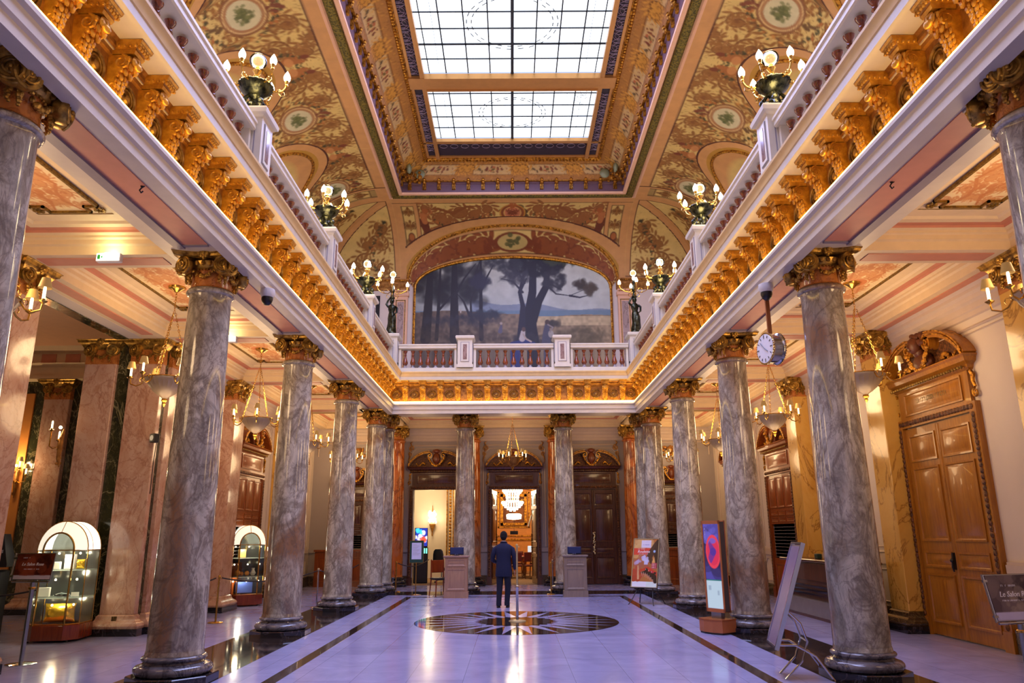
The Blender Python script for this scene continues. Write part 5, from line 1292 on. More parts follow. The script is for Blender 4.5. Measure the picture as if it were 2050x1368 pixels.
    if mode == 'closed':
        l1 = door_leaf(t, -lw-.005, lw, H-.02, mat); l2 = door_leaf(t, lw+.005, lw, H-.02, mat, True)
        obj('meeting_stile', B().loft([[(-.05, -.03, z), (-.035, -.06, z), (-.012, -.075, z), (.012, -.075, z), (.035, -.06, z), (.05, -.03, z)] for z in (.03, H-.04)], True, True), mat, t, smooth=.6)
    elif mode == 'open':
        l1 = door_leaf(t, -lw-.005, lw, H-.02, mat, ang=ang); l2 = door_leaf(t, lw+.005, lw, H-.02, mat, True, ang=-ang)
        for l, s in ((l1, 1), (l2, -1)):
            bb = B(); 
            for k in range(18): bb.ball((s*(lw-.06), -.05, .75+k*.062), .026*RNG.uniform(.8, 1.3), 6, 4)
            obj('door_handle', bb, M['gold'], l)
    elif mode == 'hatch':
        # panelled upper part over a dark hatch with a counter
        obj('dark_opening', B().box(-lw, lw, .0, .02, 1.1, 2.05), M['blackp'], t, smooth=0)
        u = B().box(-lw, lw, -.05, .0, 2.05, H); obj('upper_board', u, mat, t, smooth=0)
        pb = B(); 
        for i in range(3):
            x0 = -lw+.05+i*(2*lw-.05)/3; x1 = x0+(2*lw-.2)/3; panel_block(pb, x0, x1, 2.5, H-.08, -.05, .02); panel_block(pb, x0, x1, 2.10, 2.25, -.05, .015); panel_block(pb, x0, x1, 2.28, 2.42, -.05, .015)
        obj('panel', pb, mat, t, smooth=.4)
        l = B().box(-lw, lw, -.06, .0, 0, 1.1); panel_block(l, -lw+.1, -.06, .15, .95, -.06); panel_block(l, .06, lw-.1, .15, .95, -.06); obj('lower_board', l, mat, t, smooth=.4)
        sl = B()
        for k in range(10): sl.box(-lw, lw, -.015, .0, 1.13+k*.092, 1.14+k*.092)
        obj('shutter_slats', sl, M['lilac'], t, smooth=0)
    return t
# right wall
d1 = door('door_1', (WX, 12.32, 0), -PI/2, 'big carved oak double door with a bust over it, near right', ornament='bust')
hb_ = B(); hb_.ball((0, -.12, 1.22), .035, 10, 8); hb_.box(-.02, .02, -.11, -.07, 1.08, 1.34); hb_.tube([(0, -.12, 1.22), (0, -.13, 1.12), (0, -.11, 1.05)], .014, 6); obj('door_handle', hb_, M['blackp'], d1, label='black door handle')
def glyph_row(n, size, mat, par, loc, rot=(PI/2, 0, 0)):
    """row of small strokes for print that cannot be read in the photo"""
    R = random.Random(int(n*7+size*1000)); b = B(); x = -n*size*.31
    for i in range(n):
        w_ = size*.42*R.uniform(.7, 1.1)
        if R.random() > .14:
            b.box(x, x+size*.10, 0, size*.6, 0, .002)
            if R.random() > .4: b.box(x, x+w_, size*.5*R.random(), size*(.5*R.random()+.1), 0, .002) if False else b.box(x, x+w_, size*.48, size*.6, 0, .002)
            if R.random() > .5: b.box(x+w_-size*.1, x+w_, 0, size*.6, 0, .002)
            if R.random() > .5: b.box(x, x+w_, 0, size*.1, 0, .002)
        x += size*.62
    return obj('printed_line', b, mat, par, loc, rot, smooth=0)
def text_mesh(name, s, size, mat, par, loc, rot=(PI/2, 0, 0), ext=.002, align='CENTER', shear=0):
    c = bpy.data.curves.new(name, 'FONT'); c.body = s; c.size = size; c.extrude = ext; c.align_x = align; c.align_y = 'CENTER'; c.shear = shear; c.resolution_u = 2
    o = bpy.data.objects.new(name+'_tmp', c); COL.objects.link(o); dg = bpy.context.evaluated_depsgraph_get(); me = bpy.data.meshes.new_from_object(o.evaluated_get(dg)); bpy.data.objects.remove(o)
    me.materials.clear(); me.materials.append(mat); q = bpy.data.objects.new(name, me); COL.objects.link(q); q.parent = par; q.location = loc; q.rotation_euler = rot; return q
glyph_row(14, .12, M['goldline'], d1, (0, -.084, 3.83))
door('door_2', (WX, 19.95, 0), -PI/2, 'brown panelled doorway with a dark hatch on the right wall', mode='hatch', mat=M['woodbr'], sx=.88, sz=.92)
door('door_3', (WX, 23.9, 0), -PI/2, 'brown double door at the far end of the right wall', mode='closed', mat=M['woodbr'], sx=.88, sz=.92)
door('door_4', (-WX, 19.95, 0), PI/2, 'brown panelled doorway with a dark hatch on the left wall behind the far showcase', mode='hatch', mat=M['woodbr'], sx=.88, sz=.92)
door('door_5', (-WX, 23.9, 0), PI/2, 'brown double door at the far end of the left wall', mode='closed', mat=M['woodbr'], sx=.88, sz=.92)
# far wall
fz_ = dict(sx=.79, sz=.92)
door('door_6', (-2.72, YW, 0), 0, 'left far doorway, open on a room with office chairs', mode='none', mat=M['wooddk'], **fz_)
door('door_7', (0, YW, 0), 0, 'central far doorway with both leaves open on the gaming room', mode='open', mat=M['wooddk'], ang=1.38, **fz_)
d8 = door('door_8', (2.72, YW, 0), 0, 'closed dark double door right of the centre with a gilt handle', mode='closed', mat=M['wooddk'], **fz_)
b = B()
for k in range(30): b.ball((RNG.uniform(-.05, .05), -.13, 1.10+k*.026), RNG.uniform(.02, .045), 6, 4, (1, .5, 1))
obj('door_handle', b, plain('silver_gilt_handle', 'd8cfa0', .25, .9), d8, label='large ornate silver gilt handle')
# gilded scroll ornaments beside door panels on the far wall
b = B()
for x in (-.98, .98, -3.6, 3.6, -1.86, 1.86):
    s = 1 if x > 0 else -1
    P = spiral_pts(.10, 1.6, s, 18); b.tube([(x+p, YW-.04, 4.62+q) for p, q in P], .022, 5); P = spiral_pts(.07, 1.6, -s, 18); b.tube([(x+s*.05+p, YW-.04, 4.42+q) for p, q in P], .018, 5)
    b.tube([(x+s*.06, YW-.04, 4.36), (x+s*.1, YW-.04, 4.2), (x+s*.07, YW-.04, 4.05)], [.03, .022, .008], 6); b.tube([(x, YW-.04, 4.7), (x+s*.05, YW-.04, 4.8), (x-s*.02, YW-.04, 4.86)], [.02, .025, .01], 6)
struct('trim_70', b, M['goldfield'])
# gilded grilles at the aisle ends
b = B()
for x in (-5.5, 5.5):
    for k in range(70): a = RNG.uniform(0, PI); r = RNG.uniform(0, .62); b.ball((x+r*math.cos(a)*1.05, YW-.05, 4.42+r*math.sin(a)*.55-.1), RNG.uniform(.025, .06), 6, 4, (1, .6, 1))
    b.ball((x, YW-.08, 4.5), .14, 10, 8)
struct('trim_71', b, M['goldfield'])
door('door_10', (-5.5, YW, 0), 0, 'wooden doorway with a grey shutter at the end of the left aisle', mode='hatch', mat=M['wooddk'], sx=.7, sz=.8)
door('door_11', (5.5, YW, 0), 0, 'wooden doorway with a grey shutter at the end of the right aisle', mode='hatch', mat=M['wooddk'], sx=.7, sz=.8)
b = B().box(-6.7, -4.4, YW-.5, YW-.1, 0, 1.15).box(4.4, 6.7, YW-.5, YW-.1, 0, 1.15)
for q in (0,): 
    for s in (-1, 1):
        x0, x1 = sorted((s*4.45, s*6.65)); panel_block(b, x0+.05, (x0+x1)/2-.05, .15, .95, YW-.5); panel_block(b, (x0+x1)/2+.05, x1-.05, .15, .95, YW-.5)
        b.box(x0-.08, x1+.08, YW-.56, YW-.1, 1.13, 1.19)
struct('trim_72', b, M['woodbr'], .4)

# ------------------------------------------------------------------ hanging bowl chandeliers
SHB = B(); SHB.loft([[(r*math.cos(2*PI*k/16), r*math.sin(2*PI*k/16), z) for k in range(16)] for r, z in ((.068, .0), (.042, .11), (.038, .11), (.064, .0))], closed=True)
SHM_ = mesh('lamp_shade', SHB, M['shade'])
CNM = mesh('candle', B().lathe([(.017, 0), (.017, .13), (.012, .15), (.004, .16)], seg=10), M['candle'])
CUPM = mesh('candle_cup', B().lathe([(.012, -.03), (.045, -.005), (.05, .0), (.02, .008), (.016, .03)], seg=12), M['brass'])
def chain_b(p0, p1):
    b = B(); p0 = Vector(p0); p1 = Vector(p1); L = (p1-p0).length; n = int(L/.045); d = (p1-p0)/n
    u = d.cross(Vector((0, 0, 1))); u = u.normalized() if u.length > 1e-4 else Vector((1, 0, 0)); w_ = d.normalized().cross(u)
    for i in range(n):
        c = p0+d*(i+.5); a = u if i % 2 else w_; dn = d.normalized()
        b.tube([tuple(c+dn*.03*math.cos(q)+a*.013*math.sin(q)) for q in np.linspace(0, 2*PI, 7)], .0045, 4, False)
    return b
def chandelier(label, loc, R=.33, narm=6, group='alabaster bowl chandeliers in the aisles', arml=.2):
    """origin at the ceiling"""
    t = thing('bowl_chandelier', label, 'chandelier', loc, 0, group); zr = -1.55; zh = -.45
    obj('ceiling_rose', B().lathe([(.14, 0), (.13, -.03), (.08, -.05), (.03, -.09), (.0, -.1)], seg=20), M['brass'], t)
    obj('drop_chain', chain_b((0, 0, -.08), (0, 0, zh)), M['brass'], t)
    for k in range(3):
        a = k*2*PI/3+.4; obj('chain', chain_b((.02*math.cos(a), .02*math.sin(a), zh), (R*.93*math.cos(a), R*.93*math.sin(a), zr+.02)), M['brass'], t)
    bp_ = [(.0, -.33), (.03, -.33), (.05, -.30), (.10, -.27), (R*.55, -.20), (R*.78, -.10), (R*.86, -.04), (R*1.0, -.005), (R*1.02, 0), (R*.98, .005), (R*.84, -.03), (R*.5, -.18), (0, -.25)]
    obj('bowl', B().lathe([(r, z+zr) for r, z in bp_], seg=48, flute=.03, fn=24), M['alab'], t)
    obj('rim', B().tube([(R*1.01*math.cos(2*PI*k/36), R*1.01*math.sin(2*PI*k/36), zr) for k in range(37)], .012, 6, False), M['brass'], t)
    obj('finial', B().lathe([(.04, -.32), (.05, -.35), (.02, -.38), (.03, -.40), (.004, -.45)], seg=12).xf(Matrix.Translation((0, 0, zr))), M['brass'], t)
    for k in range(narm):
        a = 2*PI*k/narm+.26; r2 = R+arml; ab = B(); ab.tube([(R*.95, 0, zr-.02), (R+.04, 0, zr-.10), (R+.11*arml/.2, 0, zr-.13), (r2-.01, 0, zr-.10), (r2, 0, zr-.03)], .011, 6)
        ab.tube([(R+.03+.035*math.cos(q), 0, zr-.03+.035*math.sin(q)) for q in np.linspace(-1, 3, 8)], .007, 5)
        am = obj('arm', ab, M['brass'], t, rot=(0, 0, a)); obj('candle_cup', CUPM, None, am, (r2, 0, zr)); obj('candle', CNM, None, am, (r2, 0, zr+.01)); obj('lamp_shade', SHM_, None, am, (r2, 0, zr+.145))
    return t
CH0 = chandelier('alabaster bowl chandelier over the near left aisle, above the second and third columns gap', (-5.58, 11.64, AC))
lab = {(-1, 0): 'shaded bowl chandelier at the left edge of the photo, beside the nearest left column', (-1, 2): 'alabaster bowl chandelier left of the third left column', (-1, 3): 'alabaster bowl chandelier between the third and fourth left columns', (-1, 4): 'alabaster bowl chandelier in the far left corner of the aisles',
       (1, 0): 'shaded bowl chandelier at the right edge of the photo, beside the nearest right column', (1, 1): 'alabaster bowl chandelier beside the bust over the big oak door', (1, 2): 'alabaster bowl chandelier under the hanging clock', (1, 3): 'alabaster bowl chandelier between the third and fourth right columns', (1, 4): 'alabaster bowl chandelier in the far right corner of the aisles'}
for s in (-1, 1):
    for i, bc in enumerate(BAYS[1:]):
        if not (s < 0 and i == 1): dup(CH0, (s*5.56, bc if i < 4 else 24.8, AC), .3*i+(1.1 if s > 0 else 0), lab[(s, i)])
        y = bc if i < 4 else 24.8
        light('chandelier_light', (s*5.56, y, 4.45), 62*K_LAMP, WARM, .35)
        light('chandelier_glow', (s*5.56, y, 3.55), 26*K_LAMP, WARM, .35)
c_ = chandelier('gilt six-light chandelier hanging before the central doorway', (-.05, 24.6, AC), .30, 6, 'gilt chandelier', .16)
del c_['group']
for ch in c_.children:
    if ch.name.startswith('bowl'): ch.data = ch.data.copy(); ch.data.materials.clear(); ch.data.materials.append(M['goldfield'])
light('chandelier_light', (-.05, 24.6, 4.5), 36*K_LAMP, WARM, .3)
light('passage_light', (-3.0, 24.7, 4.2), 22*K_LAMP, WARM, .3); light('passage_light', (3.0, 24.7, 4.2), 22*K_LAMP, WARM, .3)

# ------------------------------------------------------------------ wall lamps
def sconce(label, loc, rz, arms=5, group=None, shades=True, power=25):
    t = thing('wall_lamp', label, 'wall lamp', loc, rz, group)
    b = B(); b.tube([(0, -.03, -.45), (.02, -.05, -.3), (0, -.06, -.1), (0, -.05, .1), (0, -.03, .25)], [.01, .035, .04, .035, .01], 8)
    for k in range(14): b.ball((RNG.uniform(-.05, .05), -.05, RNG.uniform(-.4, .2)), RNG.uniform(.015, .035), 6, 4)
    obj('backplate', b, M['goldfield'], t)
    for k in range(arms):
        u = (k-(arms-1)/2)/max(1, (arms-1)/2); x = .26*u; y = -.12-.12*(1-abs(u)); z = .06+.16*(1 if k % 2 else 0)
        ab = B(); ab.tube([(0, -.06, -.05), (x*.5, y*.8, -.12), (x, y, -.08), (x, y, z-.03)], .011, 6)
        am = obj('arm', ab, M['brass'], t); obj('candle_cup', CUPM, None, am, (x, y, z)); obj('candle', CNM, None, am, (x, y, z+.01))
        if shades: obj('lamp_shade', SHM_, None, am, (x, y, z+.145))
    obj('bulb', B().ball((0, -.10, .28), .03, 8, 6), M['glow'], t)
    if power:
        R = Euler((0, 0, rz)).to_matrix(); p = Vector(loc)+R @ Vector((0, -.3, .3)); light('wall_lamp_light', p, power*K_LAMP, WARM, .12)
    return t
sconce('lit five-arm gilt wall lamp on the orange strip in the left hall', (-11.6, 17.54, 3.0), 0, 5, power=60)
sconce('lit gilt wall lamp at the edge of the pink pier above the near showcase', (-8.32, 13.7, 3.35), -PI/2, 2, power=20, shades=False)
sconce('gilt wall lamp on the left wall before the far corner', (-WX+.02, 22.9, 2.7), PI/2, 3, power=14)
sconce('gilt wall lamp on the right wall before the far corner', (WX-.02, 22.9, 2.7), -PI/2, 3, power=14)

# ------------------------------------------------------------------ ceiling fittings
def dome_camera(label, x, y):
    t = thing('security_camera', label, 'camera', (x, y, 5.13), 0, 'dome cameras under the beams'); t.scale = (1.2, 1.2, 1.2)
    obj('housing', B().lathe([(.085, 0), (.088, -.06), (.075, -.09), (.07, -.10)], seg=20), M['whitep'], t)
    obj('dome', B().lathe([(.066, -.09), (.068, -.13), (.055, -.17), (.03, -.195), (.0, -.2)], seg=20), M['blackp'], t, label='black glass dome'); return t
dome_camera('white and black dome camera under the left beam', -3.60, 10.25); dome_camera('white and black dome camera under the right beam, above the clock', 3.60, 10.15)
for x, y, l in ((-4.0, 7.25, 'small black hook under the left beam near the photo edge'), (4.0, 7.25, 'small black hook under the right beam near the photo edge')):
    t = thing('ceiling_hook', l, 'hook', (x, y, 5.29), 0, None); b = B().tube([(.03, 0, 0), (0, 0, -.02), (-.02, 0, -.05), (0, 0, -.08), (.02, 0, -.06)], .008, 6); b.ball((0, 0, 0), .018, 6, 4); obj('hook', b, M['blackp'], t)
# clock
t = thing('hanging_clock', 'round double-faced chrome clock hanging from the right beam on a brown strap', 'clock', (3.62, 10.22, 4.19), -1.36)
obj('case', B().lathe([(.215, -.10), (.23, -.09), (.225, -.075), (.20, -.06), (.20, .06), (.225, .075), (.23, .09), (.215, .10)], seg=40).xf(Euler((PI/2, 0, 0)).to_matrix().to_4x4()), M['chrome'], t)
for yy in (-.095, .095):
    b = B()
    for k in range(40): a = 2*PI*k/40; b.ball((.222*math.cos(a), yy, .222*math.sin(a)), .012, 5, 4)
    obj('beaded_rim', b, M['brass'], t)
for s in (-1, 1):
    f = B().lathe([(0, 0), (.205, 0), (.205, .004), (0, .006)], seg=36).xf(Matrix.Translation((0, s*.1, 0)) @ Euler((s*-PI/2*-1 if s > 0 else PI/2, 0, 0)).to_matrix().to_4x4())
    fo = obj('dial', f, plain('clock_dial', 'e6e8ee', .3, var=0), t); k_ = B()
    for k in range(12):
        a = 2*PI*k/12; L = .035 if k % 3 else .05; c, q = math.sin(a), math.cos(a); k_.cbox((.17*c, s*.109, .17*q), (.012, .003, L), Euler((0, a, 0)).to_matrix())
    k_.tube([(0, s*.111, 0), (.075, s*.111, -.055)], .006, 4); k_.tube([(0, s*.112, 0), (-.10, s*.112, .10)], .005, 4); obj('hands_and_marks', k_, M['blackp'], fo, smooth=0)
obj('strap', B().box(-.012, .012, -.03, .03, .22, .83), plain('brown_strap', '9a5a2a', .5), t, smooth=0)
# exit signs
def exit_sign(label, loc):
    t = thing('exit_sign', label, 'sign', loc, 0, 'lit exit signs under the left aisle beams')
    obj('housing', B().bevbox(-.16, .16, -.06, .02, -.12, 0, .008), M['whitep'], t, smooth=.3)
    f = obj('face', B().box(-.15, .15, -.066, -.058, -.11, -.012), emis('lit_sign_face', (.95, 1, .9), 1.6), t, smooth=0)
    g = B(); g.box(-.135, -.10, -.07, -.066, -.09, -.03).prism([(-.095, -.06), (-.07, -.04), (-.07, -.08)], -.07, -.066); obj('pictogram', g, plain('exit_green', '1f9a4a', .5), f, smooth=0)
    obj('lamp_tube', B().box(-.06, .06, -.04, 0, .0, .012), M['glow'], t); light('exit_sign_light', (loc[0], loc[1]-.1, loc[2]+.03), 4*K_LAMP, (1, .9, .5), .05); return t
exit_sign('lit white and green exit sign under the near left cross beam', (-5.36, 9.22, 5.285)); exit_sign('small lit exit sign farther back, half hidden by the second left column', (-5.36, 13.45, 5.285))

# ------------------------------------------------------------------ rooms beyond the far doors
carpet = plain('brown_carpet', '8a6f52', .9, var=.12, vs_=8); RY = 36.0
struct('floor', B().box(-9, 4.5, YW+.02, RY+.3, .0, .006), carpet)
roomw = plain('amber_wall_panel', 'c88a48', .5, var=.1)
struct('wall_room', B().box(-1.9, 4.5, RY, RY+.3, 0, 5), roomw).name = 'wall_far'
struct('wall_room', B().box(-1.65, -1.5, YW+.3, RY, 0, 5), M['wallcream']).name = 'wall_left'; struct('wall_room', B().box(4.2, 4.5, YW+.3, RY, 0, 5), roomw).name = 'wall_right'
struct('wall_room', B().box(-9, -1.65, 30.5, 30.8, 0, 5), M['wallcream']).name = 'wall_far'; struct('wall_room', B().box(-9, -8.7, YW, 30.5, 0, 5), M['wallcream']).name = 'wall_left'
struct('ceiling', B().box(-9, 4.5, YW+.3, RY+.3, 4.9, 5.1), M['cream'])
g = B()
for x0, x1, z0, z1 in ((-1.15, 1.15, 1.55, 4.3), (-.75, .75, 1.95, 3.6)):
    for q in ((x0, x1, z0, z0+.06), (x0, x1, z1-.06, z1), (x0, x0+.06, z0, z1), (x1-.06, x1, z0, z1)): g.box(q[0], q[1], RY-.05, RY, q[2], q[3])
g.box(-1.5, 4.2, RY-.06, RY, 1.38, 1.46); g.tube([(1.4*math.cos(a), RY-.03, 3.3+.5*math.sin(a)) for a in np.linspace(.2, PI-.2, 20)], .04, 5)
struct('trim_80', g, M['gold'])
t = thing('framed_painting', 'gold-framed painting on the far wall of the gaming room, behind the crystal chandelier', 'painting', (0, RY-.06, 2.78)); g = B()
for q in ((-.62, .62, -.72, -.6), (-.62, .62, .6, .72), (-.62, -.5, -.72, .72), (.5, .62, -.72, .72)): g.box(q[0], q[1], -.07, 0, q[2], q[3])
obj('frame', g, M['gold'], t); cv = Canvas(1.0, 1.2, 60, '6a3c28'); cv.blob(.5, .5, .4, '8a5a3a', 40, .3, 3, .6); cv.blob(.4, .6, .2, '4a2a20', 20, .3, 4, .7); cv.blob(.6, .45, .12, 'b07a50', 12, .4, 5, .7)
obj('canvas', flat_canvas('canvas', cv, (-.5, -.02, -.6), (1, 0, 0), (0, 0, 1.2), M['paint']), None, t)
cr = thing('crystal_chandelier', 'bright tiered crystal chandelier seen through the central doorway', 'chandelier', (-.06, 30.2, 4.9)); cry = emis('lit_crystal', (1, .88, .62), 3.5)
obj('rod', B().tube([(0, 0, 0), (0, 0, -2.0)], .02, 6), M['brass'], cr)
for z, r, n in ((-1.55, .38, 22), (-1.62, .33, 20), (-1.7, .26, 16), (-1.82, .24, 16), (-1.95, .24, 16), (-2.02, .42, 26), (-2.1, .37, 22), (-2.18, .3, 18), (-2.26, .2, 12), (-2.32, .1, 6)):
    b = B()
    for k in range(n): b.ball((r*math.cos(2*PI*k/n), r*math.sin(2*PI*k/n), z), .034, 5, 4, (1, 1, 1.6))
    obj('crystal_tier', b, cry, cr)
b = B()
for k in range(12): b.tube([(0, 0, -1.9), (.3*math.cos(k*PI/6), .3*math.sin(k*PI/6), -2.0), (.46*math.cos(k*PI/6), .46*math.sin(k*PI/6), -1.9)], .01, 5)
obj('arms', b, M['brass'], cr)
light('crystal_light', (-.06, 29.6, 3.3), 90*K_LAMP, WARM2, .3); light('room_light', (1.6, 33, 3.6), 170*K_LAMP, WARM, .3); light('room_light', (-1.0, 33.5, 3.0), 60*K_LAMP, WARM, .3); light('room_light', (-4.0, 28.5, 4.0), 150*K_LAMP, WARM2, .3)
# crystal wall lamp in the left room
def crystal_sconce(label, x, y, z):
    t = thing('crystal_wall_lamp', label, 'wall lamp', (x, y, z)); b = B()
    for k in range(50): b.ball((RNG.uniform(-.16, .16), -.1+RNG.uniform(-.06, .05), RNG.uniform(-.22, .22)), .028, 5, 4, (1, 1, 1.5))
    obj('crystals', b, cry, t); obj('bracket', B().lathe([(.01, -.75), (.03, -.7), (.02, -.6), (.05, -.5), (.11, -.35), (.13, -.28), (.1, -.27)], seg=14).tube([(0, 0, .2), (0, -.02, .45)], [.03, .01], 6), M['goldfield'], t)
    light('wall_lamp_light', (x, y-.4, z), 26*K_LAMP, WARM2, .15)
crystal_sconce('bright crystal wall lamp in the left far room, above the screens', -3.25, 30.4, 2.35)
g = B(); zz = .5
while zz < 4.6: g.ball((-2.55, 30.47, zz), .045, 6, 4, (1, .5, 1.2)); zz += .12
for x in (-2.68, -2.42): g.box(x-.02, x+.02, 30.44, 30.5, .3, 4.7)
struct('trim_81', g, M['gold'])
t = thing('gilt_mirror', 'tall gilt-framed mirror at the right of the left far room', 'mirror', (-1.95, 30.35, 0))
obj('frame', B().tube([(-.16, 0, 1.0), (-.16, 0, 3.1)], .045, 6).tube([(-.16, 0, 1.05), (-.05, -.03, .95), (.05, 0, 1.1)], .06, 6).ball((-.14, -.04, 1.0), .1, 8, 6), M['gold'], t); obj('console', B().bevbox(-.22, .3, -.12, .12, 0, .94, .02), M['wooddk'], t); obj('glass', B().box(-.14, .25, -.0, .03, 1.1, 3.1), plain('amber_mirror', '9a6a3c', .15, .3), t)
obj('glass_shade', B().lathe([(.02, 3.1), (.14, 3.2), (.2, 3.45), (.12, 3.55)], seg=14).xf(Matrix.Translation((-.1, -.1, -.15))), M['glow'], t)
# slot machine with bright screens
t = thing('slot_machine', 'gaming machine with a coloured screen behind the small green notice', 'slot machine', (-3.32, 27.4, 0), .15)
obj('cabinet', B().bevbox(-.25, .25, 0, .5, 0, 1.25, .03), M['blackp'], t); cv = Canvas(.42, .62, 60, '2030a0'); cv.blob(.2, .3, .2, 'e8e0ff', 18, .3, 2, .9); cv.blob(.25, .2, .12, 'e05030', 10, .4, 3, .9); cv.blob(.12, .5, .1, '40d0ff', 8, .4, 4)
sm_ = NT('lit_game_screen'); va = sm_.new('ShaderNodeVertexColor'); va.layer_name = 'Col'; sm_.set(col=(.02, .02, .02), emc=va.outputs[0], ems=1.5)
obj('screen', flat_canvas('screen', cv, (-.21, -.005, 1.27), (.42, 0, 0), (0, 0, .62), sm_.m), None, t); obj('screen_housing', B().box(-.23, .23, 0, .2, 1.25, 1.9), M['blackp'], t)
b = B()
for k in range(6): b.box(-.22+k*.078, -.17+k*.078, -.02, .0, 1.02, 1.2)
obj('button_lights', b, emis('teal_button_glow', (.1, .9, .7), 1.2), t, smooth=0)
def office_chair(label, x, y, rz):
    t = thing('office_chair', label, 'chair', (x, y, 0), rz, 'black office chairs in the left far room')
    b = B(); b.lathe([(.03, .09), (.03, .42)], seg=10); obj('gas_stem', b, M['chrome'], t)
    for k in range(5):
        a = k*2*PI/5; l = obj('leg', B().tube([(0, 0, .12), (.14, 0, .11), (.28, 0, .07)], [.025, .022, .015], 6), M['chrome'], t, rot=(0, 0, a)); obj('caster', B().lathe([(0, -.012), (.03, -.012), (.03, .012), (0, .012)], seg=12).xf(T3((.28, 0, .03), rx=PI/2)), M['blackp'], l)
    obj('seat', B().loft([[(r*.24*math.copysign(abs(math.cos(a))**.6, math.cos(a)), r*.24*math.copysign(abs(math.sin(a))**.6, math.sin(a)), z) for a in np.linspace(0, 2*PI, 20, endpoint=False)] for r, z in ((.85, .42), (1, .45), (1, .49), (.9, .52))], True, True), M['blackp'], t)
    obj('backrest', B().loft([[(w*math.cos(a)*.5, .22+.05*math.sin(a)+.06*(z-.6)**2, z) for a in np.linspace(0, 2*PI, 16, endpoint=False)] for w, z in ((.30, .56), (.42, .62), (.48, .8), (.46, .98), (.40, 1.1), (.25, 1.16))], True, True), plain('dark_leather', '23242c', .35), t)
    for s in (-1, 1): obj('armrest', B().tube([(s*.22, .1, .46), (s*.27, .05, .55), (s*.27, .0, .68), (s*.27, -.14, .69), (s*.27, .14, .69)], .018, 6), M['blackp'], t)
    return t
office_chair('black office chair turned sideways in the left far room, nearest the green notice', -2.6, 27.75, 2.6); office_chair('black office chair behind the first, beside the gilt mirror', -2.3, 28.9, -2.0)
t = thing('side_chair', 'red-brown wooden chair standing behind the left podium', 'chair', (-2.12, 21.95, 0), .5)
for x, y, h in ((-.19, -.19, .45), (.19, -.19, .45), (-.19, .19, .98), (.19, .19, .98)): obj('leg', B().tube([(x*1.15, y*1.2, 0), (x, y, .42), (x, y*1.05, h)], [.014, .02, .016], 6), M['cherry'], t)
obj('seat', B().bevbox(-.22, .22, -.22, .22, .43, .49, .02), M['blackp'], t); obj('backrest', B().bevbox(-.18, .18, .17, .21, .62, .96, .01), M['cherry'], t)
# roulette tables with chairs
def gaming_table(label, x, y, rz):
    t = thing('gaming_table', label, 'table', (x, y, 0), rz, None)
    obj('top', B().loft([[(r*1.1*math.cos(a), r*.6*math.sin(a), z) for a in np.linspace(0, 2*PI, 28, endpoint=False)] for r, z in ((.95, .74), (1.05, .76), (1.07, .80), (1.0, .82))], True, True), M['cherry'], t)
    obj('baize', B().loft([[(r*1.0*math.cos(a), r*.5*math.sin(a), z) for a in np.linspace(0, 2*PI, 28, endpoint=False)] for r, z in ((1, .815), (1, .826))], True, True), plain('red_baize', 'a03c30', .8), t)
    obj('wheel', B().lathe([(.3, .82), (.3, .9), (.22, .87), (.05, .93), (.03, .99), (0, 1.0)], seg=24).xf(Matrix.Translation((-.55, 0, 0))), M['woodbr'], t)
    for sx in (-1, 1):
        for sy in (-1, 1): obj('leg', B().lathe([(.05, 0), (.07, .1), (.05, .3), (.08, .55), (.09, .76)], c=(sx*.75, sy*.3, 0), seg=10), M['cherry'], t)
    return t
gaming_table('red roulette table with chairs around it, seen through the central doorway', .55, 31.0, .1); gaming_table('second red roulette table deeper in the gaming room', -.3, 33.6, -.1)
stool0 = thing('casino_chair', 'dark red wooden chair at the roulette table', 'chair', (.1, 30.1, 0), 0, 'dark wooden chairs round the roulette table')
for x, y, h in ((-.18, -.18, .5), (.18, -.18, .5), (-.18, .18, .95), (.18, .18, .95)): obj('leg', B().tube([(x*1.15, y*1.2, 0), (x, y, .45), (x, y, h)], .02, 6), M['wooddk'], stool0)
obj('seat', B().bevbox(-.21, .21, -.21, .21, .45, .52, .02), plain('red_leather', '6a2018', .4), stool0); obj('backrest', B().bevbox(-.2, .2, .15, .2, .62, .98, .01), plain('red_leather', '6a2018', .4), stool0)
stool0['label'] = 'dark red wooden chair at the near left of the roulette table'
for x, y, r, l in ((.6, 30.0, .1, 'near middle'), (1.15, 30.2, -.3, 'near right'), (.85, 32.0, 3.1, 'far right'), (.2, 32.0, 3.0, 'far left')): dup(stool0, (x, y, 0), r, 'dark red wooden chair at the %s of the roulette table' % l)
t = thing('round_glass_lamp', 'small lit drum lamp over the roulette table', 'lamp', (0, 32.0, 2.25)); obj('shade', B().lathe([(.05, 0), (.3, .03), (.32, .2), (.25, .24)], seg=20), M['glow'], t); obj('rod', B().tube([(0, 0, .2), (0, 0, 2.66)], .01, 5), M['brass'], t)
t = thing('table_sign', 'small dark hanging sign over the roulette table', 'sign', (0, 31.0, 1.72)); obj('plate', B().bevbox(-.16, .16, -.02, .02, -.07, .07, .006), M['blackp'], t); obj('pole', B().tube([(0, 0, .05), (0, 0, 3.2)], .008, 5), M['blackp'], t)
t = thing('monitor', 'small lit monitor standing on the roulette table', 'monitor', (.68, 30.75, .826)); obj('stand', B().box(-.08, .08, -.05, .05, 0, .02).box(-.02, .02, -.01, .01, 0, .12), M['blackp'], t); obj('screen', B().bevbox(-.14, .14, -.02, .02, .1, .38, .01), emis('pale_screen', (.5, .75, .9), .8), t)
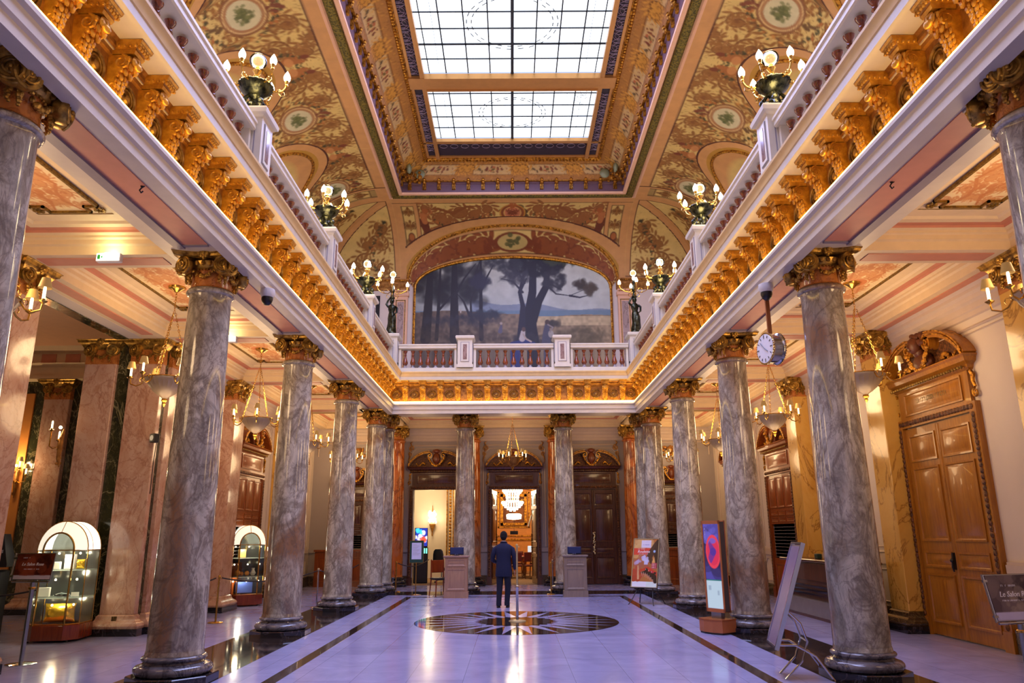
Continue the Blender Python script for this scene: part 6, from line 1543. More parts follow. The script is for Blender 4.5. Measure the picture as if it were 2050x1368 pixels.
t = thing('studio_arm', 'white angled arm on a thin stand in the gaming room', 'stand', (.75, 29.6, 0)); obj('pole', B().tube([(0, 0, 0), (0, 0, 2.2)], .012, 6), M['blackp'], t); obj('arm', B().tube([(-.2, 0, 1.95), (-.08, 0, 2.35), (.1, 0, 2.48)], .035, 6), M['whitep'], t); obj('foot', B().lathe([(.18, 0), (.18, .02), (.02, .03)], seg=16), M['blackp'], t)

# ------------------------------------------------------------------ podiums with monitors
def podium(label, x, y, mat, ml):
    t = thing('podium', label, 'podium', (x, y, 0), 0, None); w = .33
    b = B(); b.box(-w, w, -.22, .22, .0, .16).box(-w+.02, w-.02, -.20, .20, .16, 1.05); obj('body', b, mat, t, smooth=0)
    p_ = B(); panel_block(p_, -w+.07, w-.07, .20, .76, -.20, .014); panel_block(p_, -w+.07, w-.07, .82, 1.01, -.20, .014); obj('panel', p_, mat, t, smooth=.4)
    obj('top', B().loft([[(-w-k, -.22-k, z), (w+k, -.22-k, z), (w+k, .22+k, z), (-w-k, .22+k, z)] for z, k in ((1.05, -.01), (1.06, .015), (1.09, .025), (1.10, .02))], True, True), mat, t, smooth=.3)
    m = thing('monitor', ml, 'monitor', (x, y+.02, 1.10)); obj('back', B().loft([[(-.19+k, yy, z0+k*.5), (.19-k, yy, z0+k*.5), (.19-k, yy, .22-k*.5), (-.19+k, yy, .22-k*.5)] for z0, yy, k in ((.02, .03, 0), (.02, .0, 0), (.03, -.04, .03))], True, True), plain('dark_blue_case', '22305e', .3), m, smooth=.3)
    glyph_row(3, .05, plain('pale_blue_print', '8a90d0', .4), m, (0, -.043, .02))
    obj('stand', B().box(-.07, .07, -.06, .08, 0, .012).box(-.02, .02, .0, .02, 0, .06), M['blackp'], m, smooth=0)
podium('pinkish wood podium left of the man, before the left doorway column', -1.61, 21.35, M['podium'], 'blue-backed monitor on the left podium')
podium('greyer wood podium right of the man, before the closed door', 1.65, 21.42, M['podium2'], 'blue-backed monitor on the right podium')

# ------------------------------------------------------------------ posts and ropes
def post(label, x, y, mat, h=.9, group=None, base=.15):
    t = thing('rope_post', label, 'stanchion', (x, y, 0), 0, group)
    obj('base', B().lathe([(base, 0), (base, .012), (base*.9, .022), (.03, .03)], seg=28), mat, t); obj('post', B().lathe([(.019, .02), (.019, h-.04)], seg=14), mat, t)
    obj('cap', B().lathe([(.024, h-.06), (.026, h-.02), (.02, h), (.0, h+.008)], seg=14), mat, t)
    obj('hook', B().tube([(.02, 0, h-.05), (.05, 0, h-.06), (.055, 0, h-.03)], .006, 5), mat, t); return t
post('brass rope post by the far showcase, between the second and third left columns', -5.95, 15.6, M['brass']); post('chrome rope post between the third and fourth left columns', -4.72, 18.6, M['chrome'])
post('thin brass rope post by the far left corner column', -3.6, 23.56, M['brass'], .88); post('thin brass rope post right of the central doorway', 1.02, 22.15, M['brass'], .9, None, .12); post('thin chrome rope post right of the central doorway', 1.16, 23.85, M['chrome'], .9, None, .12)
def rope(label, p0, p1, sag=.14):
    P = [tuple(Vector(p0).lerp(Vector(p1), t)-Vector((0, 0, sag*4*t*(1-t)))) for t in np.linspace(0, 1, 20)]
    o = obj('rope', B().tube(P, .014, 8), plain('dark_rope', '2a2226', .7)); tag(o, label, 'rope', None)
rope('dark rope running from the brass post behind the third left column', (-5.89, 15.6, .85), (-4.75, 18.58, .84)); rope('dark rope running left from the brass post towards the left pier', (-6.0, 15.55, .85), (-6.45, 14.4, .84), .08); rope('dark rope from the chrome post towards the fourth left column', (-4.68, 18.62, .84), (-4.5, 22.3, .84), .1); rope('short dark rope before the left far doorway', (-3.55, 23.56, .83), (-2.9, 26.2, .85), .15)
rope('dark rope across the left hall behind the red sign', (-7.75, 12.6, .84), (-9.4, 12.2, .86), .1)
t = post('brass post on the compass rose with a dark collar, right of the man', .02, 15.55, plain('pale_brass', 'cfc49a', .3, .7), 1.47, None, .17); obj('sleeve', B().lathe([(.026, .03), (.026, .62), (.03, .64), (.03, .67), (.022, .68)], seg=16), M['chrome'], t)

# ------------------------------------------------------------------ small notice on brass stand
t = thing('notice_stand', 'green-framed printed notice on a slim brass stand at the far left', 'sign', (-2.84, 22.3, 0))
obj('base', B().lathe([(.16, 0), (.16, .012), (.03, .03)], seg=24), M['brass'], t); obj('pole', B().lathe([(.014, .02), (.014, .9)], seg=10), M['brass'], t)
f = obj('board', B().box(-.2, .2, -.012, .012, .88, 1.50), plain('dark_green_board', '123c34', .4), t, smooth=0); g = B()
for q in ((-.205, .205, .875, .885), (-.205, .205, 1.495, 1.505), (-.205, -.197, .875, 1.505), (.197, .205, .875, 1.505)): g.box(q[0], q[1], -.016, .016, q[2], q[3])
obj('brass_edge', g, M['brass'], t, smooth=0); pp_ = obj('paper', B().box(-.14, .14, -.015, -.011, .98, 1.44), plain('pale_paper', 'c8ccec', .6, var=.01), t, smooth=0); g = B()
for k in range(9): g.box(-.11, -.11+.22*(.5+.5*((k*37) % 10)/10), -.0165, -.0145, 1.38-k*.035, 1.386-k*.035)
obj('text_lines', g, M['lilac'], pp_, smooth=0)

# ------------------------------------------------------------------ roulette poster on easel
t = thing('poster_easel', 'roulette poster leaning on a dark metal easel before the far right corner column', 'sign', (3.12, 18.95, 0), -.62)
P_ = Canvas(.66, 1.16, 120, 'b0703a'); c = P_
c.rect(0, .66, .0, .13, 'e8eef4'); c.rect(.38, .66, 0, .13, 'd4f0e0', .7); c.blob(.2, 1.0, .3, 'd8b070', 40, .3, 2, .6); c.rect(.2, .46, .95, 1.13, 'e0e2f4', .85)
c.rect(.0, .47, .77, .94, 'd84838'); c.stroke([(.5, .6), (.42, .7), (.5, .86), (.6, 1.02), (.64, 1.1)], [.1, .16, .16, .14, .1], '4a3428'); c.stroke([(.62, .5), (.6, .9), (.66, 1.1)], [.1, .12, .1], '3c2c24'); c.stroke([(.55, .6), (.56, .72)], [.08, .01], 'e0a860')
c.blob(.2, .55, .22, 'a8604a', 50, .2, 3, .7); c.blob(.32, .66, .08, 'c8c8e8', 10, .4, 4, .8); c.blob(.12, .62, .08, 'b8a8c8', 10, .4, 5, .7); c.rect(.30, .40, .54, .66, 'c8d0f0', .9)
c.blob(.12, .3, .16, 'b03c28', 30, .3, 6, .7); c.stroke([(.14, .5), (.16, .2)], [.03, .05], 'd8a878')
c.stroke([(.2, .40), (.4, .44), (.62, .32), (.66, .2)], [.03, .09, .11, .1], 'c8402c'); c.stroke([(.22, .34), (.4, .36), (.58, .24), (.62, .14)], [.02, .12, .14, .1], '2c1c1c')
for k in range(7): c.stroke([(.24+k*.052, .355-.006*k*k*.8), (.28+k*.05, .24-.008*k*k*.6)], [.012, .004], 'e0b0a0')
for k, q in enumerate((('1a1a22'), ('c03030'), ('c02848'), ('1a1a22'))): c.rect(.34+k*.078, .40+k*.078, .40-k*.03, .45-k*.03, q)
c.rect(.5, .64, .44, .58, 'c04858', .9); c.ell(.56, .86, .03, .03, 'a0c8f0')
tilt = Euler((-.12, 0, 0)).to_matrix().to_4x4()
bd = bpy.data.objects.new('poster_board', None); COL.objects.link(bd)
bd_ = obj('poster', flat_canvas('poster', c, (-.33, -.016, .0), (.66, 0, 0), (0, 0, 1.16), M['paintgloss']), None, t, (0, 0, .40), (-.26, 0, 0)); bpy.data.objects.remove(bd)
g = B()
for q in ((-.35, .35, -.02, .0), (-.35, .35, 1.16, 1.18), (-.35, -.33, -.02, 1.18), (.33, .35, -.02, 1.18)): g.box(q[0], q[1], -.024, .014, q[2], q[3])
obj('frame', g, M['steel'], bd_, smooth=0); obj('backing', B().box(-.33, .33, -.012, .008, 0, 1.16), M['blackp'], bd_, smooth=0)
wm = plain('white_print', 'f4f0ee', .4, var=0)
text_mesh('lettering', 'Roulette', .095, wm, bd_, (-.06, -.018, .85), shear=.25); glyph_row(9, .035, wm, bd_, (-.12, -.018, .905)); glyph_row(16, .026, wm, bd_, (-.06, -.018, .785)); glyph_row(9, .03, plain('mauve_print', '8a80c0', .4), bd_, (0, -.018, 1.01))
for k in range(3): glyph_row(2, .035, wm, bd_, (.04+k*.078, -.018, .415-k*.03))
for k in range(3): glyph_row(6, .03, wm, bd_, (.24, -.018, .54-k*.04))
for s in (-1, 1):
    obj('leg', B().tube([(s*.16, .22, 1.0), (s*.2, .18, .6), (s*.20, .06, .36), (s*.26, -.1, .15), (s*.33, -.22, 0)], .012, 7), M['blackp'], t)
    obj('leg', B().tube([(s*.16, .22, .9), (s*.18, .22, .5), (s*.24, .28, .25), (s*.34, .42, 0)], .012, 7), M['blackp'], t)
obj('shelf_bar', B().tube([(-.36, -.02, .385), (.36, -.02, .385)], .012, 6), M['blackp'], t)

# ------------------------------------------------------------------ upright screen (totem)
t = thing('digital_totem', 'tall upright advertising screen in a wooden frame with a red disc on it', 'screen', (3.47, 13.62, 0), -1.0)
pr = [(-.26, -.18), (-.10, -.24), (.10, -.24), (.26, -.18), (.26, .16), (-.26, .16)]
obj('base', B().prism(pr, .03, .22, 'z'), plain('orange_wood', 'a8643c', .3), t, smooth=0); obj('kick', B().prism([(x*.96, y*.96) for x, y in pr], 0, .03, 'z'), M['blackp'], t, smooth=0)
obj('base_top', B().prism([(x*1.02, y*1.02) for x, y in pr], .22, .24, 'z'), plain('orange_wood_top', '9c5428', .2), t, smooth=0); obj('neck', B().box(-.11, .11, -.03, .05, .24, .37), M['steel'], t, smooth=0)
bd_ = obj('housing', B().box(-.2, .2, -.02, .10, .36, 1.86), plain('charcoal_side', '4a4444', .4), t, smooth=0)
g = B()
for yy in (-.035, .10):
    for q in ((-.21, .21, .34, .40), (-.21, .21, 1.82, 1.88), (-.21, -.18, .34, 1.88), (.18, .21, .34, 1.88)): g.box(q[0], q[1], yy, yy+.016, q[2], q[3])
obj('wooden_frame', g, plain('orange_wood_frame', 'b06a40', .3), t, smooth=0)
cv = Canvas(.36, 1.42, 110, '5048a8'); cv.blob(.18, .75, .5, '2c2048', 40, .25, 4, .5); cv.ell(.2, .95, .15, .26, 'e03058'); cv.stroke([(.12, 1.12), (.2, .95), (.12, .8)], [.05, .14, .1], '4830a0', .8); cv.blob(.16, 1.3, .2, '6a60d0', 20, .3, 6, .5); cv.ell(.2, .95, .15, .26, 'f04058', ring=.03); cv.rect(0, .36, 0, .46, 'c4d8ec'); cv.rect(0, .36, .46, .48, '207878'); cv.rect(.04, .10, .3, .38, '8a9ab8', .6); cv.rect(.24, .28, .22, .3, '8a9ab8', .6)
tm_ = NT('lit_totem_screen'); va = tm_.new('ShaderNodeVertexColor'); va.layer_name = 'Col'; tm_.set(col=(.02, .02, .02), emc=va.outputs[0], ems=.85, rough=.15)
obj('screen', flat_canvas('screen', cv, (-.18, -.0215, .40), (.36, 0, 0), (0, 0, 1.42), tm_.m), None, bd_)
glyph_row(12, .03, wm, bd_, (-.15, -.024, 1.66), (PI/2, PI/2, 0))

# ------------------------------------------------------------------ tilted board on curved silver legs
t = thing('display_board', 'silver board tilted back on curved tubular legs, seen edge-on by the second right column', 'sign', (3.24, 9.6, 0), -1.74)
bd_ = obj('board', B().box(-.30, .30, -.012, .012, 0, 1.22), plain('grey_board', '8a8490', .35), t, (0, -.16, .36), (-.33, 0, 0), smooth=0); g = B()
for x in (-.31, .31): g.box(x-.014, x+.014, -.03, .02, -.03, 1.25)
for z in (-.02, 1.24): g.box(-.31, .31, -.03, .02, z-.012, z+.012)
obj('silver_frame', g, M['chrome'], bd_, smooth=0); obj('poster', B().box(-.29, .29, -.016, -.012, .01, 1.2), plain('mauve_poster', '7a6a86', .25), bd_, smooth=0)
for s in (-1, 1):
    obj('leg', B().tube([(s*.2, -.02, .78), (s*.2, .14, .62), (s*.2, .20, .42), (s*.2, .12, .2), (s*.2, -.08, .0)], .013, 8), M['chrome'], t)
    obj('leg', B().tube([(s*.24, -.16, .38), (s*.22, .06, .38), (s*.2, .28, .26), (s*.22, .46, .0)], .013, 8), M['chrome'], t)
obj('cross_bar', B().tube([(-.2, .20, .42), (.2, .20, .42)], .012, 6), M['chrome'], t)

# ------------------------------------------------------------------ low signs
def sign_stand(label, x, y, rz, txt, canvas, zc=1.27, w=.56, h=.34, tiltx=-.25, sub='', small=''):
    t = thing('sign_stand', label, 'sign', (x, y, 0), rz)
    obj('base', B().lathe([(.19, 0), (.19, .012), (.15, .02), (.03, .035)], seg=32), M['chrome'], t); obj('pole', B().lathe([(.03, .02), (.03, zc-h/2-.02)], seg=16), M['steel'], t)
    obj('collar', B().lathe([(.05, zc-h/2-.13), (.052, zc-h/2-.11), (.04, zc-h/2-.1)], seg=16), M['brass'], t)
    bd_ = obj('board', B().bevbox(-w/2-.012, w/2+.012, -.006, .008, -h/2-.012, h/2+.012, .006), M['chrome'], t, (0, -.02, zc), (tiltx, 0, 0), smooth=.3)
    obj('printed_card', flat_canvas('printed_card', canvas, (-w/2, -.010, -h/2), (w, 0, 0), (0, 0, h), M['paintgloss']), None, bd_)
    obj('side_rail', B().tube([(-w/2-.03, -.01, -h/2-.02), (-w/2-.03, -.01, h/2+.01)], .01, 8), M['chrome'], bd_)
    for z in (-h/2+.04, h/2-.06): obj('clip', B().box(-w/2-.045, -w/2+.01, -.022, .0, z-.012, z+.012), M['chrome'], bd_, smooth=0)
    obj('bottom_rail', B().tube([(-w/2, -.01, -h/2-.03), (w/2, -.01, -h/2-.03)], .012, 8), M['chrome'], bd_)
    if txt: text_mesh('lettering', txt, h*.17, wm, bd_, (-.02, -.0125, .03), shear=.3)
    if sub: glyph_row(sub, h*.07, wm, bd_, (-.12, -.0125, .11))
    if small: glyph_row(small, h*.055, wm, bd_, (-.02, -.0125, -.04))
    return t
c = Canvas(.56, .34, 120, '5a2418'); c.blob(.28, .17, .28, '7a3420', 50, .2, 2, .5); c.blob(.4, .2, .12, '3a1410', 14, .3, 3, .6); c.rect(0, .56, 0, .055, 'c8c0c8'); c.blob(.28, .06, .2, '9a4a30', 10, .3, 4, .5); c.rect(0, .56, 0, .045, 'd0c8d0')
sign_stand('low chrome sign with a dark red card at the left edge, before the near showcase', -6.72, 10.8, -.12, 'Le Salon Rose', c, 1.27, .56, .34, -.12, 8, 20)
c = Canvas(.72, .5, 120, '5c4c50'); c.blob(.4, .3, .4, '7a6a68', 60, .2, 2, .5); c.blob(.5, .38, .2, '3c3038', 30, .25, 3, .6); c.blob(.35, .16, .18, '9a8c80', 20, .25, 5, .5); c.rect(0, .72, 0, .09, 'c8c4e0')
sign_stand('low chrome sign with a mauve card reading Le Salon Rose, cut by the right edge', 4.93+.43, 8.45, .25, 'Le Salon Rose', c, .98, .72, .46, -.2, 13, 26)

# ------------------------------------------------------------------ glass showcases
def showcase(label, loc, rz, seed, kind, D=.85):
    t = thing('glass_showcase', label, 'showcase', loc, rz, None); R = random.Random(seed); hw, zb, zs = .40, .27, 1.45
    def plan(k=0): return [(-hw-k, -D/2+.16), (-hw+.16, -D/2-k), (hw-.16, -D/2-k), (hw+k, -D/2+.16), (hw+k, D/2+k), (-hw-k, D/2+k)]
    obj('wooden_base', B().loft([[(x, y, z) for x, y in plan(k)] for z, k in ((.03, .0), (.035, .02), (zb-.01, .02), (zb, .0))], True, True), M['cherry'], t, smooth=.2)
    for x, y in ((-.3, -.3), (.3, -.3), (-.3, .3), (.3, .3)): obj('foot', B().lathe([(.02, 0), (.02, .03)], c=(x, y, 0), seg=8), M['blackp'], t)
    cs = B(); P = plan()
    for x, y in P: cs.tube([(x, y, zb), (x, y, zs)], .009, 6)
    for z in (zb+.01, zs):
        for i in range(6): cs.tube([(*P[i], z), (*P[(i+1) % 6], z)], .008, 6)
    def arch(k, s=1, r=hw): return [(r*s*math.cos(a), k, zs+r*1.18*math.sin(a)) for a in np.linspace(0, PI, 21)]
    cs.tube(arch(-D/2+.14, 1, hw), .009, 6); cs.tube(arch(D/2), .009, 6); cs.tube(arch(-D/2-.01, 1, hw-.16+.0), .016, 6); cs.tube(arch(0), .006, 5)
    cs.tube([(0, D/2, zs+hw*1.18), (0, -D/2+.14, zs+hw*1.18), (0, -D/2, zs+(hw-.16)*1.18)], .007, 5)
    cs.tube([(-hw+.16, -D/2-.01, zb), (-hw+.16, -D/2-.01, zs)], .016, 6); cs.tube([(hw-.16, -D/2-.01, zb), (hw-.16, -D/2-.01, zs)], .016, 6)
    obj('brass_frame', cs, M['brass'], t)
    gl = B(); gl.loft([[(x, y, zb+.01) for x, y in P], [(x, y, zs) for x, y in P]]); obj('glass', gl, M['vglass'], t, smooth=0)
    dm = B(); a1 = arch(-D/2+.14); a2 = arch(D/2); dm.loft([a1, a2], closed=False); obj('lit_canopy', dm, emis('glowing_opal_glass', (1, .93, .76), 1.5), t)
    fr_ = B(); a0 = arch(-D/2-.0, 1, hw-.16); fr_.loft([a0, a1], closed=False); obj('front_canopy', fr_, emis('opal_glass_front', (1, .9, .7), .9), t)
    bk = B(); bk.prism([(x, z) for x, y, z in a2], D/2-.01, D/2-.004); bk.box(-hw+.01, hw-.01, D/2-.012, D/2-.004, zb, zs); obj('back_panel', bk, plain('mirror_back', '6a6e6c', .12, .6), t, smooth=0)
    fp = B(); fp.prism([(x, z) for x, y, z in a0], -D/2-.004, -D/2); obj('front_glass', fp, M['vglass'], t, smooth=0)
    for z in (.66+.02, 1.12): obj('glass_shelf', B().loft([[(x*.97, y*.97, z) for x, y in P], [(x*.97, y*.97, z+.01) for x, y in P]], True, True), plain('frosted_shelf_edge', 'b8c4bc', .15, 0), t, smooth=0)
    sp = B()
    for x in (-.3, 0, .3):
        for z in (.98, 1.4, .58): sp.ball((x, -.22 if x else -.30, z), .018, 8, 6)
    obj('spotlights', sp, M['glow'], t)
    return t
def goods(label0, loc, rz, z, kinds, grp):
    R = Euler((0, 0, rz)).to_matrix()
    for (nm, cat, lab, x, y, b, mat) in kinds:
        p = Vector(loc)+R @ Vector((x, y, z)); o = obj(nm, b, mat); o.location = p; o.rotation_euler = (0, 0, rz); tag(o, lab, cat)
def pillow(w, h, d):
    b = B(); R = []
    n = 12
    for j in range(n+1):
        v = -1+2*j/n; row = []
        for k in range(24):
            a = 2*PI*k/24; u = math.cos(a); th = math.sin(a)
            row.append((w/2*math.copysign(abs(u)**.7, u)*(1-.08*(1-v*v)), d/2*th*max(.06, (1-v**4))*(1+.15*math.sin(7*u+5*v)), h/2+v*h/2*(1-.06*(1-u*u))))
        R.append(row)
    return b.loft(R, True, True)
VL = (-7.68, 13.20, 0); VR = .12
showcase('lit arched glass showcase with a gold cushion, before the left pier', VL, VR, 1, 0, .66)
GS = plain('shiny_gold_cloth', 'e0b838', .25, .75, bump=.8, bs=14)
whitec = plain('white_card', 'e8e4dc', .5, var=.02)
goods('', VL, VR, .29, [('gold_cushion', 'cushion', 'shiny gold cushion on the floor of the near showcase', .02, -.02, pillow(.5, .30, .18), GS)], None)
goods('', VL, VR, .70, [('gift_box', 'box', 'white gift box on the lower shelf of the near showcase', -.24, -.1, B().bevbox(-.09, .09, -.03, .03, 0, .15, .005), whitec), ('silver_tray', 'tray', 'small silver pieces heaped on the lower shelf of the near showcase', .05, -.1, B().ball((0, 0, .02), .05, 10, 5, (3, 1, .4)).tube([(-.1, 0, .03), (0, -.04, .06), (.12, 0, .03)], .012, 6), M['chrome']), ('price_card', 'card', 'small white card at the right of the lower shelf', .26, -.12, B().box(-.06, .06, -.01, .01, 0, .07), whitec)], None)
goods('', VL, VR, 1.14, [('perfume_box', 'box', 'small white box on the top shelf, left end', -.22, -.12, B().bevbox(-.05, .05, -.03, .03, 0, .12, .005), whitec), ('perfume_box', 'box', 'small white box with a blue mark on the top shelf', -.08, -.12, B().bevbox(-.05, .05, -.03, .03, 0, .12, .005), whitec), ('jewel_box', 'box', 'larger white box at the middle of the top shelf', .1, -.08, B().bevbox(-.08, .08, -.04, .04, 0, .24, .005), whitec), ('gold_pouch', 'pouch', 'yellow gold pouch at the right of the top shelf', .27, -.08, pillow(.14, .16, .08), GS)], None)
goods('', VL, VR, .98, [('medallion', 'ornament', 'round silver medallion hanging below the top shelf', -.16, -.26, B().ball((0, 0, .0), .035, 12, 8, (1, .3, 1)).tube([(0, 0, .03), (0, 0, .14)], .003, 4), M['chrome'])], None)
light('showcase_light', (VL[0]+.05, VL[1]-.15, 1.35), 9*K_LAMP, (1, .85, .6), .05); light('showcase_light', (VL[0]+.05, VL[1]-.12, .62), 6*K_LAMP, (1, .85, .6), .05); light('showcase_light', (VL[0]+.05, VL[1]-.12, 1.05), 5*K_LAMP, (1, .85, .6), .05)
V2 = (-6.78, 19.45, 0); V2R = .52
showcase('lit arched glass showcase farther back, left of the third column', V2, V2R, 2, 1)
goods('', V2, V2R, .29, [('blue_box', 'box', 'blue boxed article on the floor of the far showcase', .0, 0, B().bevbox(-.2, .2, -.08, .08, 0, .26, .01), plain('cobalt_card', '4a60b0', .4))], None)
goods('', V2, V2R, .70, [('gilt_ornament', 'ornament', 'orange and gold ornaments on the middle shelf of the far showcase', -.18, -.05, B().ball((0, 0, .07), .07, 10, 8).ball((.1, 0, .05), .05, 8, 6).ball((.22, -.03, .06), .06, 10, 7), plain('amber_glass', 'd08a40', .2)), ('white_vase', 'vase', 'white vase on the middle shelf of the far showcase', .2, 0, B().lathe([(.04, 0), (.07, .06), (.03, .14), (.04, .18)], seg=14), whitec)], None)
goods('', V2, V2R, 1.14, [('tan_box', 'box', 'tan box on the top shelf of the far showcase', -.1, 0, B().bevbox(-.09, .09, -.05, .05, 0, .2, .005), plain('tan_card', 'c09a58', .4))], None)
light('showcase_light', (V2[0], V2[1]-.2, 1.35), 8*K_LAMP, (1, .88, .65), .05); light('showcase_light', (V2[0], V2[1]-.2, .62), 7*K_LAMP, (1, .88, .65), .05)
# speaker on the pier, black scanner kiosk at the left edge
t = thing('wall_speaker', 'small black speaker fixed to the side of the left pier', 'speaker', (-6.62, 13.62, 3.41), -.5); obj('cabinet', B().bevbox(-.07, .07, -.06, .06, -.08, .08, .012), M['blackp'], t); obj('cone', B().lathe([(.05, 0), (.03, -.015), (0, -.01)], seg=16).xf(T3((0, -.062, 0), rx=PI/2)), M['steel'], t); obj('cable', B().tube([(-.0, .05, -.08), (-.04, .06, -.4), (-.02, .05, -1.0)], .008, 5), M['blackp'], t)
t = thing('ticket_scanner', 'black scanner kiosk cut by the left edge, behind the red sign', 'machine', (-8.7, 12.6, 0), .3)
obj('cabinet', B().bevbox(-.35, .35, -.25, .25, 0, 1.15, .03), M['blackp'], t); obj('head', B().loft([[(-.4, -.25, z), (.42, -.25, z), (.42, .2, z), (-.4, .2, z)] for z in (1.2, 1.25)]+[[(-.38, -.2, 1.62), (.3, -.2, 1.72), (.3, .15, 1.72), (-.38, .15, 1.62)]], True, True), M['blackp'], t, smooth=.3); obj('label_plate', B().box(.12, .34, -.262, -.25, 1.42, 1.47), M['lilac'], t, smooth=0); obj('neck', B().box(-.2, .2, -.1, .1, 1.1, 1.22), M['blackp'], t)
b = B(); b.tube([(.2, -.27, .1), (.2, -.27, 1.0)], .015, 6); obj('rail', b, M['chrome'], t)
# ------------------------------------------------------------------ reception desk on the right
t = thing('reception_desk', 'long dark wooden reception desk against the right wall, partly behind the second right column', 'desk', (6.02, 15.55, 0), 0)
obj('top', B().bevbox(-.12, .5, -1.75, 1.75, 1.09, 1.14, .01), M['wooddk'], t, smooth=.3); obj('body', B().box(.02, .42, -1.68, 1.68, .32, 1.09), M['wooddk'], t, smooth=0)
obj('front_recess', B().box(.0, .03, -1.6, 1.6, .72, 1.05), M['woodfr'], t, smooth=0); obj('grey_step', B().box(-.10, .4, -1.7, 1.7, .06, .36), plain('grey_marble_step', '7c7672', .2), t, smooth=0); obj('plinth', B().box(-.08, .42, -1.72, 1.72, 0, .06), M['woodfr'], t, smooth=0)
b = B()
for z in (.44, .52, .60): b.box(-.03, .02, -1.6, 1.6, z, z+.03)
obj('dark_moulding', b, M['black'], t, smooth=0)
for x, y, nm, cat, l, bb, m in ((6.12, 16.9, 'desk_calendar', 'calendar', 'white upright card holder on the far end of the reception desk', B().bevbox(-.03, .03, -.09, .09, 0, .24, .01), whitec), (6.22, 15.9, 'desk_phone', 'box', 'small dark green box on the reception desk', B().bevbox(-.05, .05, -.08, .08, 0, .1, .01), plain('dark_green_box', '1c3c34', .4)), (6.17, 14.0, 'blue_bottle', 'bottle', 'small blue bottle at the near end of the reception desk', B().lathe([(.05, 0), (.055, .1), (.05, .14), (.02, .19), (.02, .24), (0, .25)], seg=14), plain('blue_glass', '2c4080', .15))):
    o = obj(nm, bb, m); o.location = (x, y, 1.14); tag(o, l, cat)

# ------------------------------------------------------------------ the man in the navy suit (seen from behind)
def skin_body(name, pts, edges, radii, mat, parent, sub=2):
    m = bpy.data.meshes.new(name); m.from_pydata(pts, edges, []); o = bpy.data.objects.new(name, m); COL.objects.link(o)
    sk = o.modifiers.new('skin', 'SKIN'); sk.use_smooth_shade = True
    for i, r in enumerate(radii): m.skin_vertices[0].data[i].radius = r if hasattr(r, '__len__') else (r, r)
    m.skin_vertices[0].data[0].use_root = True
    s = o.modifiers.new('sub', 'SUBSURF'); s.levels = sub; s.render_levels = sub
    m.materials.append(mat); o.parent = parent; return o
man = thing('person', 'person in a navy suit standing with their back to us before the central doorway', 'person', (-.28, 18.38, 0), -.08)
skinm = plain('skin', 'b07a5c', .5, var=.04); navy = plain('navy_wool', '0e163a', .85, var=.08, bump=.1, bs=200); hairm = plain('black_hair', '0a0908', .95, bump=.2, bs=90); shoem = plain('black_shoe_leather', '0e0e12', .25)
P = []; E_ = []; Rr = []
def V(p, r, link=None):
    P.append(p); Rr.append(r)
    if link is not None: E_.append((link, len(P)-1))
    return len(P)-1
pel = V((0, 0, .90), (.13, .10)); sp1 = V((0, .01, 1.05), (.125, .09), pel); sp2 = V((0, .0, 1.22), (.14, .10), sp1); ch = V((0, .0, 1.36), (.13, .09), sp2); nk = V((0, .0, 1.45), .055, ch); nk2 = V((0, .02, 1.51), .052, nk); hd = V((0, .03, 1.57), .07, nk2); hd2 = V((0, .035, 1.63), .078, hd); hd3 = V((0, .03, 1.675), .055, hd2)
HANDS = []
for s in (-1, 1):
    sh = V((s*.14, -.005, 1.36), .04, ch)
    if s > 0: pts = [((.25, -.012, 1.15), .036), ((.26, .01, .97), .032), ((.255, .03, .86), .026)]
    else: pts = [((-.255, -.008, 1.15), .036), ((-.235, .09, 1.02), .036), ((-.15, .20, 1.03), .026)]
    l = sh
    for p, r in pts: l = V(p, r, l)
    d = (Vector(pts[-1][0])-Vector(pts[-2][0])).normalized(); a = Vector(pts[-1][0]); sd = Vector((0, 1, 0)) if s > 0 else Vector((0, 0, -1)); sd = (sd-d*sd.dot(d)).normalized(); nrm = d.cross(sd)
    pm = V(tuple(a+d*.045), (.030, .018), l); 
    for q, (off, L) in enumerate(((-.030, .065), (-.010, .078), (.010, .072), (.029, .058))):
        k = V(tuple(a+d*.085+sd*off), .0095, pm); k = V(tuple(a+d*(.085+L*.5)+sd*off*1.05+nrm*.008*s), .0088, k); V(tuple(a+d*(.085+L*.9)+sd*off*1.0+nrm*.024*s), .007, k)
    k = V(tuple(a+d*.03-sd*.036), .011, pm); k = V(tuple(a+d*.06-sd*.052+nrm*.01*s), .0095, k); V(tuple(a+d*.085-sd*.05+nrm*.02*s), .008, k)
for s, kx, fx, fy in ((-1, -.095, -.115, -.02), (1, .10, .075, .03)):
    hp = V((s*.085, 0, .84), .085, pel); kn = V((kx, .0, .48), .06, hp); an = V((fx, fy, .09), .04, kn); V((fx+s*.02, fy+.14, .035), .032, an)
body = skin_body('body', P, E_, Rr, skinm, man)
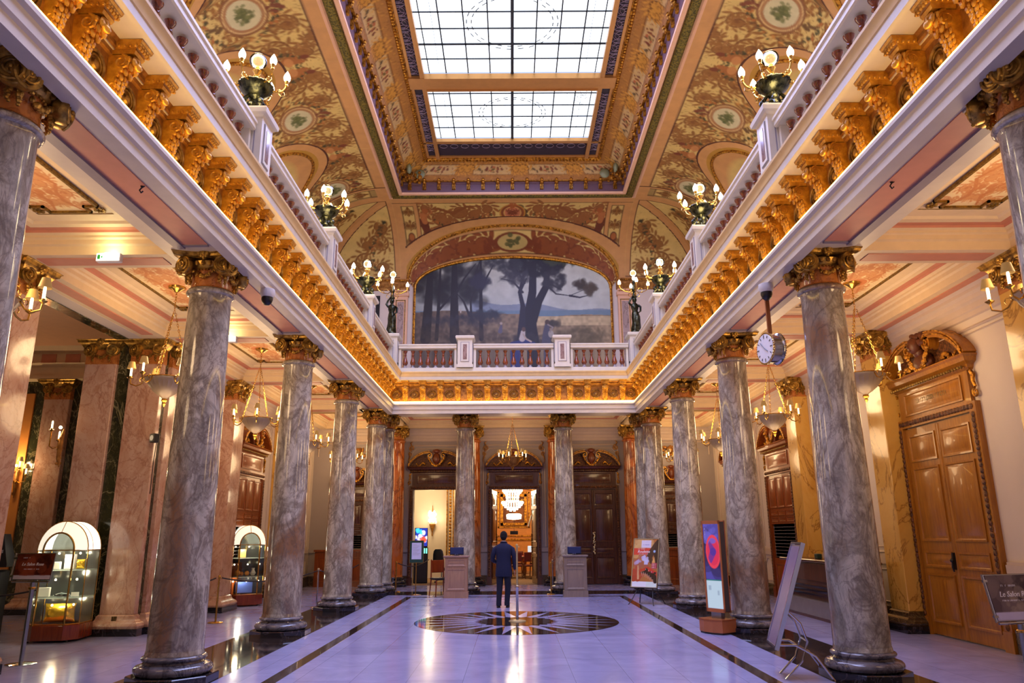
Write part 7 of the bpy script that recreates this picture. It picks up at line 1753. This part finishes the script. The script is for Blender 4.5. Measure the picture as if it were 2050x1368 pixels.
# head details: ears, hair, face turned away
b = B(); b.ball((0, .035, 1.625), .083, 18, 14, (.93, 1.12, 1.25)); b.ball((0, .125, 1.60), .018, 8, 6, (.8, 1.2, 1.5))
for s in (-1, 1): b.ball((s*.082, .03, 1.615), .02, 8, 6, (.4, .8, 1.4)); b.ball((s*.03, .112, 1.635), .012, 8, 6)
b.ball((0, .118, 1.565), .02, 8, 6, (1.2, .5, .4)); obj('head', b, skinm, man)
b = B(); R_ = []
for i in range(10):
    ph = i/9*PI*.62; z = 1.635+.108*math.cos(ph); r = .088*math.sin(ph)+.002
    R_.append([(r*math.cos(a)*.97, .025+r*math.sin(a)*(1.15 if math.sin(a) < 0 else .95-.35*max(0, i-4)/5), z) for a in np.linspace(0, 2*PI, 24, endpoint=False)])
b.loft(R_, True, False); b.ball((0, -.02, 1.60), .075, 14, 10, (.98, .9, 1.0)); obj('hair', b, hairm, man)
def tors(z, rx, ry, ox=0, oy=0, n=28, sq=.8): return [(ox+rx*math.copysign(abs(math.cos(a))**sq, math.cos(a)), oy+ry*math.copysign(abs(math.sin(a))**sq, math.sin(a)), z) for a in np.linspace(0, 2*PI, n, endpoint=False)]
b = B(); b.loft([tors(.70, .195, .125, 0, .0), tors(.74, .197, .13), tors(.85, .190, .135), tors(.98, .175, .125), tors(1.08, .168, .118), tors(1.20, .185, .125), tors(1.31, .20, .125), tors(1.38, .195, .11), tors(1.42, .155, .09), tors(1.45, .095, .075), tors(1.475, .068, .066, 0, .01)], False, True)
ARMS = [[(.15, -.005, 1.385), (.212, -.01, 1.325), (.25, -.015, 1.17), (.262, .0, 1.05), (.262, .015, .93), (.265, .025, .86)], [(-.15, -.005, 1.385), (-.212, -.01, 1.325), (-.255, -.01, 1.17), (-.262, .03, 1.07), (-.22, .12, 1.035), (-.165, .18, 1.03)]]
jk = obj('jacket', b, navy, man)
for A_ in ARMS: obj('sleeve', B().tube(A_, [.03, .058, .058, .053, .047, .041], 14), navy, jk)
obj('collar', B().tube([(-.062, .045, 1.455), (-.072, -.01, 1.475), (-.04, -.058, 1.488), (.04, -.058, 1.488), (.072, -.01, 1.475), (.062, .045, 1.455)], .016, 8), navy, jk)
obj('back_vent', B().box(-.003, .003, -.135, -.12, .70, .95), plain('vent_shadow', '0c1434', .8), jk)
obj('shirt_collar', B().tube([(-.052, .02, 1.487), (-.045, -.03, 1.50), (0, -.052, 1.505), (.045, -.03, 1.50), (.052, .02, 1.487)], .008, 6), whitec, man)
for s, kx, fx, fy in ((-1, -.095, -.115, -.02), (1, .10, .075, .03)):
    b = B(); b.loft([tors(.92, .10, .11, s*.08, 0), tors(.80, .098, .11, s*.088, 0), tors(.65, .085, .09, s*.09+0*kx, 0), tors(.48, .072, .076, kx, 0), tors(.3, .064, .068, (kx+fx)/2, fy*.5), tors(.12, .060, .070, fx, fy), tors(.05, .062, .078, fx, fy+.005)], True, True)
    obj('trouser_leg', b, plain('dark_navy_trousers', '0a1028', .85), man)
    b = B(); b.loft([[(fx+s*.012+w*math.cos(a), fy+.055+l*math.sin(a), z) for a in np.linspace(0, 2*PI, 20, endpoint=False)] for z, w, l in ((.0, .044, .13), (.02, .047, .135), (.045, .042, .12), (.07, .03, .07))], True, True); obj('shoe', b, shoem, man)
